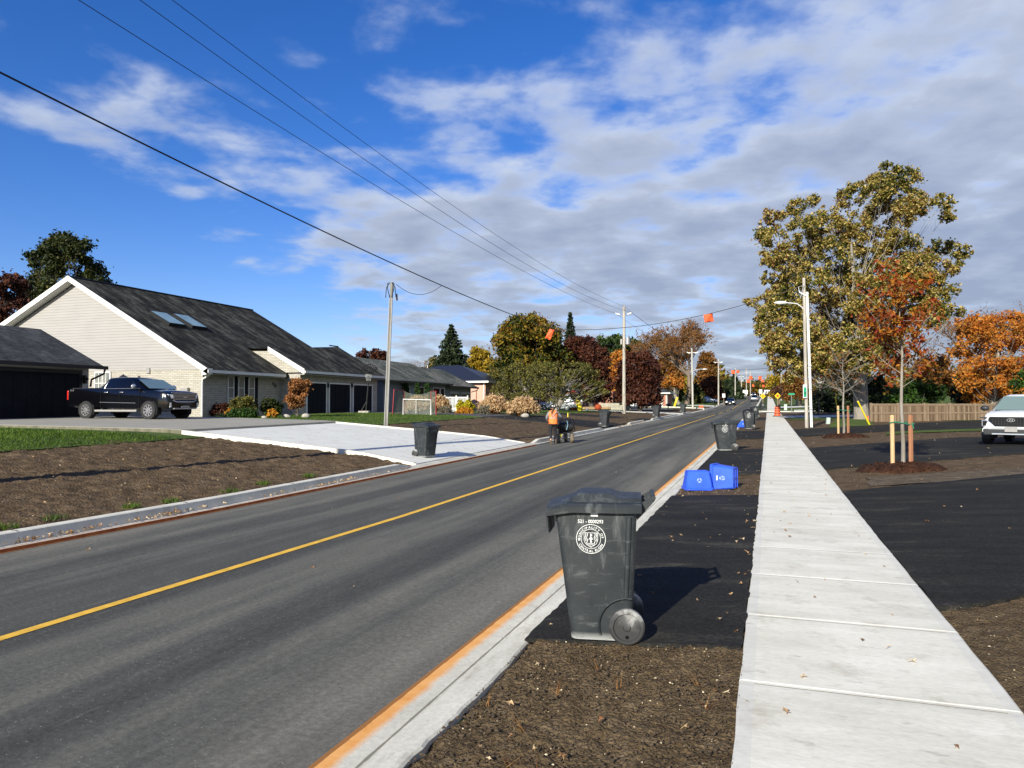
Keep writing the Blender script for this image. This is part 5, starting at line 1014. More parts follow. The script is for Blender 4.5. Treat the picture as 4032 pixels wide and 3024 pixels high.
tree('flowering_shrub', 'hydrangea tree with brown flower heads before the garage doors', 'shrub', 40.5, (1168, 1640), None, LM['hyd'], .075, 1.2, .04, 'barkd', seed=73, rows=[(1492, 1140, 1232), (1515, 1135, 1230), (1545, 1138, 1215), (1575, 1112, 1205), (1600, 1125, 1200)], rpx=17, nl=24, sub=6, fill=.9, limb=.1)
# cone shaped topiaries before the bungalow
for i, (u, lb) in enumerate(((1600, 'clipped green cone shrub before the bungalow, leftmost of three'), (1645, 'clipped green cone shrub before the bungalow, middle of three'), (1684, 'clipped green cone shrub before the bungalow, rightmost of three'))):
    Z = 62; mound('topiary', lb, 'topiary', Z, [(1508, u-10, u+6), (1525, u-15, u+12), (1548, u-12, u+16), (1610, u-8, u+14)], LM['cedar'], .07, 80+i, 'clipped cone shrubs before the bungalow', nl=12, rpx=11, fill=1.)
LM['plume'] = leafmat('tan_grass_plumes', ['#a88a62', '#c0a278', '#d0b48c', '#b89468'], .4, vs=2); LM['blade'] = leafmat('rust_grass_blades', ['#6a3c1a', '#8a5424', '#a8743c', '#b89058', '#7a4a20'], .4, vs=2)
def pampas(label, u, topv, hw, Z, seed, n=150):
    rs = np.random.RandomState(seed); P = gnd(u, Z); px_ = Z/F; Ht = (H+(1593-topv)*px_-P.z); R_ = hw*px_; t = empty('ornamental_grass', P, 0, label, 'ornamental grass', 'tall ornamental grasses behind the hockey goals'); V = []; C_ = []
    for i in range(n*3):
        a = rs.uniform(0, 6.283); rr = R_*math.sqrt(rs.rand()); h = Ht*(1-.35*(rr/R_)**2)*rs.uniform(.55, 1); b = np.array([math.cos(a)*rr*.35, math.sin(a)*rr*.35, 0]); e = np.array([math.cos(a)*rr, math.sin(a)*rr, h]); mdl = (b+e)/2+np.array([0, 0, h*.15]); w = np.array([math.sin(a), -math.cos(a), 0])*.035
        V += [b-w, b+w, mdl+w, mdl-w, mdl-w, mdl+w, e+w*.3, e-w*.3]
        if i < n*1.6: C_.append(np.array([e[0], e[1], h*rs.uniform(.45, 1) if rr > R_*.6 else h]))
    m = len(V)//4; npmesh('blades', V, np.arange(m*4).reshape(-1, 4), LM['blade'], t); C_ = np.array(C_); crown_mesh('plumes', leaves(C_, np.full(len(C_), .2), 16, .085, seed=seed, up=.3), LM['plume'], t); return t
pampas('tall tan plumed grass clump right of the low boulder shrubs, widest of the row', 1945, 1556, 60, 55, 1); pampas('tan plumed grass clump nearest the worker', 2060, 1563, 62, 54, 2, 170); pampas('tan plumed grass clump seen through the hockey goals', 1650, 1558, 55, 57, 3, 130); pampas('tan plumed grass clump just right of the hockey goals', 1735, 1556, 38, 58, 4, 90)
LM['lav'] = leafmat('grey_sage_stems', ['#5a5648', '#746e5c', '#8a8472'], .3, vs=2)
mound('shrub', 'wispy grey sage clump between the goals and the yellow shrub', 'shrub', 54, [(1600, 1735, 1765), (1612, 1722, 1780), (1628, 1720, 1778)], LM['lav'], .05, 91, 'low clumps beside the asphalt drive', nl=9)
mound('shrub', 'wispy grey sage clump left of the widest plumed grass', 'shrub', 52, [(1598, 1885, 1925), (1612, 1870, 1935), (1636, 1870, 1930)], LM['lav'], .05, 92, 'low clumps beside the asphalt drive', nl=9)
LM['ylw'] = leafmat('lemon_yellow_foliage', ['#8a8414', '#a89c1c', '#c4b424', '#7a7a18'], .35, vs=2)
mound('shrub', 'bright lemon yellow shrub in the middle of the grass row', 'shrub', 54, [(1578, 1800, 1840), (1592, 1786, 1865), (1612, 1790, 1870)], LM['ylw'], .07, 93, 'low clumps beside the asphalt drive', nl=14, fill=.9)
mound('shrub', 'low orange hosta leaves beneath the yellow shrub', 'shrub', 53, [(1606, 1795, 1860), (1620, 1792, 1865), (1632, 1795, 1862)], LM['mum'], .08, 94, 'low clumps beside the asphalt drive', nl=12, fill=.8)
for i, u in enumerate((2383, 2404, 2423, 2443)): mound('clipped_bush', ['rounded clipped bush by the picket fence, leftmost of four', 'rounded clipped bush by the picket fence, second from the left', 'rounded clipped bush by the picket fence, third from the left', 'rounded clipped bush by the picket fence, rightmost of four'][i], 'bush', 108, [(1563, u-7, u+7), (1572, u-11, u+11), (1590, u-11, u+11)], LM['cedar'], .13, 100+i, 'clipped bushes by the picket fence', nl=6)
# rose bush by the white SUV
LM['rose'] = leafmat('pale_pink_roses', ['#d8a890', '#e8c0a0', '#d88878'], .3)
t = mound('rose_bush', 'rose bush with pale pink blooms peeping over the white SUV bonnet', 'rose bush', 26, [(1583, 3965, 3995), (1600, 3955, 4010), (1640, 3955, 4015)], LM['grassy'], .04, 111, nl=9, fill=.35)
C_ = np.array([tuple(at(u, v, 26)-t.location) for u, v in ((3958, 1601), (3990, 1582), (3996, 1578))]); crown_mesh('rose_bloom', leaves(C_, np.full(3, .05), 30, .035, seed=3), LM['rose'], t)
# ================================================================ fence, poles, wires, street things
M['fwood'] = None
def m_fence():
    t = NT('weathered_fence_boards'); X, Y, Z = t.xyz(); s = t.math('DIVIDE', X, .14); f = t.math('FRACT', s); idn = t.math('FLOOR', s); w = t.n('ShaderNodeTexWhiteNoise', noise_dimensions='1D'); t.link(idn, w.inputs[1])
    n = t.noise(3, 6, .65, st=(4, 4, .35)); col = t.ramp(t.math('ADD', t.math('MULTIPLY', n, .6), t.math('MULTIPLY', w.outputs[0], .4)), [(.3, (.10, .065, .04, 1)), (.5, (.18, .125, .08, 1)), (.7, (.27, .20, .135, 1))])
    col = t.mix(t.math('LESS_THAN', f, .09), col, (.03, .02, .014, 1)); return t.fin(col, .85, n, .3, .01, spec=.2)
M['fwood'] = m_fence(); M['fpost'] = pm('fence_post_wood', (.26, .19, .125, 1), (.17, .12, .08, 1), 4, st=(4, 4, .4)); M['polew'] = pm('pale_pole_wood', (.42, .385, .33, 1), (.27, .245, .21, 1), 2.2, st=(3, 3, .5), bs=.3); M['polec'] = pm('concrete_pole', (.44, .42, .37, 1), (.36, .34, .30, 1), 3); M['metal'] = pm('galvanised_steel', (.42, .43, .44, 1), rough=.4, metal=.6); M['wire'] = pm('black_wire', (.008, .008, .009, 1), rough=.6); M['orange'] = pm('orange_flag_cloth', (.85, .12, .035, 1), (.75, .10, .03, 1), rough=.7)
M['yel'] = pm('yellow_plastic', (.75, .62, .03, 1), rough=.5); M['cond'] = pm('white_conduit', (.66, .66, .64, 1), rough=.45); M['green'] = pm('sign_green', (.02, .32, .16, 1), rough=.5); M['dgreen'] = pm('dark_sign_green', (.01, .12, .07, 1), rough=.5); M['signy'] = pm('warning_yellow', (.85, .50, .02, 1), rough=.5); M['porc'] = pm('white_porcelain', (.7, .7, .68, 1), rough=.3)
A = at(3429, 1593, 54); Bd = Vector((math.cos(R(19.1-17)+0), math.sin(R(19.1-17)), 0)); Bd = Vector((math.cos(R(19.1+17)), math.sin(R(19.1+17)), 0))
A = Vector((A.x, A.y, 0)); fr = empty('wooden_fence', (A.x, A.y, 0), R(36.1), 'brown wooden board fence with posts and middle rail beside the tall tree', 'fence')
for i in range(9):
    p = A+Bd*(2.45*i); q = A+Bd*(2.45*(i+1)); g0 = T(p.x, p.y)-.1; tp = 1.78+.0*i; x0 = 2.45*i
    m = MB(); m.box((x0+.07, -.02, g0), (x0+2.38, .02, tp-.06)); m.build('board_panel', M['fwood'], fr); m = MB(); m.box((x0+.07, -.05, tp-.16), (x0+2.38, -.02, tp-.03)); m.box((x0+.07, -.055, 1.02), (x0+2.38, -.02, 1.12)); m.box((x0+.05, -.06, tp-.06), (x0+2.40, .06, tp-.01)); m.build('rail', M['fpost'], fr)
    m = MB(); m.box((x0-.06, -.07, g0), (x0+.07, .06, tp+.04)); m.build('post', M['fpost'], fr)
def ztop(P, u, v): return at(u, v, depth(P)).z-P.z
def lamp_arm(o, z, length, ang, rise=.35, mat='cond', r=.04):
    d = Vector((math.cos(ang), math.sin(ang), 0)); m = MB(); m.tube([Vector((0, 0, z)), d*length*.18+Vector((0, 0, z+rise*.55)), d*length*.45+Vector((0, 0, z+rise*.9)), d*length+Vector((0, 0, z+rise))], r, 6); m.build('lamp_arm', M[mat], o, smooth=60)
    m = MB(); a = d*(length)+Vector((0, 0, z+rise)); b = a+d*.75; m.tube([a, a+d*.1, a+d*.45, b], [.05, .10, .11, .03], 8); m.build('lamp_head', M[mat], o, smooth=50)
def pole(base, top, label, r0=.16, r1=.11, mat='polew', P=None, arms=True, group='utility poles', lean=0):
    P = P or G(*base); h = ztop(P, *top); o = empty('utility_pole', P, 0, label, 'utility pole', group); tx = at(top[0], top[1], depth(P)); d = Vector((tx.x-P.x, tx.y-P.y, 0))
    m = MB(); n = 5; m.tube([d*(i/n)+Vector((0, 0, -.3+(h+.3)*i/n)) for i in range(n+1)], [r0+(r1-r0)*i/n for i in range(n+1)], 10); m.build('pole', M[mat], o, smooth=60); return o, P, h, d
# near left pole outside the frame still throws its shadow and carries the lines
Pn = Vector((-14.15, 6.6, T(-14.15, 6.6))); on = empty('utility_pole', Pn, 0, 'tall utility pole left of the camera carrying the nearest wires', 'utility pole', 'utility poles'); m = MB(); m.tube([(0, 0, -.3), (0, 0, 13)], [.2, .13], 10); m.build('pole', M['polew'], on, smooth=60)
oC, PC, hC_, dC = pole((2457, 1628), (2457, 1205), 'tall pale wooden utility pole with grey transformer beside the lawn', .2, .13, 'polew')
def zc(v): return at(2457, v, depth(PC)).z-PC.z
m = MB(); zi = zc(1243); m.tube([(-.8, .0, zi+.25), (-.5, 0, zi+.1), (0, 0, zi-.12), (.5, 0, zi+.1), (.8, 0, zi+.3)], .03, 6); m.build('bracket', M['metal'], oC)
for sx in (-1, 1):
    m = MB(); m.tube([(sx*.85, 0, zi+.27), (sx*.4, 0, zi+.12)], .075, 8); m.build('insulator', M['porc'], oC, smooth=60)
m = MB(); m.lathe([(.05, zc(1328)), (.24, zc(1330)), (.24, zc(1356)), (.05, zc(1358))], 14, (.42, 0, 0)); m.build('transformer', M['metal'], oC, smooth=50)
m = MB(); m.tube([(.5, 0, zc(1330)), (.5, .0, zc(1318)), (.62, 0, zc(1302)), (.72, 0, zc(1288)), (.55, 0, zc(1284))], .025, 5); m.tube([(.75, 0, zc(1294)), (.75, 0, zc(1283))], .05, 6); m.cbox((-.25, 0, zc(1345)), (.16, .2, .55)); m.build('fuse_gear', M['gutterm'], oC)
M['poled'] = pm('grey_pole_wood', (.22, .215, .19, 1), (.13, .125, .11, 1), 2.2, st=(3, 3, .5))
oL, PL, hL, dL = pole((1520, 1680), (1543, 1112), 'slim weathered pole with cable conduits standing at the lawn edge', .085, .07, 'poled', P=gnd(1520, 33.5))
m = MB(); m.tube([Vector((.08, -.03, 0)), dL*.9+Vector((.06, -.03, hL*.9))], .028, 6); m.tube([Vector((-.03, -.10, 0)), dL*.88+Vector((-.04, -.08, hL*.88))], .025, 6); m.build('conduit', M['gutterm'], oL)
m = MB(); T_ = dL+Vector((0, 0, hL))
for s in (-1, 1): m.tube([T_+Vector((s*.05, -.1, -.7)), T_+Vector((s*.16, -.1, -.3)), T_+Vector((s*.16, -.1, -.05)), T_+Vector((s*.05, -.1, -.02)), T_+Vector((s*.22, -.1, -.25)), T_+Vector((s*.26, -.1, -.7))], .018, 5)
m.tube([T_+Vector((.3, -.1, -.55)), T_+Vector((.32, -.1, -.85))], .04, 5); m.build('cable_loop', M['wire'], oL)
oR, PR, hR, dR = pole((3176, 1681), (3165, 1094), 'pale wooden utility pole with white conduits, lamp arm and green sign beside the sidewalk', .105, .09, 'polew', P=gnd(3176, 44.8))
ex = Vector((math.cos(YAW), math.sin(YAW), 0)); ey = Vector((-math.sin(YAW), math.cos(YAW), 0))
def rz_(v): return at(3176, v, 44.8).z-PR.z
m = MB()
for k, x in enumerate((.15, .235)): m.tube([ex*(x+.06)-ey*.08+Vector((0, 0, 0)), ex*(x-.05)+dR*.85-ey*.08+Vector((0, 0, rz_(1150)))], .038, 7)
m.build('conduit', M['cond'], oR, smooth=60)
m = MB()
for v in (1260, 1350, 1440, 1530, 1610): m.cbox(ex*.2-ey*.17+dR*((1681-v)/590)+Vector((0, 0, rz_(v))), (.2, .02, .03))
m.tube([dR*.75+Vector((0, 0, rz_(1165)))-ey*.2, dR*.75-ex*.3+Vector((0, 0, rz_(1150))), dR*.75-ex*.35+Vector((0, 0, rz_(1130))), dR*.75-ex*.1+Vector((0, 0, rz_(1125)))-ey*.2, dR*.75-ex*.25+Vector((0, 0, rz_(1175)))], .03, 5); m.build('strap', M['metal'], oR)
lamp_arm(oR, rz_(1232), 1.15, YAW+math.pi, .62)
so_ = empty('green_sign', PR+ex*-.17-ey*.2+Vector((0, 0, 0)), YAW, 'narrow white sign with green arrow fixed to the right utility pole', 'sign'); m = MB(); z0, z1 = rz_(1567), rz_(1515); m.box((-.12, -.02, z0), (.12, .0, z1)); m.build('board', M['white'], so_)
m = MB(); m.add([(-.09, -.026, z0+.05), (.09, -.026, z0+.05), (.09, -.026, z1-.24), (0, -.026, z1-.06), (-.09, -.026, z1-.24)], [(0, 1, 2, 3, 4)]); m.build('green_panel', M['green'], so_)
m = MB(); m.box((-.055, -.032, z0+.22), (.055, -.028, z0+.38)); m.rings([[(rr*math.cos(a), -.03, z1-.27+rr*math.sin(a)) for a in [2*math.pi*k/14 for k in range(14)]] for rr in (.05, .035)], cap=False); [m.box((-.06+.03*k, -.032, z0+.11), (-.045+.03*k, -.028, z0+.15)) for k in range(5)]; m.build('symbol', M['dgreen'], so_)
# guy wire with its yellow guard
def wire(name, pts, r, label, cat, group=None, mat='wire', n=4):
    m = MB(); o0 = Vector(pts[0]); m.tube([Vector(p)-o0 for p in pts], r, n); o = m.build(name, M[mat], None, loc=o0); tag(o, label, cat, group); return o
def sag(a, b, s, n=16): a = Vector(a); b = Vector(b); return [a.lerp(b, i/n)-Vector((0, 0, s*4*(i/n)*(1-i/n))) for i in range(n+1)]
gA = G(3424, 1673); gT = PR+dR*.9+Vector((0, 0, rz_(1160))); wire('guy_wire', [gT, gA], .012, 'guy wire slanting from the right utility pole down to the yellow guard', 'guy wire', mat='metal')
k = gA.lerp(gT, .19); wire('guy_guard', [gA, k], .055, 'yellow plastic guard leaning at the fence end', 'guy guard', 'yellow guy guards', 'yel', 8)
a = gnd(3299, 84); wire('guy_guard', [a, at(3289, 1563, 84)], .06, 'yellow plastic guard leaning before the dark spruce hedge', 'guy guard', 'yellow guy guards', 'yel', 8)
for i, (u0, v0, u1, v1) in enumerate(((2652, 1600, 2665, 1563), (2656, 1601, 2670, 1564))): Z = 128; a = gnd(u0, Z); wire('guy_guard', [a, at(u1, v1, Z)], .07, 'yellow guy guard leaning by the white garage house, %s of the pair' % ('left' if not i else 'right'), 'guy guard', 'yellow guy guards', 'yel', 8)
# other poles up the street
fars = [((2728, 1610), (2724, 1372), 'pale concrete street lamp pole, nearest on the left past the maroon maple', True, 'polec'), ((2829, 1594), (2829, 1414), 'grey wooden pole behind the parked silver blue hatchback', False, 'polew'), ((2895, 1573), (2895, 1449), 'concrete lamp pole just past the oncoming black saloon', True, 'polec'), ((2920, 1568), (2919, 1476), 'concrete lamp pole second from the far end on the left', True, 'polec')]
FP = []
for b, tp, lb, lamp, mt in fars:
    o, P, h, d = pole(b, tp, lb, .17, .12, mt); FP.append((P, h)); 
    if lamp: lamp_arm(o, h*(.62 if mt == 'polec' and b[0] == 2728 else .7), 1.6 if b[0] == 2728 else 3.2, YAW, .35 if b[0] == 2728 else 1.4, r=.05)
    m = MB(); m.tube([(-.7, 0, h*.93), (.7, 0, h*.93)], .05, 6); m.tube([(-.9, 0, h*.94), (-.4, 0, h*.92)], .08, 6); m.tube([(.9, 0, h*.94), (.4, 0, h*.92)], .08, 6); m.build('insulator', M['porc'], o)
for u, tv, Z, lb in ((2939, 1449, 300, 'tall grey pole at the far end of the left side'), (2955, 1462, 305, 'slim pole right of the tall grey pole at the far end'), (3076, 1474, 190, 'far right pole, leftmost of the three beyond the warning signs'), (3106, 1472, 160, 'far right pole, middle of the three beyond the warning signs'), (3137, 1457, 140, 'far right pole, rightmost of the three beyond the warning signs')):
    o, P, h, d = pole((u, 1590), (u, tv), lb, .2, .15, 'polew', P=gnd(u, Z)); FP.append((P, h)); m = MB(); m.cbox((0, 0, h*.92), (1.2, .1, .1)); m.build('crossarm', M['polew'], o)
# overhead wires
def quad3(p1, p2, p3, y0, y1, n=26):
    ys = [p1.y, p2.y, p3.y]; cz = np.polyfit(ys, [p1.z, p2.z, p3.z], 2); out = []
    for i in range(n+1): y = y0+(y1-y0)*i/n; x = p1.x+(p3.x-p1.x)*(y-p1.y)/(p3.y-p1.y); out.append(Vector((x, y, float(np.polyval(cz, y)))))
    return out
Ctop = PC+Vector((0, 0, hC_)); Cl = PC+Vector((-.85, 0, zi+.27)); Cr = PC+Vector((.85, 0, zi+.3))
for (u0, v0), (u1, v1), E, lb in (((310, 0), (2016, 1043), Cl, 'overhead power line, lowest of the three thin ones'), ((551, 0), (2016, 1007), Cr, 'overhead power line, middle of the three thin ones'), ((679, 0), (2016, 966), Ctop, 'overhead power line, highest of the three thin ones')):
    x1 = -14.15+(E.x+14.15)*.08; p1 = onX(u0, v0, x1); xm = p1.x+(E.x-p1.x)*.35
    for _ in range(6): p2 = onX(u1, v1, xm); xm = p1.x+(E.x-p1.x)*(p2.y-p1.y)/(E.y-p1.y)
    wire('power_line', quad3(p1, p2, E, 6.6, E.y), .011, lb, 'overhead wire', 'thin overhead power lines')
Ck = PC+Vector((0, -.2, zc(1366))); p1 = onX(0, 285, -14.2); xm = -14.5
for _ in range(6): p2 = onX(1549, 1039, xm); xm = p1.x+(Ck.x-p1.x)*(p2.y-p1.y)/(Ck.y-p1.y)
cab = quad3(p1, p2, Ck, 6.6, Ck.y, 40); wire('communication_cable', cab, .021, 'thick black overhead cable running above the left verge', 'overhead cable', None, n=6)
def on_cable(u): return min(cab, key=lambda p: abs(pxu(p)-u))
def pxu(p): X = p.x*math.cos(YAW)+p.y*math.sin(YAW); return 2016+F*X/max(.1, depth(p))
def lerpcable(u):
    for a, b in zip(cab, cab[1:]):
        if pxu(a) <= u <= pxu(b): return a.lerp(b, (u-pxu(a))/(pxu(b)-pxu(a)))
    return on_cable(u)
J = lerpcable(2176); Rt = PR+dR*.95+Vector((0, 0, rz_(1122))); cross = sag(J, Rt, .85, 24); wire('communication_cable', cross, .02, 'twisted cable crossing the road to the right hand pole', 'overhead cable', None, n=5)
K = lerpcable(1738); Lt = PL+dL+Vector((.2, 0, hL-.08)); wire('service_drop', sag(Lt, K, .45), .014, 'short twisted drop wire from the slim pole up to the thick cable', 'overhead cable')
def flag(P, w, h, label, tilt=0, drop=0):
    m = MB(); n = 5; V = []
    for j in range(n+1):
        for i in range(n+1): V.append((w*(i/n-.5), .05*math.sin(i*1.3+j*.8)+.02*j, -h*j/n-drop*i/n*0))
    m.add(V, [(j*(n+1)+i, j*(n+1)+i+1, (j+1)*(n+1)+i+1, (j+1)*(n+1)+i) for j in range(n) for i in range(n)])
    o = m.build('warning_flag', M['orange'], None, loc=P, smooth=180); o.rotation_euler = (0, tilt, YAW); sl = o.modifiers.new('s', 'SOLIDIFY'); sl.thickness = .006; tag(o, label, 'warning flag', 'orange flags hung on the overhead cables'); return o
def on_cross(u): return min([a.lerp(b, k/8) for a, b in zip(cross, cross[1:]) for k in range(8)], key=lambda p: abs(pxu(p)-u))
flag(on_cross(2792), .58, .52, 'square orange flag hanging right of centre on the crossing cable', R(-10)); o = flag(J+Vector((0, 0, .0)), .5, .75, 'folded orange flag where the crossing cable leaves the thick cable', R(28)); o.scale = (.75, 1, 1)
# more crossings far up the street
xf = [((2829, 1458), (3140, 1436), 150, 140, [(2888, 'far orange flag left of the concrete lamp pole', .62), (2908, 'far orange flag right of the concrete lamp pole', .5)]), ((2895, 1478), (3106, 1476), 228, 215, [(2957, 'far orange flag above the road, left one of the second crossing', .9), (2994, 'far orange flag above the road, right one of the second crossing', .9)]), ((2920, 1494), (3078, 1490), 270, 255, [(2948, 'small reddish flag, left one of the third crossing', .9), (3004, 'small reddish flag, right one of the third crossing', .8)]), ((2939, 1512), (3070, 1512), 320, 300, [(2966, 'tiny orange flag, left one of the farthest crossing', .8), (3007, 'tiny orange flag, right one of the farthest crossing', .8)])]
for i, (a, b, Za, Zb, fl) in enumerate(xf):
    pa, pb = at(*a, Za), at(*b, Zb); pts = sag(pa, pb, .3, 12); wire('communication_cable', pts, .03, ['cable crossing the road at the hatchback', 'second far cable crossing the road', 'third far cable crossing the road', 'farthest cable crossing the road'][i], 'overhead cable')
    for u, lb, w in fl: flag(min([p.lerp(q, k/8) for p, q in zip(pts, pts[1:]) for k in range(8)], key=lambda p: abs(pxu(p)-u)), w*1.15, w*1.2, lb)
for i, (a, b, lb) in enumerate(((Ctop, FP[0][0]+Vector((0, 0, FP[0][1])), 'top'), (Cr, FP[0][0]+Vector((.7, 0, FP[0][1]*.93)), 'road side'), (Cl, FP[0][0]+Vector((-.7, 0, FP[0][1]*.93)), 'yard side'))): wire('power_line', sag(a, b, .5), .014, '%s wire running from the transformer pole to the next pole' % lb, 'overhead wire')
for i in range(3):
    a = FP[i][0]+Vector((0, 0, FP[i][1]*.95)); b = FP[i+1][0]+Vector((0, 0, FP[i+1][1]*.95)); wire('power_line', sag(a, b, .7), .02, 'thin wire between far left poles, %s span' % ('nearest', 'middle', 'farthest')[i], 'overhead wire')
# signs
def post_sign(name, u, vb, v0, v1, w, Z, label, cat, mat, diamond=False, sym=None, postmat='fpost', pr=.05):
    P = gnd(u, Z); o = empty(name, P, YAW, label, cat); zt = at(u, v0, Z).z-P.z; zb = at(u, v1, Z).z-P.z; m = MB(); m.box((-pr, .0, -.2), (pr, pr*2, (zt+zb)/2 if diamond else zt)); m.build('post', M[postmat], o); m = MB(); c = (zt+zb)/2; h = (zt-zb)/2
    if diamond: m.add([(0, -.02, zb), (w/2, -.02, c), (0, -.02, zt), (-w/2, -.02, c), (0, 0, zb), (w/2, 0, c), (0, 0, zt), (-w/2, 0, c)], [(0, 1, 2, 3), (4, 7, 6, 5), (0, 4, 5, 1), (1, 5, 6, 2), (2, 6, 7, 3), (3, 7, 4, 0)])
    else: m.box((-w/2, -.03, zb), (w/2, 0, zt))
    m.build('board', M[mat], o)
    if sym: m = MB(); sym(m, c, h, w); m.build('symbol', M['dark' if mat != 'signy' or u < 3030 else 'orange'], o)
    return o
post_sign('warning_sign', 3004, 1600, 1549, 1571, .9, 120, 'yellow diamond warning sign on the left of the two, with black symbol', 'warning sign', 'signy', True, lambda m, c, h, w: (m.cbox((0, -.03, c), (.1, .01, h*.7)), m.cbox((.03, -.03, c+h*.15), (.25, .01, .08))))
post_sign('warning_sign', 3062, 1595, 1546, 1571, .95, 115, 'yellow diamond warning sign on the right of the two, with orange disc', 'warning sign', 'signy', True, lambda m, c, h, w: m.rings([[(r*math.cos(a), -.03, c+r*math.sin(a)) for a in [2*math.pi*k/14 for k in range(14)]] for r in (.2, .02)]))
post_sign('notice_sign', 2850, 1593, 1550, 1565, .6, 150, 'white square sign on a wooden post by the left kerb', 'sign', 'white', sym=lambda m, c, h, w: m.cbox((0, -.035, c), (.06, .01, h*1.2)))
post_sign('street_sign', 3117, 1623, 1548, 1555, .76, 92, 'green street name sign on a thin steel post at the side street', 'street sign', 'green', postmat='metal', pr=.035)
post_sign('stop_sign', 3044, 1545, 1521, 1531, .8, 300, 'distant pale sign standing behind the white estate car', 'sign', 'metal', True, postmat='metal')
for i, (u0, u1, v0, v1, Z, lb) in enumerate(((2926, 2944, 1536, 1552, 300, 'white board standing at the far left corner'), (2989, 3001, 1534, 1549, 290, 'white box beside the far end of the road'))):
    P = gnd((u0+u1)/2, Z); k = Z/F; m = MB(); m.cbox((0, 0, (H+(1593-(v0+v1)/2)*k-P.z)), ((u1-u0)*k, .4, (v1-v0)*k)); m.cbox((-.3, 0, .3), (.12, .12, 1.2)); m.cbox((.3, 0, .3), (.12, .12, 1.2)); o = m.build('board_sign', M['white'], None, loc=P); tag(o, lb, 'board')
o = empty('lawn_sign', gnd(2760, 118), YAW, 'small red orange lawn sign near the left kerb', 'sign'); m = MB(); m.cbox((0, 0, .35), (.68, .03, .3)); m.build('board', M['orange'], o); m = MB(); m.cbox((-.25, 0, .15), (.03, .03, .4)); m.cbox((.25, 0, .15), (.03, .03, .4)); m.build('leg', M['metal'], o)
o = empty('wooden_rack', gnd(2762, 128), YAW, 'low wooden rail frame behind the red lawn sign', 'rail'); m = MB(); m.cbox((0, 0, .5), (.75, .06, .08)); m.build('rail', M['fpost'], o)
for s in (-1, 1): m = MB(); m.cbox((s*.33, 0, .2), (.08, .08, .8)); m.build('post', M['fpost'], o)
P = gnd(3259, 50.5); m = MB(); m.box((-.11, -.1, -.1), (.11, .1, .42)); o = m.build('utility_pedestal', pm('pale_green_plastic', (.42, .52, .45, 1)), None, bevel=.02, loc=P); o.rotation_euler = (R(3), R(4), YAW); tag(o, 'pale green utility pedestal standing right of the utility pole', 'utility box')
P = gnd(3093, 105); m = MB(); m.box((-.2, -.2, -.1), (.2, .2, .85)); o = m.build('utility_pedestal', bpy.data.materials['pale_green_plastic'], None, bevel=.02, loc=P); tag(o, 'pale utility box by the far side path', 'utility box')
P = gnd(3416, 53); m = MB(); m.box((-.05, -.03, -.1), (.05, .03, .45)); o = m.build('marker_post', M['orange'], None, loc=P); tag(o, 'short orange marker at the fence end', 'marker')
P = gnd(2236, 58); m = MB(); m.box((-.03, -.03, -.05), (.03, .03, .32)); o = m.build('marker_stake', M['yel'], None, loc=P); tag(o, 'short yellow stake on the lawn right of the worker', 'marker')
o = empty('mailbox', gnd(2631, 104), YAW, 'dark mailbox on a post before the white garage house', 'mailbox'); m = MB(); m.tube([(-.28, 0, .72), (.25, 0, .72)], .16, 10); m.build('box', M['black'], o); m = MB(); m.box((-.05, -.05, -.1), (.05, .05, .62)); m.build('post', M['fpost'], o)
# construction barrel
P = G(3061, 1640); o = empty('construction_barrel', P+Vector((0, 0, .006)), 0, 'orange and black striped construction barrel on the sidewalk', 'barrel'); m = MB(); m.box((-.42, -.3, 0), (.42, .3, .07)); m.build('base', M['black'], o, bevel=.02)
bars = [(.07, .26), (.26, .34), (.34, .50), (.50, .58), (.58, .73), (.73, .80), (.80, .93)]; rr = lambda z: .30-.09*z
m = MB(); m.lathe([(rr(z)+d, z) for z, d in ((.07, 0), (.3, 0), (.31, -.012), (.52, -.012), (.53, 0), (.76, -.01), (.93, -.01), (.95, -.03), (1.0, -.12))], 20); m.build('body', M['black'], o, smooth=40)
for a, b in ((.09, .25), (.33, .48), (.56, .70), (.78, .90)): m = MB(); m.lathe([(rr(a)+.004, a), (rr(b)+.004, b)], 20); m.build('stripe', M['orange'], o, smooth=60)
m = MB(); m.tube([(-.08, 0, .98), (-.06, 0, 1.06), (.06, 0, 1.06), (.08, 0, .98)], .02, 6); m.build('handle', M['black'], o)
# ---------------------------------------------------------------- wheeled bins
def m_bin():
    t = NT('worn_charcoal_plastic'); n = t.noise(3.5, 6, .65); s = t.noise(9, 7, .7, st=(.5, 1, 2.6), off=(2, 7, 1)); v = t.noise(5, 6, .7, st=(2.5, 1, .5), off=(5, 0, 3)); X, Y, Z = t.xyz()
    col = t.ramp(n, [(.35, (.015, .0185, .021, 1)), (.65, (.027, .032, .035, 1))]); sc_ = t.math('MULTIPLY', t.math('SUBTRACT', t.math('MAXIMUM', s, v), .56, clamp=True), 3.0, clamp=True)
    col = t.mix(t.math('MULTIPLY', sc_, .75), col, (.20, .21, .21, 1)); low = t.math('MULTIPLY', t.math('SUBTRACT', .075, Z), 18, clamp=True); low = t.math('MULTIPLY', low, t.ramp(s, [(.38, 0.), (.5, 1.)])); col = t.mix(t.math('MULTIPLY', low, .75), col, (.40, .41, .40, 1))
    return t.fin(col, .5, s, .12, .004, spec=.4)
M['bin'] = m_bin(); M['mark'] = pm('white_print', (.72, .73, .72, 1), (.60, .61, .60, 1), 30, rough=.6)
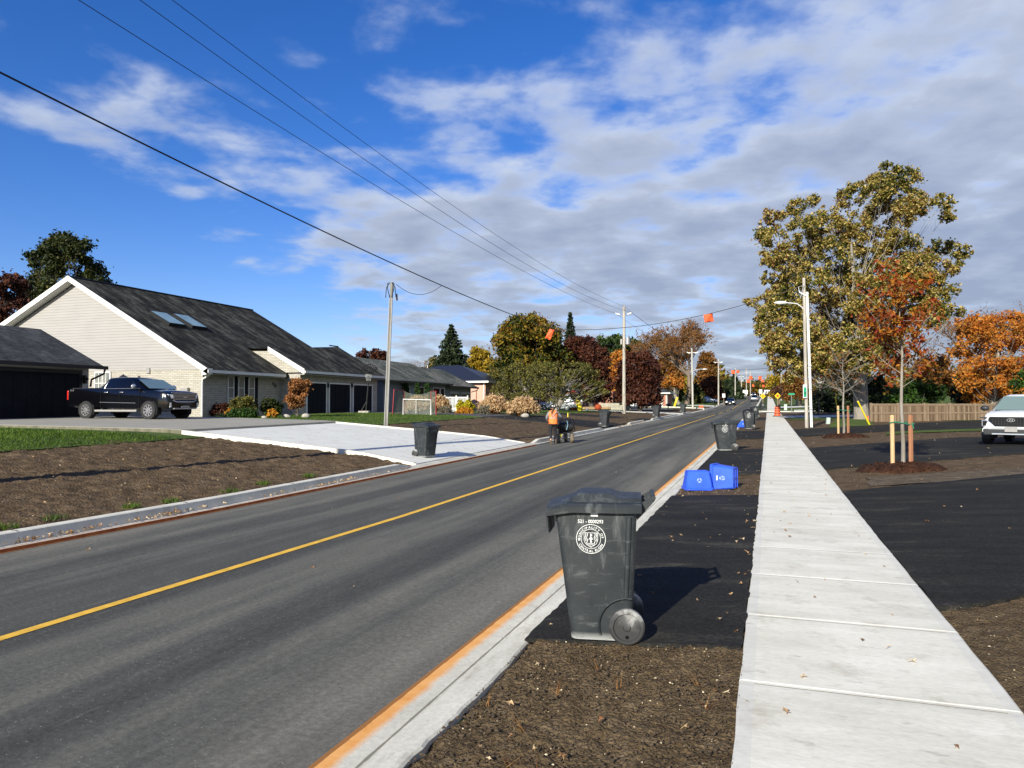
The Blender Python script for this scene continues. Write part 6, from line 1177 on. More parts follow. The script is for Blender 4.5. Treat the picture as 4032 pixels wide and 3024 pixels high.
def m_wheel():
    t = NT('mottled_wheel'); n = t.noise(7, 6, .65); X, Y, Z = t.xyz(); f = t.math('ADD', n, t.math('MULTIPLY', Z, 2.2)); col = t.ramp(f, [(.42, (.022, .022, .023, 1)), (.62, (.06, .06, .06, 1)), (.80, (.32, .32, .31, 1))]); return t.fin(col, .75, n, .2, .004)  # mottled dark grey, paler towards the top of the wheel
M['bwheel'] = m_wheel()
def textmesh(s, size, bold=.0):
    c = bpy.data.curves.new('t', 'FONT'); c.body = s; c.size = size; c.align_x = 'CENTER'; c.align_y = 'BOTTOM_BASELINE'; c.resolution_u = 3; c.offset = bold; o = bpy.data.objects.new('t', c); COL.objects.link(o); bpy.context.view_layer.update()
    me = bpy.data.meshes.new_from_object(o.evaluated_get(bpy.context.evaluated_depsgraph_get())); vs = [tuple(v.co) for v in me.vertices]; fs = [tuple(p.vertices) for p in me.polygons]; w = (max(v[0] for v in vs)-min(v[0] for v in vs)) if vs else size*.3; bpy.data.objects.remove(o); bpy.data.curves.remove(c); bpy.data.meshes.remove(me); return vs, fs, w
def make_bin(label, wide=1., serial='521 - 0000293', bag=False, lid_open=False, emblem=True, loc=(0, 0, 0), rz=0, group='charcoal wheeled bins set out along the street'):
    o = empty('wheeled_bin', loc, rz, label, 'wheelie bin', group); s = wide
    def ring(x0, x1, hw, z, c=.07):
        pts = []
        for cx, cy, a0 in ((x1-c, hw-c, 0), (x0+c, hw-c, 90), (x0+c, -hw+c, 180), (x1-c, -hw+c, 270)):
            for k in range(5): a = R(a0+22.5*k); pts.append((cx+c*math.cos(a), cy+c*math.sin(a), z))
        return pts
    hw = lambda z: .235+.045*z
    fx = lambda z: (-.245-.118*z/.98)*s; bx = lambda z: (.20+.04*z/.98)*s
    m = MB(); m.rings([ring(fx(z), bx(z), hw(z), z, .05 if z > .1 else .06) for z in (.02, .05, .3, .6, .9, .975)]+[ring(fx(.98)-.015, bx(.98)+.015, hw(.98)+.015, .975), ring(fx(.98)-.02, bx(.98)+.02, hw(.98)+.02, .985), ring(fx(.98)-.02, bx(.98)+.02, hw(.98)+.02, 1.0)]); 
    body = m.build('body', M['bin'], o, smooth=38)
    for sy in (-1, 1):   # wheel arch ridge and corner column
        wx, wz = .165*s, .13; m = MB(); pts = [(wx+.205*math.cos(R(a)), sy*(hw(wz+.2*math.sin(R(a)))+.002), max(.03, wz+.205*math.sin(R(a)))) for a in range(80, 205, 12)]; m.tube(pts, .011, 6)
        m.tube([(bx(z)-.055, sy*(hw(z)-.004), z) for z in (.34, .6, .93)], [.02, .022, .024], 6); m.build('rib', M['bin'], body, smooth=60)
        m = MB(); n = 28; yb_ = sy*(.285); yi = sy*(.225)
        m.rings([[(wx+r*math.cos(2*math.pi*k/n), yy, wz+r*math.sin(2*math.pi*k/n)) for k in range(n)] for r, yy in ((.03, yi), (.118, yi), (.13, yi+sy*.012), (.13, yb_-sy*.012), (.118, yb_), (.100, yb_), (.094, yb_-sy*.012), (.03, yb_-sy*.012), (.022, yb_), (.005, yb_))]); w = m.build('wheel', M['bwheel'], o, smooth=30)
        me = w.data; w.location = (wx, 0, wz)
        for v in me.vertices: v.co.x -= wx; v.co.z -= wz
        m = MB(); m.rings([[(r*math.cos(a), yb_-sy*.009, -.07+r*math.sin(a)) for a in [2*math.pi*k/12 for k in range(12)]] for r in (.014, .001)]); m.build('wheel_hole', M['dark'], w)
    m = MB(); m.tube([(.165*s, -.24, .13), (.165*s, .24, .13)], .012, 8); m.build('axle', M['metal'], o)
    m = MB()   # handle bar behind the hinge, on two brackets
    for y in (-.2, 0, .2): m.add([(bx(1)-.0, y-.012, .9), (bx(1)+.13, y-.012, 1.045), (bx(1)+.13, y-.012, 1.085), (bx(1)-.02, y-.012, 1.0), (bx(1)-.0, y+.012, .9), (bx(1)+.13, y+.012, 1.045), (bx(1)+.13, y+.012, 1.085), (bx(1)-.02, y+.012, 1.0)], [(0, 1, 2, 3), (7, 6, 5, 4), (0, 4, 5, 1), (1, 5, 6, 2), (2, 6, 7, 3), (3, 7, 4, 0)])
    m.tube([(bx(1)+.12, -.22, 1.066), (bx(1)+.12, .22, 1.066)], .018, 8); m.build('handle', M['bin'], o)
    x0, x1 = fx(.98)-.06, bx(.98)+.035; L_ = x1-x0; nx = 12; prof_ = []
    def lidz(t):       # raised hump over the middle
        d = 0.
        if .12 < t < .26: d = .018*(t-.12)/.14
        elif t < .12: d = 0
        elif t < .34: d = .018+.037*(t-.26)/.08
        elif t < .66: d = .055
        elif t < .76: d = .055-.03*(t-.66)/.1
        else: d = .025
        return d
    def lid(m):
        rings = []
        for i in range(25):
            t = i/24; x = x0+L_*t; d = lidz(t); e = hw(.98)+.05-(.03*abs(t-.5)**4*16); drop = .035*max(0, 1-t*3.5)**1.2
            zz = 1.005-drop*1.0; rings.append([(x, -e, zz-.042), (x, -e-.004, zz), (x, -e+.02, zz+.022), (x, -e+.07, zz+.028), (x, -e+.10+.02*(d > .05), zz+.030+d), (x, -.08, zz+.036+d*1.05), (x, .08, zz+.036+d*1.05), (x, e-.10-.02*(d > .05), zz+.030+d), (x, e-.07, zz+.028), (x, e-.02, zz+.022), (x, e+.004, zz), (x, e, zz-.042)])
        m.rings(rings)
        m.add([(x0+.005, -.2, .93), (x0+.015, .2, .93), (x0+.015, .2, .78), (x0+.01, -.2, .78), (x0+.045, -.2, .93), (x0+.045, .2, .93)], [(0, 1, 2, 3)])
        m.tube([(x0+.0, -e+.03, .955), (x0+.012, -e+.03, .80)], .012, 5); m.tube([(x0+.0, e-.03, .955), (x0+.012, e-.03, .80)], .012, 5)
    m = MB()
    if lid_open: m.box((bx(1)+.02, -.3, .3), (bx(1)+.06, .3, .98)); m.build('lid', M['bin'], o, bevel=.015)
    else: lid(m); m.build('lid', M['bin'], o, smooth=35)
    if bag: m = MB(); m.blob((-.08, 0, 1.0), (.30, .27, .18), 14, 9, .12); m.build('bag', M['black'], o, smooth=50)
    if emblem:
        yz = lambda z: -(hw(z)+.0025); cx, cz = -.095*s, .765; m = MB()
        def put(pts2, fs): m.add([(cx+x, yz(cz+z), cz+z) for x, z in pts2], fs)
        def annul(r0, r1, n=48): put([(r*math.cos(2*math.pi*k/n), r*math.sin(2*math.pi*k/n)) for r in (r0, r1) for k in range(n)], [(k, (k+1) % n, n+(k+1) % n, n+k) for k in range(n)])
        annul(.1045, .1085); annul(.070, .073)
        def arc(word, rad, a_mid, size, inward):
            parts = [(ch, textmesh(ch, size, .0004) if ch != ' ' else ([], [], size*.3)) for ch in word]; gap = size*.2; tot = sum(p[1][2]+gap for p in parts)-gap; pos = -tot/2
            for ch, (vs, fs, w) in parts:
                c_ = pos+w/2; pos += w+gap
                if not vs: continue
                mnx = (max(v[0] for v in vs)+min(v[0] for v in vs))/2
                if inward: a = a_mid-c_/rad; rot = a-math.pi/2; P0 = (rad*math.cos(a), rad*math.sin(a)); up = 0
                else: a = a_mid+c_/rad; rot = a+math.pi/2; P0 = (rad*math.cos(a), rad*math.sin(a)); up = -size*.0
                put([(P0[0]+(x-mnx)*math.cos(rot)-(y+up)*math.sin(rot), P0[1]+(x-mnx)*math.sin(rot)+(y+up)*math.cos(rot)) for x, y, _ in vs], fs)
        arc('MUNICIPALITY OF', .0775, R(97), .0245, True); arc('CENTRAL ELGIN', .0985, R(270), .0245, False)
        def poly(pts, w=.0035):
            for (a, b), (c, d) in zip(pts, pts[1:]):
                l = math.hypot(c-a, d-b) or 1; nx_, nz_ = -(d-b)/l*w/2, (c-a)/l*w/2; put([(a+nx_, b+nz_), (a-nx_, b-nz_), (c-nx_, d-nz_), (c+nx_, d+nz_)], [(0, 1, 2, 3)])
        poly([(-.050, .045), (.050, .045), (.050, -.01), (.040, -.035), (.015, -.052), (0, -.062), (-.015, -.052), (-.040, -.035), (-.050, -.01), (-.050, .045)], .003)
        for x_ in (-.040, -.028, .028, .040): poly([(x_+.004*math.sin(k*1.1), .042-k*.0075) for k in range(11 if abs(x_) < .03 else 9)], .0042)
        for c2, r2 in (((0, .027), .010), ((0, .003), .012), ((0, -.018), .009)): put([(c2[0]+r2*math.cos(a)*(.75+.25*math.cos(3*a)), c2[1]+r2*math.sin(a)*1.1) for a in [2*math.pi*k/14 for k in range(14)]], [tuple(range(14))])
        poly([(0, .04), (0, -.03)], .004); poly([(-.017, -.004), (-.008, .004), (0, .006), (.008, .004), (.017, -.004)], .004)
        for dz in (-.034, -.044): poly([(x_*.001, dz+.003*math.sin(x_*.28)) for x_ in range(-30, 31, 5)], .0035)
        put([(-.012, -.055), (.012, -.055), (0, -.062)], [(0, 1, 2)])
        m.build('emblem', M['mark'], body)
        vs, fs, w = textmesh(serial, .042, .0006); k_ = .185/w; m = MB(); m.add([(cx-.002+x*k_, yz(.895+y*1.0), .882+y*.85) for x, y, _ in vs], fs); m.build('serial_number', M['mark'], body)
        m = MB(); m.box((cx+.0, -(hw(.94)+.004), .932), (cx+.052, -(hw(.94)+.001), .960)); m.build('sticker', M['mark'], body)
    return o
eb = at(2384, 2527, 5.73); make_bin('large charcoal bin numbered 521 in the foreground on the black apron', loc=(eb.x, eb.y, T(eb.x, eb.y)+.012), rz=YAW-R(9))
BIN = make_bin('charcoal bin with a white crest standing far up the right verge beyond the bagged bin', loc=(0, 0, 0))
def place(o, u, v, rz, dz=.02, Z=None):
    P = G(u, v) if Z is None else gnd(u, Z); o.location = P+Vector((0, 0, dz)); o.rotation_euler = (0, 0, rz); return o
place(BIN, 2975, 1648, YAW+R(2))
def cbin(u, v, rz, label, Z=None): c = copy_tree(BIN); c['label'] = label; place(c, u, v, rz, .02, Z); return c
make_bin('wide charcoal bin with crest and pale lid at the kerb beyond the blue boxes', 1.28, loc=G(2848, 1776)+Vector((.12, .3, .0)), rz=YAW-R(6))
make_bin('charcoal bin overfilled with a black bag beside a blue box', bag=True, lid_open=True, loc=G(2944, 1692)+Vector((.1, .3, .02)), rz=YAW-R(6))
cbin(1672, 1803, YAW+R(142), 'charcoal bin on the pale concrete driveway across the road'); cbin(2378, 1681, YAW+R(150), 'charcoal bin at the left kerb just past the road worker')
cbin(2583, 1644, YAW+R(150), 'charcoal bin on the left verge right of the transformer pole'); cbin(2688, 1626, YAW+R(150), 'charcoal bin farthest up the left verge near the first lamp pole')
cbin(3004, 1612, YAW, 'charcoal bin standing below the left yellow warning sign', 104); cbin(2880, 1590, YAW+R(180), 'dark bin in the shade behind the oncoming black saloon', 158)
# blue recycling boxes
M['blue'] = pm('blue_plastic', (.018, .075, .60, 1), (.025, .10, .70, 1), 4, rough=.4, spec=.5); M['lblue'] = pm('pale_blue_print', (.45, .55, .8, 1))
def blue_box(label, P, rot, logo='side', s=1.):
    o = empty('recycling_box', P, 0, label, 'recycling box', 'blue recycling boxes on the right verge'); o.rotation_euler = rot; o.scale = (s, s, s); m = MB(); hx, hy, h = .22, .17, .37; tx, ty = .27, .21; t = .008
    def rg(x, y, z): c = .03; return [(x-c, -y, z), (x, -y+c, z), (x, y-c, z), (x-c, y, z), (-x+c, y, z), (-x, y-c, z), (-x, -y+c, z), (-x+c, -y, z)]
    m.rings([rg(hx, hy, 0), rg(tx, ty, h-.05), rg(tx+.02, ty+.02, h-.048), rg(tx+.02, ty+.02, h), rg(tx-t, ty-t, h), rg(hx-t, hy-t, .012)]); b = m.build('body', M['blue'], o, smooth=30)
    m = MB(); m.box((-hx+.015, -.008, -.008), (hx-.015, .008, .0)); m.box((-.008, -hy+.015, -.008), (.008, hy-.015, .0))
    for q in ((-1, 0), (1, 0)): m.box((q[0]*(hx-.012)-.006, -hy+.01, -.008), (q[0]*(hx-.012)+.006, hy-.01, 0))
    for q in (-1, 1): m.box((-hx+.01, q*(hy-.012)-.006, -.008), (hx-.01, q*(hy-.012)+.006, 0))
    m.build('rib', M['blue'], b); m = MB()
    for q in (-1, 1): m.add([(q*.12, -hy-.002-.04*.1, .03), (q*.13, -ty+.012, h-.07), (q*.115, -ty+.012, h-.07), (q*.105, -hy-.006, .03)], [(0, 1, 2, 3)])
    m.build('panel_line', M['blue'], b)
    m = MB(); yy = lambda z: -(hy+(ty-hy)*z/(h-.05))-.004; cz = .17
    for k in range(3):
        a0 = R(90+120*k)
        for r0, r1, w0, w1 in ((.035, .045, -40, 30), (.018, .026, -35, 35)):
            n = 6; pts = [(r*math.cos(a0+R(w0+(w1-w0)*i/n)), r*math.sin(a0+R(w0+(w1-w0)*i/n))) for r in (r0, r1) for i in range(n+1)]; m.add([(x, yy(cz+z), cz+z) for x, z in pts], [(i, i+1, n+2+i, n+1+i) for i in range(n)])
        a = a0+R(38); m.add([(r*math.cos(a+R(d)), yy(cz+r*math.sin(a+R(d))), cz+r*math.sin(a+R(d))) for r, d in ((.028, 0), (.052, 0), (.04, 18))], [(0, 1, 2)])
    m.build('recycling_symbol', M['lblue'], b)
    if logo == 'bar': m = MB(); m.box((-.05, yy(.27)-.002, .245), (.05, yy(.25)+.004, .265)); m.build('label_bar', M['white'], b)
    return o
P = G(2738, 1931); blue_box('blue recycling box standing upside down by the kerb', P+Vector((.02, .24, .37)), (R(180), 0, YAW+R(180)-R(2)), s=1.0)
P = G(2845, 1925); o = blue_box('blue recycling box lying on its side showing its ribbed base', P+Vector((.24, .16, .215)), (0, 0, 0), 'bar', .95); o.scale = (.95, .95, 1.22)
o.rotation_euler = (Matrix.Rotation(YAW-R(34), 3, 'Z') @ Matrix.Rotation(R(-90), 3, 'Y') @ Matrix.Rotation(R(0), 3, 'Z')).to_euler()
P = G(2921, 1683); blue_box('blue recycling box half hidden behind the bagged bin', P+Vector((0, .25, .40)), (R(180), 0, YAW+R(180)), s=1.05)
# ---------------------------------------------------------------- front yard things
def at_local(P, pts): return [Vector(p)-P for p in pts]
Pg = gnd(1642, 47); o = empty('hockey_goal', Pg, YAW, 'white framed street hockey goal with net', 'hockey goal'); k = 47/F; w = (1694-1585)*k/2; h = H+(1593-1572)*k-Pg.z
m = MB(); m.tube([(-w, 0, 0), (-w, 0, h), (w, 0, h*.95), (w, 0, 0)], .03, 6); m.tube([(-w, 0, 0), (-w-.1, .7, 0), (w, .7, 0), (w, 0, 0)], .03, 6); m.tube([(-.05, .0, h), (-.12, .45, .1)], .025, 5); m.build('frame', M['white'], o)
M['net'] = pm('white_net_cord', (.45, .46, .44, 1)); M['netg'] = pm('green_net_cord', (.20, .19, .15, 1), (.10, .14, .11, 1), 6); M['redp'] = pm('red_steel_tube', (.30, .02, .025, 1), rough=.5)
def net(m, A_, B_, C_, D_, nu, nv, r=.006, sagz=0):
    A_, B_, C_, D_ = map(Vector, (A_, B_, C_, D_)); S = lambda s, t: (A_.lerp(B_, s)).lerp(D_.lerp(C_, s), t)-Vector((0, 0, sagz*4*s*(1-s)*t))
    for i in range(nu+1): m.tube([S(i/nu, j/4) for j in range(5)], r, 3, False)
    for j in range(nv+1): m.tube([S(i/6, j/nv) for i in range(7)], r, 3, False)
m = MB(); net(m, (-w, .0, 0), (w, .0, 0), (w, 0, h), (-w, 0, h), 2, 2, .003); m = MB(); net(m, (-w, .7, 0), (w, .7, 0), (w, .05, h), (-w, .05, h), 26, 18, .0045); m.build('net', M['net'], o)
o = empty('backstop_net', gnd(1640, 47.8), YAW, 'tall red framed backstop net behind the hockey goal', 'backstop net'); P0 = Vector(o.location); xx = lambda u: (u-1640)*47.8/F; zz = lambda v: H+(1593-v)*47.8/F-P0.z
m = MB(); m.tube([(xx(1554), -.9, 0), (xx(1560), -.9, zz(1534)), (xx(1591), 0, zz(1541)), (xx(1590), 0, 0)], .028, 6); m.tube([(xx(1697), 0, 0), (xx(1697), 0, zz(1541)), (xx(1722), -.9, zz(1541)), (xx(1722), -.9, 0)], .028, 6); m.build('frame', M['redp'], o)
m = MB(); net(m, (xx(1591), 0, 0), (xx(1697), 0, 0), (xx(1697), 0, zz(1541)), (xx(1591), 0, zz(1541)), 34, 26, .009, .22); net(m, (xx(1554), -.9, 0), (xx(1591), 0, 0), (xx(1591), 0, zz(1541)), (xx(1560), -.9, zz(1534)), 14, 24, .010); net(m, (xx(1697), 0, 0), (xx(1722), -.9, 0), (xx(1722), -.9, zz(1541)), (xx(1697), 0, zz(1541)), 12, 24, .009); m.build('net', M['netg'], o)
P = gnd(1440, 50); o = empty('basketball_hoop', P, YAW, 'portable basketball hoop with black fan backboard before the garage doors', 'basketball hoop'); zz = lambda v: H+(1593-v)*50/F-P.z
m = MB(); m.box((-.45, -.3, 0), (.25, .35, .16)); m.build('base', M['stonec'], o, bevel=.04); m = MB(); m.tube([(.02, 0, .1), (.24, 0, zz(1455))], .045, 8); m.tube([(-.3, 0, .15), (.06, 0, .8)], .02, 5); m.build('pole', M['black'], o)
m = MB(); c = Vector((.27, -.12, zz(1465))); n = 14
for k in range(n): a = math.pi*k/(n-1); m.tube([c+Vector((math.cos(a)*.36, 0, math.sin(a)*.30)), c+Vector((math.cos(a)*.56, 0, math.sin(a)*.50+.03))], .022, 4)
m.tube([c+Vector((math.cos(math.pi*k/12)*.58, 0, math.sin(math.pi*k/12)*.53)) for k in range(13)], .02, 4); m.tube([c+Vector((math.cos(math.pi*k/12)*.34, 0, math.sin(math.pi*k/12)*.28)) for k in range(13)], .02, 4); m.tube([c+Vector((-.58, 0, 0)), c+Vector((.58, 0, 0))], .025, 4)
for s in (-1, 1): m.tube([c+Vector((s*.05, 0, .0)), c+Vector((s*.35, 0, .25))], .02, 4); m.tube([c+Vector((s*.2, 0, .0)), c+Vector((s*.5, 0, .22))], .02, 4)
m.build('backboard', M['black'], o); m = MB(); cc = c+Vector((.0, -.35, -.22)); m.tube([cc+Vector((math.cos(2*math.pi*k/14)*.23, math.sin(2*math.pi*k/14)*.23, 0)) for k in range(15)], .018, 4); [m.tube([cc+Vector((math.cos(a)*.22, math.sin(a)*.22, 0)), cc+Vector((math.cos(a+.4)*.13, math.sin(a+.4)*.13, -.38))], .01, 3) for a in [2*math.pi*k/9 for k in range(9)]]; m.build('rim', M['net'], o)
P = gnd(1795, 63); o = empty('white_railing', P, YAW, 'white picket railing behind the yellow shrub', 'railing'); k = 63/F; x0, x1 = (1752-1795)*k, (1841-1795)*k; z1 = H+(1593-1563)*k-P.z
m = MB(); [m.cbox((x0+(x1-x0)*i/18, 0, z1/2), (.05, .03, z1)) for i in range(19)]; m.cbox(((x0+x1)/2, 0, z1-.03), (x1-x0, .06, .06)); m.cbox(((x0+x1)/2, 0, .25), (x1-x0, .05, .05)); m.build('panel', M['white'], o)
for x in (x0, (x0+x1)/2, x1): m = MB(); m.box((x-.05, -.05, -.1), (x+.05, .05, z1+.12)); m.build('post', M['white'], o)
P = gnd(2412, 96); o = empty('picket_fence', P, YAW-R(14), 'pale grey picket fence left of the transformer pole', 'fence'); m = MB(); [m.cbox((-1.75+i*.16, 0, .42), (.12, .025, .95+.03*math.sin(i*2))) for i in range(26)]; m.build('pickets', pm('pale_weathered_wood', (.42, .40, .33, 1), (.34, .32, .26, 1), 6), o); m = MB(); m.cbox((.25, .03, .2), (4.1, .04, .07)); m.cbox((.25, .03, .7), (4.1, .04, .07)); m.build('rail', M['polew'], o)
# inflatable lawn figures
P = gnd(2283, 84); o = empty('inflatable_banana', P, YAW, 'tall yellow curved inflatable with dark top on the lawn', 'lawn inflatable', 'inflatable lawn decorations'); k = 84/F
m = MB(); m.tube([(.12, 0, 0), (.0, 0, .35), (-.18, 0, .8), (-.26, 0, 1.2), (-.22, 0, 1.55), (-.12, 0, 1.75)], [.26, .30, .27, .22, .16, .05], 12); m.build('body', M['yel'], o, smooth=60); m = MB(); m.blob((.1, -.1, 1.45), (.24, .2, .34), 12, 8); m.blob((.08, -.1, 1.85), (.17, .17, .2), 10, 7); m.build('dark_top', pm('navy_fabric', (.012, .015, .035, 1)), o, smooth=60)
m = MB(); m.blob((.18, -.28, 1.0), (.14, .1, .28), 10, 7); m.build('white_patch', M['white'], o, smooth=60)
P = gnd(2259, 87); o = empty('inflatable_column', P, YAW, 'dark red inflatable column with pale dots beside the yellow one', 'lawn inflatable', 'inflatable lawn decorations'); m = MB(); m.tube([(0, 0, 0), (0, 0, 1.2), (0, 0, 2.2), (.1, 0, 2.4)], [.42, .36, .36, .2], 12); m.build('body', pm('dark_red_fabric', (.14, .012, .008, 1)), o, smooth=60)
m = MB()
for i in range(9): a = R(-90)+rnd.uniform(-.9, .9); z = .25+i*.22; m.blob((.37*math.cos(a), .37*math.sin(a), z), (.05, .05, .06), 8, 5)
m.build('dot', M['trim'], o, smooth=60)
P = gnd(2355, 92); o = empty('inflatable_pumpkin', P, YAW, 'round dark orange inflatable pumpkin on the shaded lawn', 'lawn inflatable', 'inflatable lawn decorations'); m = MB(); R_ = .42
m.rings([[((R_*math.sin(t)*(1+.07*math.cos(8*a)))*math.cos(a), (R_*math.sin(t)*(1+.07*math.cos(8*a)))*math.sin(a), .4-.4*math.cos(t)) for a in [2*math.pi*k/40 for k in range(40)]] for t in [max(.05, math.pi*j/9) for j in range(10)]]); m.build('body', pm('pumpkin_fabric', (.30, .05, .012, 1)), o, smooth=60); m = MB(); m.tube([(0, 0, .75), (.03, 0, .95)], [.06, .04], 6); m.build('stem', M['barkd'], o)
P = gnd(2312, 84); m = MB(); m.blob((0, 0, .18), (.12, .12, .2), 10, 6); o = m.build('air_blower', M['gsiding'], None, loc=P, smooth=60); tag(o, 'small grey blower beside the yellow inflatable', 'blower')
P = gnd(2350, 96); o = empty('lumber_stack', P, YAW, 'flat stack of pale lumber boards behind the pumpkin', 'lumber')
for i in range(6): m = MB(); m.box((-1.9+.12*(i % 3), -.3+.14*(i % 4), .12+.09*(i//2)), (1.5+.2*(i % 2), -.18+.14*(i % 4), .2+.09*(i//2))); m.build('board', M['pine'], o)
for i, (u, Z, r, lb) in enumerate(((2068, 52, .32, 'pale boulder before the plumed grass nearest the worker'), (1128, 39, .22, 'rounded rock left of the hydrangea tree'), (1205, 39.5, .26, 'low rock right of the hydrangea tree'), (1040, 37.6, .16, 'small pale rock at the corner of the bed'))):
    m = MB(); m.blob((0, 0, r*.35), (r, r*.75, r*.55), 10, 7, .13); o = m.build('rock', M['stonec'], None, loc=gnd(u, Z), smooth=40); tag(o, lb, 'rock', 'rocks in the front yards')
# ---------------------------------------------------------------- the road worker
M['skin'] = pm('skin', (.42, .25, .18, 1), rough=.6); M['hood'] = pm('grey_sweatshirt', (.22, .23, .25, 1), (.15, .16, .18, 1), 9, rough=.9); M['legs'] = pm('black_trousers', (.014, .014, .018, 1), rough=.9); M['boot'] = pm('tan_boots', (.17, .12, .085, 1), rough=.8); M['vest'] = pm('orange_vest', (.85, .17, .035, 1), (.95, .23, .05, 1), 6, rough=.7); M['refl'] = pm('grey_reflective_tape', (.36, .30, .28, 1), rough=.4); M['hair'] = pm('brown_hair', (.16, .08, .04, 1), (.09, .045, .025, 1), 14, rough=.8)
def skin(name, nodes, edges, mat, parent, sub=1):
    me = bpy.data.meshes.new(name); me.from_pydata([n[0] for n in nodes], edges, []); bm = bmesh.new(); bm.from_mesh(me); ly = bm.verts.layers.skin.verify(); bm.verts.ensure_lookup_table()
    for i, n in enumerate(nodes): r = n[1]; bm.verts[i][ly].radius = (r, r) if not hasattr(r, '__len__') else r; bm.verts[i][ly].use_root = (i == 0)
    bm.to_mesh(me); bm.free(); me.materials.append(mat); o = bpy.data.objects.new(name, me); COL.objects.link(o); o.parent = parent
    s = o.modifiers.new('s', 'SKIN'); s.use_smooth_shade = True; d = o.modifiers.new('d', 'SUBSURF'); d.levels = d.render_levels = sub; return o
Pw = G(2178, 1749); w = empty('person', Pw+Vector((0, 0, .04)), YAW+R(2), 'road worker seen from behind in orange vest, dark helmet and black trousers pushing a machine', 'person')
N_ = [((0, 0, .90), .125), ((0, .01, 1.06), .12), ((0, .03, 1.24), .14), ((0, .04, 1.36), .10), ((0, .05, 1.43), .05), ((0, .07, 1.50), .07), ((0, .08, 1.57), .085),
      ((-.16, .03, 1.34), .06), ((-.26, .0, 1.14), .046), ((-.24, .12, .98), .036), ((-.20, .2, .97), .028), ((.16, .03, 1.34), .06), ((.31, .08, 1.18), .046), ((.44, .26, 1.08), .036), ((.47, .33, 1.06), .028),
      ((-.09, -.01, .84), .09), ((-.11, .0, .50), .06), ((-.12, -.26, .22), .042), ((-.12, -.30, .15), .04), ((-.12, -.2, .05), .03), ((.08, .0, .84), .09), ((.09, .1, .48), .06), ((.09, .08, .12), .04), ((.09, .08, .06), .04), ((.1, .22, .035), .03)]
E_ = [(0, 1), (1, 2), (2, 3), (3, 4), (4, 5), (5, 6), (2, 7), (7, 8), (8, 9), (9, 10), (2, 11), (11, 12), (12, 13), (13, 14), (0, 15), (15, 16), (16, 17), (17, 18), (18, 19), (0, 20), (20, 21), (21, 22), (22, 23), (23, 24)]
for hnd, sx, dirs in ((10, -1, (.02, .09)), (14, 1, (.02, .09))):
    hx, hy, hz = N_[hnd][0]
    for i in range(5):
        off = (i-2)*.017; a = len(N_); ln = (.05, .075, .085, .08, .065)[i]; N_.append(((hx+off, hy+.05, hz+.0), .010)); N_.append(((hx+off*1.1, hy+.05+ln*.6, hz-.015), .009)); N_.append(((hx+off*1.1, hy+.05+ln*.75, hz-.045), .008)); E_ += [(hnd, a), (a, a+1), (a+1, a+2)]
skin('body', N_, E_, M['skin'], w)
skin('sweatshirt', [((0, 0, .95), .16), ((0, .02, 1.2), .165), ((0, .03, 1.33), .13), ((0, .03, 1.41), .09), ((-.18, .03, 1.33), .075), ((-.28, .0, 1.13), .062), ((-.255, .11, 1.0), .05), ((.18, .03, 1.33), .075), ((.33, .08, 1.17), .062), ((.44, .24, 1.085), .05)], [(0, 1), (1, 2), (2, 3), (1, 4), (4, 5), (5, 6), (1, 7), (7, 8), (8, 9)], M['hood'], w)
skin('trousers', [((0, 0, .95), .15), ((-.095, -.01, .82), .105), ((-.115, .01, .5), .078), ((-.12, -.24, .24), .062), ((-.12, -.28, .19), .058), ((.09, .0, .82), .105), ((.095, .1, .48), .078), ((.09, .08, .14), .06)], [(0, 1), (1, 2), (2, 3), (3, 4), (0, 5), (5, 6), (6, 7)], M['legs'], w)
for x, y, z, rx in ((-.12, -.28, .12, -.9), (.095, .08, .05, 0)):
    m = MB(); m.M = Matrix.Translation((x, y, z)) @ Matrix.Rotation(rx, 4, 'X'); m.rings([[(.05*math.cos(a), .02+.055*math.sin(a), .12) for a in [2*math.pi*k/10 for k in range(10)]], [(.052*math.cos(a), .02+.06*math.sin(a), .04) for a in [2*math.pi*k/10 for k in range(10)]], [(.052*math.cos(a), .06+.11*math.sin(a), .0) for a in [2*math.pi*k/10 for k in range(10)]], [(.055*math.cos(a), .06+.125*math.sin(a), -.045) for a in [2*math.pi*k/10 for k in range(10)]]]); m.build('boot', M['boot'], w, smooth=50)
m = MB(); n = 20
def vr(z, wx, wy): return [(wx*math.copysign(abs(math.cos(a))**.8, math.cos(a)), .02+wy*math.copysign(abs(math.sin(a))**.8, math.sin(a)), z) for a in [2*math.pi*k/n for k in range(n)]]
m.rings([vr(.84, .195, .175), vr(.86, .20, .18), vr(1.1, .19, .175), vr(1.3, .205, .16), vr(1.40, .17, .12), vr(1.43, .10, .09)], cap=False); v = m.build('vest', M['vest'], w, smooth=60)
m = MB(); m.rings([vr(1.075, .1965, .182), vr(1.12, .1965, .182)], cap=False)
for s in (-1, 1): pts = [(s*.15, -.152, 1.38), (s*.05, -.168, 1.26), (-s*.07, -.172, 1.14)]; m.tube(pts, [.018, .018, .018], 4)
m.build('reflective_tape', M['refl'], v)
m = MB(); m.blob((0, .07, 1.60), (.115, .135, .10), 14, 8); m.rings([[(r*math.cos(a), .07+r*1.1*math.sin(a), z) for a in [2*math.pi*k/16 for k in range(16)]] for r, z in ((.12, 1.555), (.13, 1.55), (.12, 1.57))]); hm = m.build('helmet', M['black'], w, smooth=60)
m = MB(); m.blob((-.03, -.05, 1.62), (.04, .03, .03), 8, 5); m.blob((.045, -.04, 1.61), (.03, .03, .035), 8, 5); m.build('helmet_sticker', M['white'], hm)
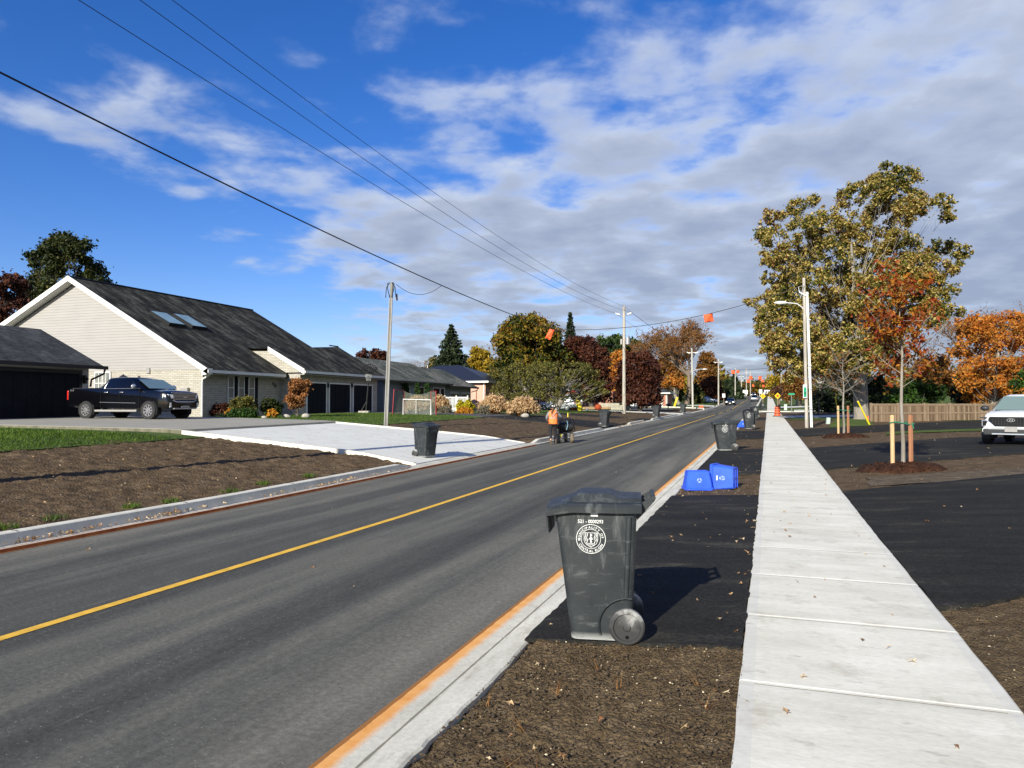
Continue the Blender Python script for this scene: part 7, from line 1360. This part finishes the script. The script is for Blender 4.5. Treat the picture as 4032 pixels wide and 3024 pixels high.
m = MB(); m.tube([(-.0, -.03, 1.53), (-.03, -.12, 1.46), (-.07, -.17, 1.36), (-.08, -.175, 1.22)], [.04, .045, .035, .012], 8); m.build('ponytail', M['hair'], w, smooth=60)
for s in (-1, 1): m = MB(); m.blob((s*.085, .08, 1.53), (.015, .025, .035), 8, 5); m.build('ear', M['skin'], w, smooth=60)
# face (turned away from the camera)
m = MB(); m.blob((0, .165, 1.51), (.014, .022, .02), 8, 5); m.build('nose', M['skin'], w, smooth=60); m = MB(); [m.blob((s*.032, .152, 1.535), (.012, .008, .008), 8, 5) for s in (-1, 1)]; m.build('eyes', M['dark'], w); m = MB(); m.blob((0, .152, 1.47), (.024, .008, .006), 8, 5); m.build('mouth', M['redp'], w)
# striping machine
Pm = G(2226, 1746); mc = empty('striping_machine', Pm+Vector((.0, .25, .0)), YAW+R(8), 'wheeled tack spraying machine with black tank pushed along the kerb by the worker', 'machine'); mc.scale = (1.18, 1.1, 1.08); M['dirtw'] = pm('muddy_tyre', (.16, .13, .09, 1), (.06, .05, .04, 1), 8)
def mw(x, y, r, wd):
    m = MB(); n = 22; m.rings([[(xx_, rr*math.cos(2*math.pi*k/n), rr*math.sin(2*math.pi*k/n)) for k in range(n)] for rr, xx_ in ((r*.45, -wd/2), (r*.9, -wd/2), (r, -wd*.3), (r, wd*.3), (r*.9, wd/2), (r*.45, wd/2))]); t = m.build('wheel', M['dirtw'], mc, smooth=40, loc=(x, y, r)); m = MB(); m.tube([(-wd*.55, 0, 0), (wd*.55, 0, 0)], r*.3, 10); m.build('hub', M['gutterm'], t)
mw(.18, -.05, .2, .12); mw(-.32, -.05, .2, .12); mw(.1, .75, .2, .12)
m = MB(); m.tube([(-.3, -.1, .42), (.15, -.1, .42), (.2, .8, .42), (-.2, .8, .42), (-.3, -.1, .42)], .025, 6); m.tube([(-.32, -.05, .2), (.18, -.05, .2)], .02, 6); m.tube([(0, -.1, .15), (0, -.1, .42)], .015, 5); m.tube([(.1, .75, .2), (.1, .7, .45)], .02, 5); m.build('frame', M['black'], mc)
m = MB(); m.tube([(-.28, .1, .66), (-.24, .12, .66), (.22, .12, .66), (.26, .1, .66)], [.12, .2, .2, .12], 14); m.build('tank', M['black'], mc, smooth=40); m = MB(); m.box((-.22, .35, .44), (.12, .7, .72)); m.build('engine', M['plast'], mc, bevel=.03)
m = MB(); m.tube([(-.25, .1, .45), (-.28, -.12, .9), (-.1, -.22, 1.03), (.1, -.22, 1.03), (.1, -.05, .85)], .016, 6); m.build('handlebar', M['black'], mc); m = MB(); m.tube([(.05, -.1, .9), (.25, .1, .98), (.36, .2, .8), (.33, .15, .5), (.22, .1, .4)], .018, 6); m.build('hose', M['black'], mc)
m = MB(); m.blob((-.27, -.2, .33), (.05, .04, .06), 8, 5, .2); m.build('yellow_valve', M['yel'], mc); m = MB(); m.tube([(-.02, -.15, .92), (.02, -.12, .75), (-.03, -.1, .55)], .022, 5); m.build('cable_bundle', pm('blue_grey_cable', (.15, .25, .32, 1)), mc)
# ================================================================ loose ground cover
def leaf_shape(n=10):
    pts = []
    for k in range(n): a = 2*math.pi*k/n; r = 1. if k % 2 == 0 else .5; r *= (1.15 if k == 0 else 1.); pts.append((r*math.cos(a), r*math.sin(a)*.8, .16*r*r*(1 if k % 4 else -.6)))
    return np.array(pts+[(0, 0, -.04)])
def fallen(name, pos, size, mat, label, seed, flatness=.25, shape=None, dz=.004):
    rs = np.random.RandomState(seed); S = leaf_shape() if shape is None else shape; n = len(S)-1; V = []; Fc = []
    tri = np.array([(k, (k+1) % n, n) for k in range(n)])
    for i, (x, y, z) in enumerate(pos):
        s = size*rs.uniform(.5, 1.25)*.5; a, b, c = rs.uniform(0, 6.28), rs.normal()*flatness, rs.normal()*flatness; Mx = np.array((Matrix.Rotation(a, 3, 'Z') @ Matrix.Rotation(b, 3, 'X') @ Matrix.Rotation(c, 3, 'Y'))); S2 = S.copy(); S2[:-1, :2] *= rs.uniform(.45, 1.25, (n, 1)); q = (S2*np.array([1, rs.uniform(.45, 1), rs.uniform(.8, 3.2)])*s) @ Mx.T; q[:, 2] -= q[:, 2].min(); V.append(q+np.array([x, y, z+dz])); Fc.append(tri+i*(n+1))
    o = npmesh(name, np.concatenate(V), np.concatenate(Fc), mat, k=3); tag(o, label, 'leaves', kind='stuff'); return o
LM['fall'] = leafmat('fallen_leaf_colours', ['#5a3a20', '#86603a', '#b0936a', '#cdb692', '#7a5030', '#a88860', '#dccdb0', '#9a7448'], .15, vs=3, clump=.2)
def gz(x, y):
    if -9.3 < x < -2.25: return prof(y)-.19
    if -.18 < x < 1.32: return prof(y)+.006
    if -18.5 < x < -9.7 and 19.5 < y < 29.5: return T(x, y)+.04
    return T(x, y)+.018
rs = np.random.RandomState(77); pos = []
def scat(n, x0, x1, y0, y1, pw=1.): 
    for _ in range(n): x = rs.uniform(x0, x1); y = y0+(y1-y0)*rs.rand()**pw; pos.append((x, y, gz(x, y)))
scat(70, -.15, 1.28, 3.2, 40, 1.2); scat(36, -1.7, -.2, 4.9, 13.5, 1); scat(60, -1.7, -.2, 13.5, 60, 1.3); scat(16, -1.7, -.2, 3, 4.9); scat(12, -.34, -.19, 3, 30); scat(60, 1.36, 9, 5, 14); scat(260, 1.4, 20, 12, 60, 1.3); scat(16, -8.5, -2.6, 4, 25)
n_near = len(pos); scat(130, -18, -9.8, 19.6, 29.4); scat(110, -17.2, -9.75, 5, 19, 1); scat(260, -20, -9.75, 30, 75, 1.2); scat(120, -28, -17.4, 3, 18.5); scat(200, -30, -17.4, 30, 60)
fallen('fallen_leaves', pos[:n_near], .066, LM['fall'], 'curled tan and brown fallen leaves on the sidewalk and verge', 3); fallen('fallen_leaves', pos[n_near:], .07, LM['fall'], 'tan fallen leaves across the far verge and driveway', 4)
pos = []
for c in list(rs.uniform(4.5, 19, 16))+list(rs.uniform(30, 60, 14)):
    for _ in range(18): y = c+rs.normal()*.42; x = -9.44+rs.uniform(-.05, .05); pos.append((x, y, prof(y)-.152+rs.uniform(0, .03)))
fallen('gutter_leaves', pos, .08, LM['fall'], 'drifts of dead leaves lying in the left gutter', 6, .6)
# clods and pebbles in the near soil
OCTA = np.array([(1, 0, 0), (0, 1, 0), (-1, 0, 0), (0, -1, 0), (0, 0, 1), (0, 0, -1)], 'f'); OT = np.array([(0, 1, 4), (1, 2, 4), (2, 3, 4), (3, 0, 4), (1, 0, 5), (2, 1, 5), (3, 2, 5), (0, 3, 5)])
def lumps(name, regs, mat, label, seed, s0, s1, pw=2.5):
    rs = np.random.RandomState(seed); V = []; Fc = []; k = 0
    for n, x0, x1, y0, y1 in regs:
        for _ in range(n):
            x = rs.uniform(x0, x1); y = rs.uniform(y0, y1); s = s0+(s1-s0)*rs.rand()**pw; q = (OCTA+rs.normal(size=OCTA.shape)*.18)*s*np.array([1, rs.uniform(.7, 1.2), rs.uniform(.5, .8)]); q = q @ np.array(Matrix.Rotation(rs.uniform(0, 6), 3, 'Z')).T; V.append(q+np.array([x, y, T(x, y)+s*.15])); Fc.append(OT+6*k); k += 1
    o = npmesh(name, np.concatenate(V), np.concatenate(Fc), mat, k=3, smooth=False); tag(o, label, 'soil', kind='stuff')
M['peb'] = leafmat('pale_pebbles', ['#7a6a54', '#a89878', '#c8bca0', '#8a6a4a'], 0, vs=3); M['clod'] = pm('soil_clods', (.075, .052, .031, 1), (.045, .030, .018, 1), 20)
lumps('soil_clods', [(5200, -1.72, -.2, 2.6, YD1), (2600, 1.34, 5.0, 3.2, 7.4), (1500, -1.7, -.2, 13.6, 16.2), (4000, -17.2, -9.75, 5, 19.3), (1800, 1.4, 9, 14, 20)], M['clod'], 'dark crumbled soil clods on the bare verge', 5, .003, .013, 3)
lumps('pebbles', [(200, -1.72, -.2, 2.6, YD1), (520, 1.34, 5.0, 3.2, 7.4), (260, -1.7, -.2, 13.6, 16.2), (900, -17.2, -9.75, 5, 19.3), (900, 1.6, 12, 13, 21), (500, 1.6, 14, 30, 46)], M['peb'], 'pale pebbles scattered over the bare soil', 6, .003, .011)
# grass blades
def blades(name, regs, h, label, seed, mat, w=.006, lean=.5):
    rs = np.random.RandomState(seed); V = []
    for n, x0, x1, y0, y1 in regs:
        x = rs.uniform(x0, x1, n); y = rs.uniform(y0, y1, n); z = np.array([T(a, b) for a, b in zip(x, y)])+.01; a = rs.uniform(0, 6.28, n); hh = h*rs.uniform(.5, 1.3, n); b = np.stack([x, y, z], 1); s = np.stack([np.cos(a), np.sin(a), np.zeros(n)], 1)*w; t = b+np.stack([rs.normal(size=n)*lean*h, rs.normal(size=n)*lean*h, hh], 1); V.append(np.stack([b-s, b+s, t], 1).reshape(-1, 3))
    V = np.concatenate(V); o = npmesh(name, V, np.arange(len(V)).reshape(-1, 3), mat, k=3); tag(o, label, 'grass', kind='stuff')
LM['blade_g'] = leafmat('lawn_blades', ['#263a0a', '#38520f', '#4e6a18', '#6a7c24'], .35, vs=.7)
blades('grass', [(26000, -26, -17.25, 6, 18.3), (12000, -26, -17.3, 30, 44.2), (9000, -40, -17.5, 53, 80)], .07, 'short lawn grass blades on the left lawns', 4, LM['blade_g'], .012)
rs = np.random.RandomState(3); tf = [(int(rs.uniform(50, 110)), x-.12, x+.12, y-.16, y+.16) for x, y in [(-9.85+rs.uniform(-.12, .1), yy_) for yy_ in (6.6, 7.3, 8.1, 9.4, 10.2, 11.7, 12.9, 14.5)]]
blades('weeds', tf, .09, 'small green weeds behind the left kerb', 5, LM['blade_g'], .008, .6)
blades('weeds', [(6, x-.02, x+.02, y-.02, y+.02) for x, y in [(rs.uniform(-1.6, -.3), rs.uniform(3, 5)) for _ in range(9)]], .08, 'dry grass stalks in the near soil', 9, LM['blade'], .002, .7)
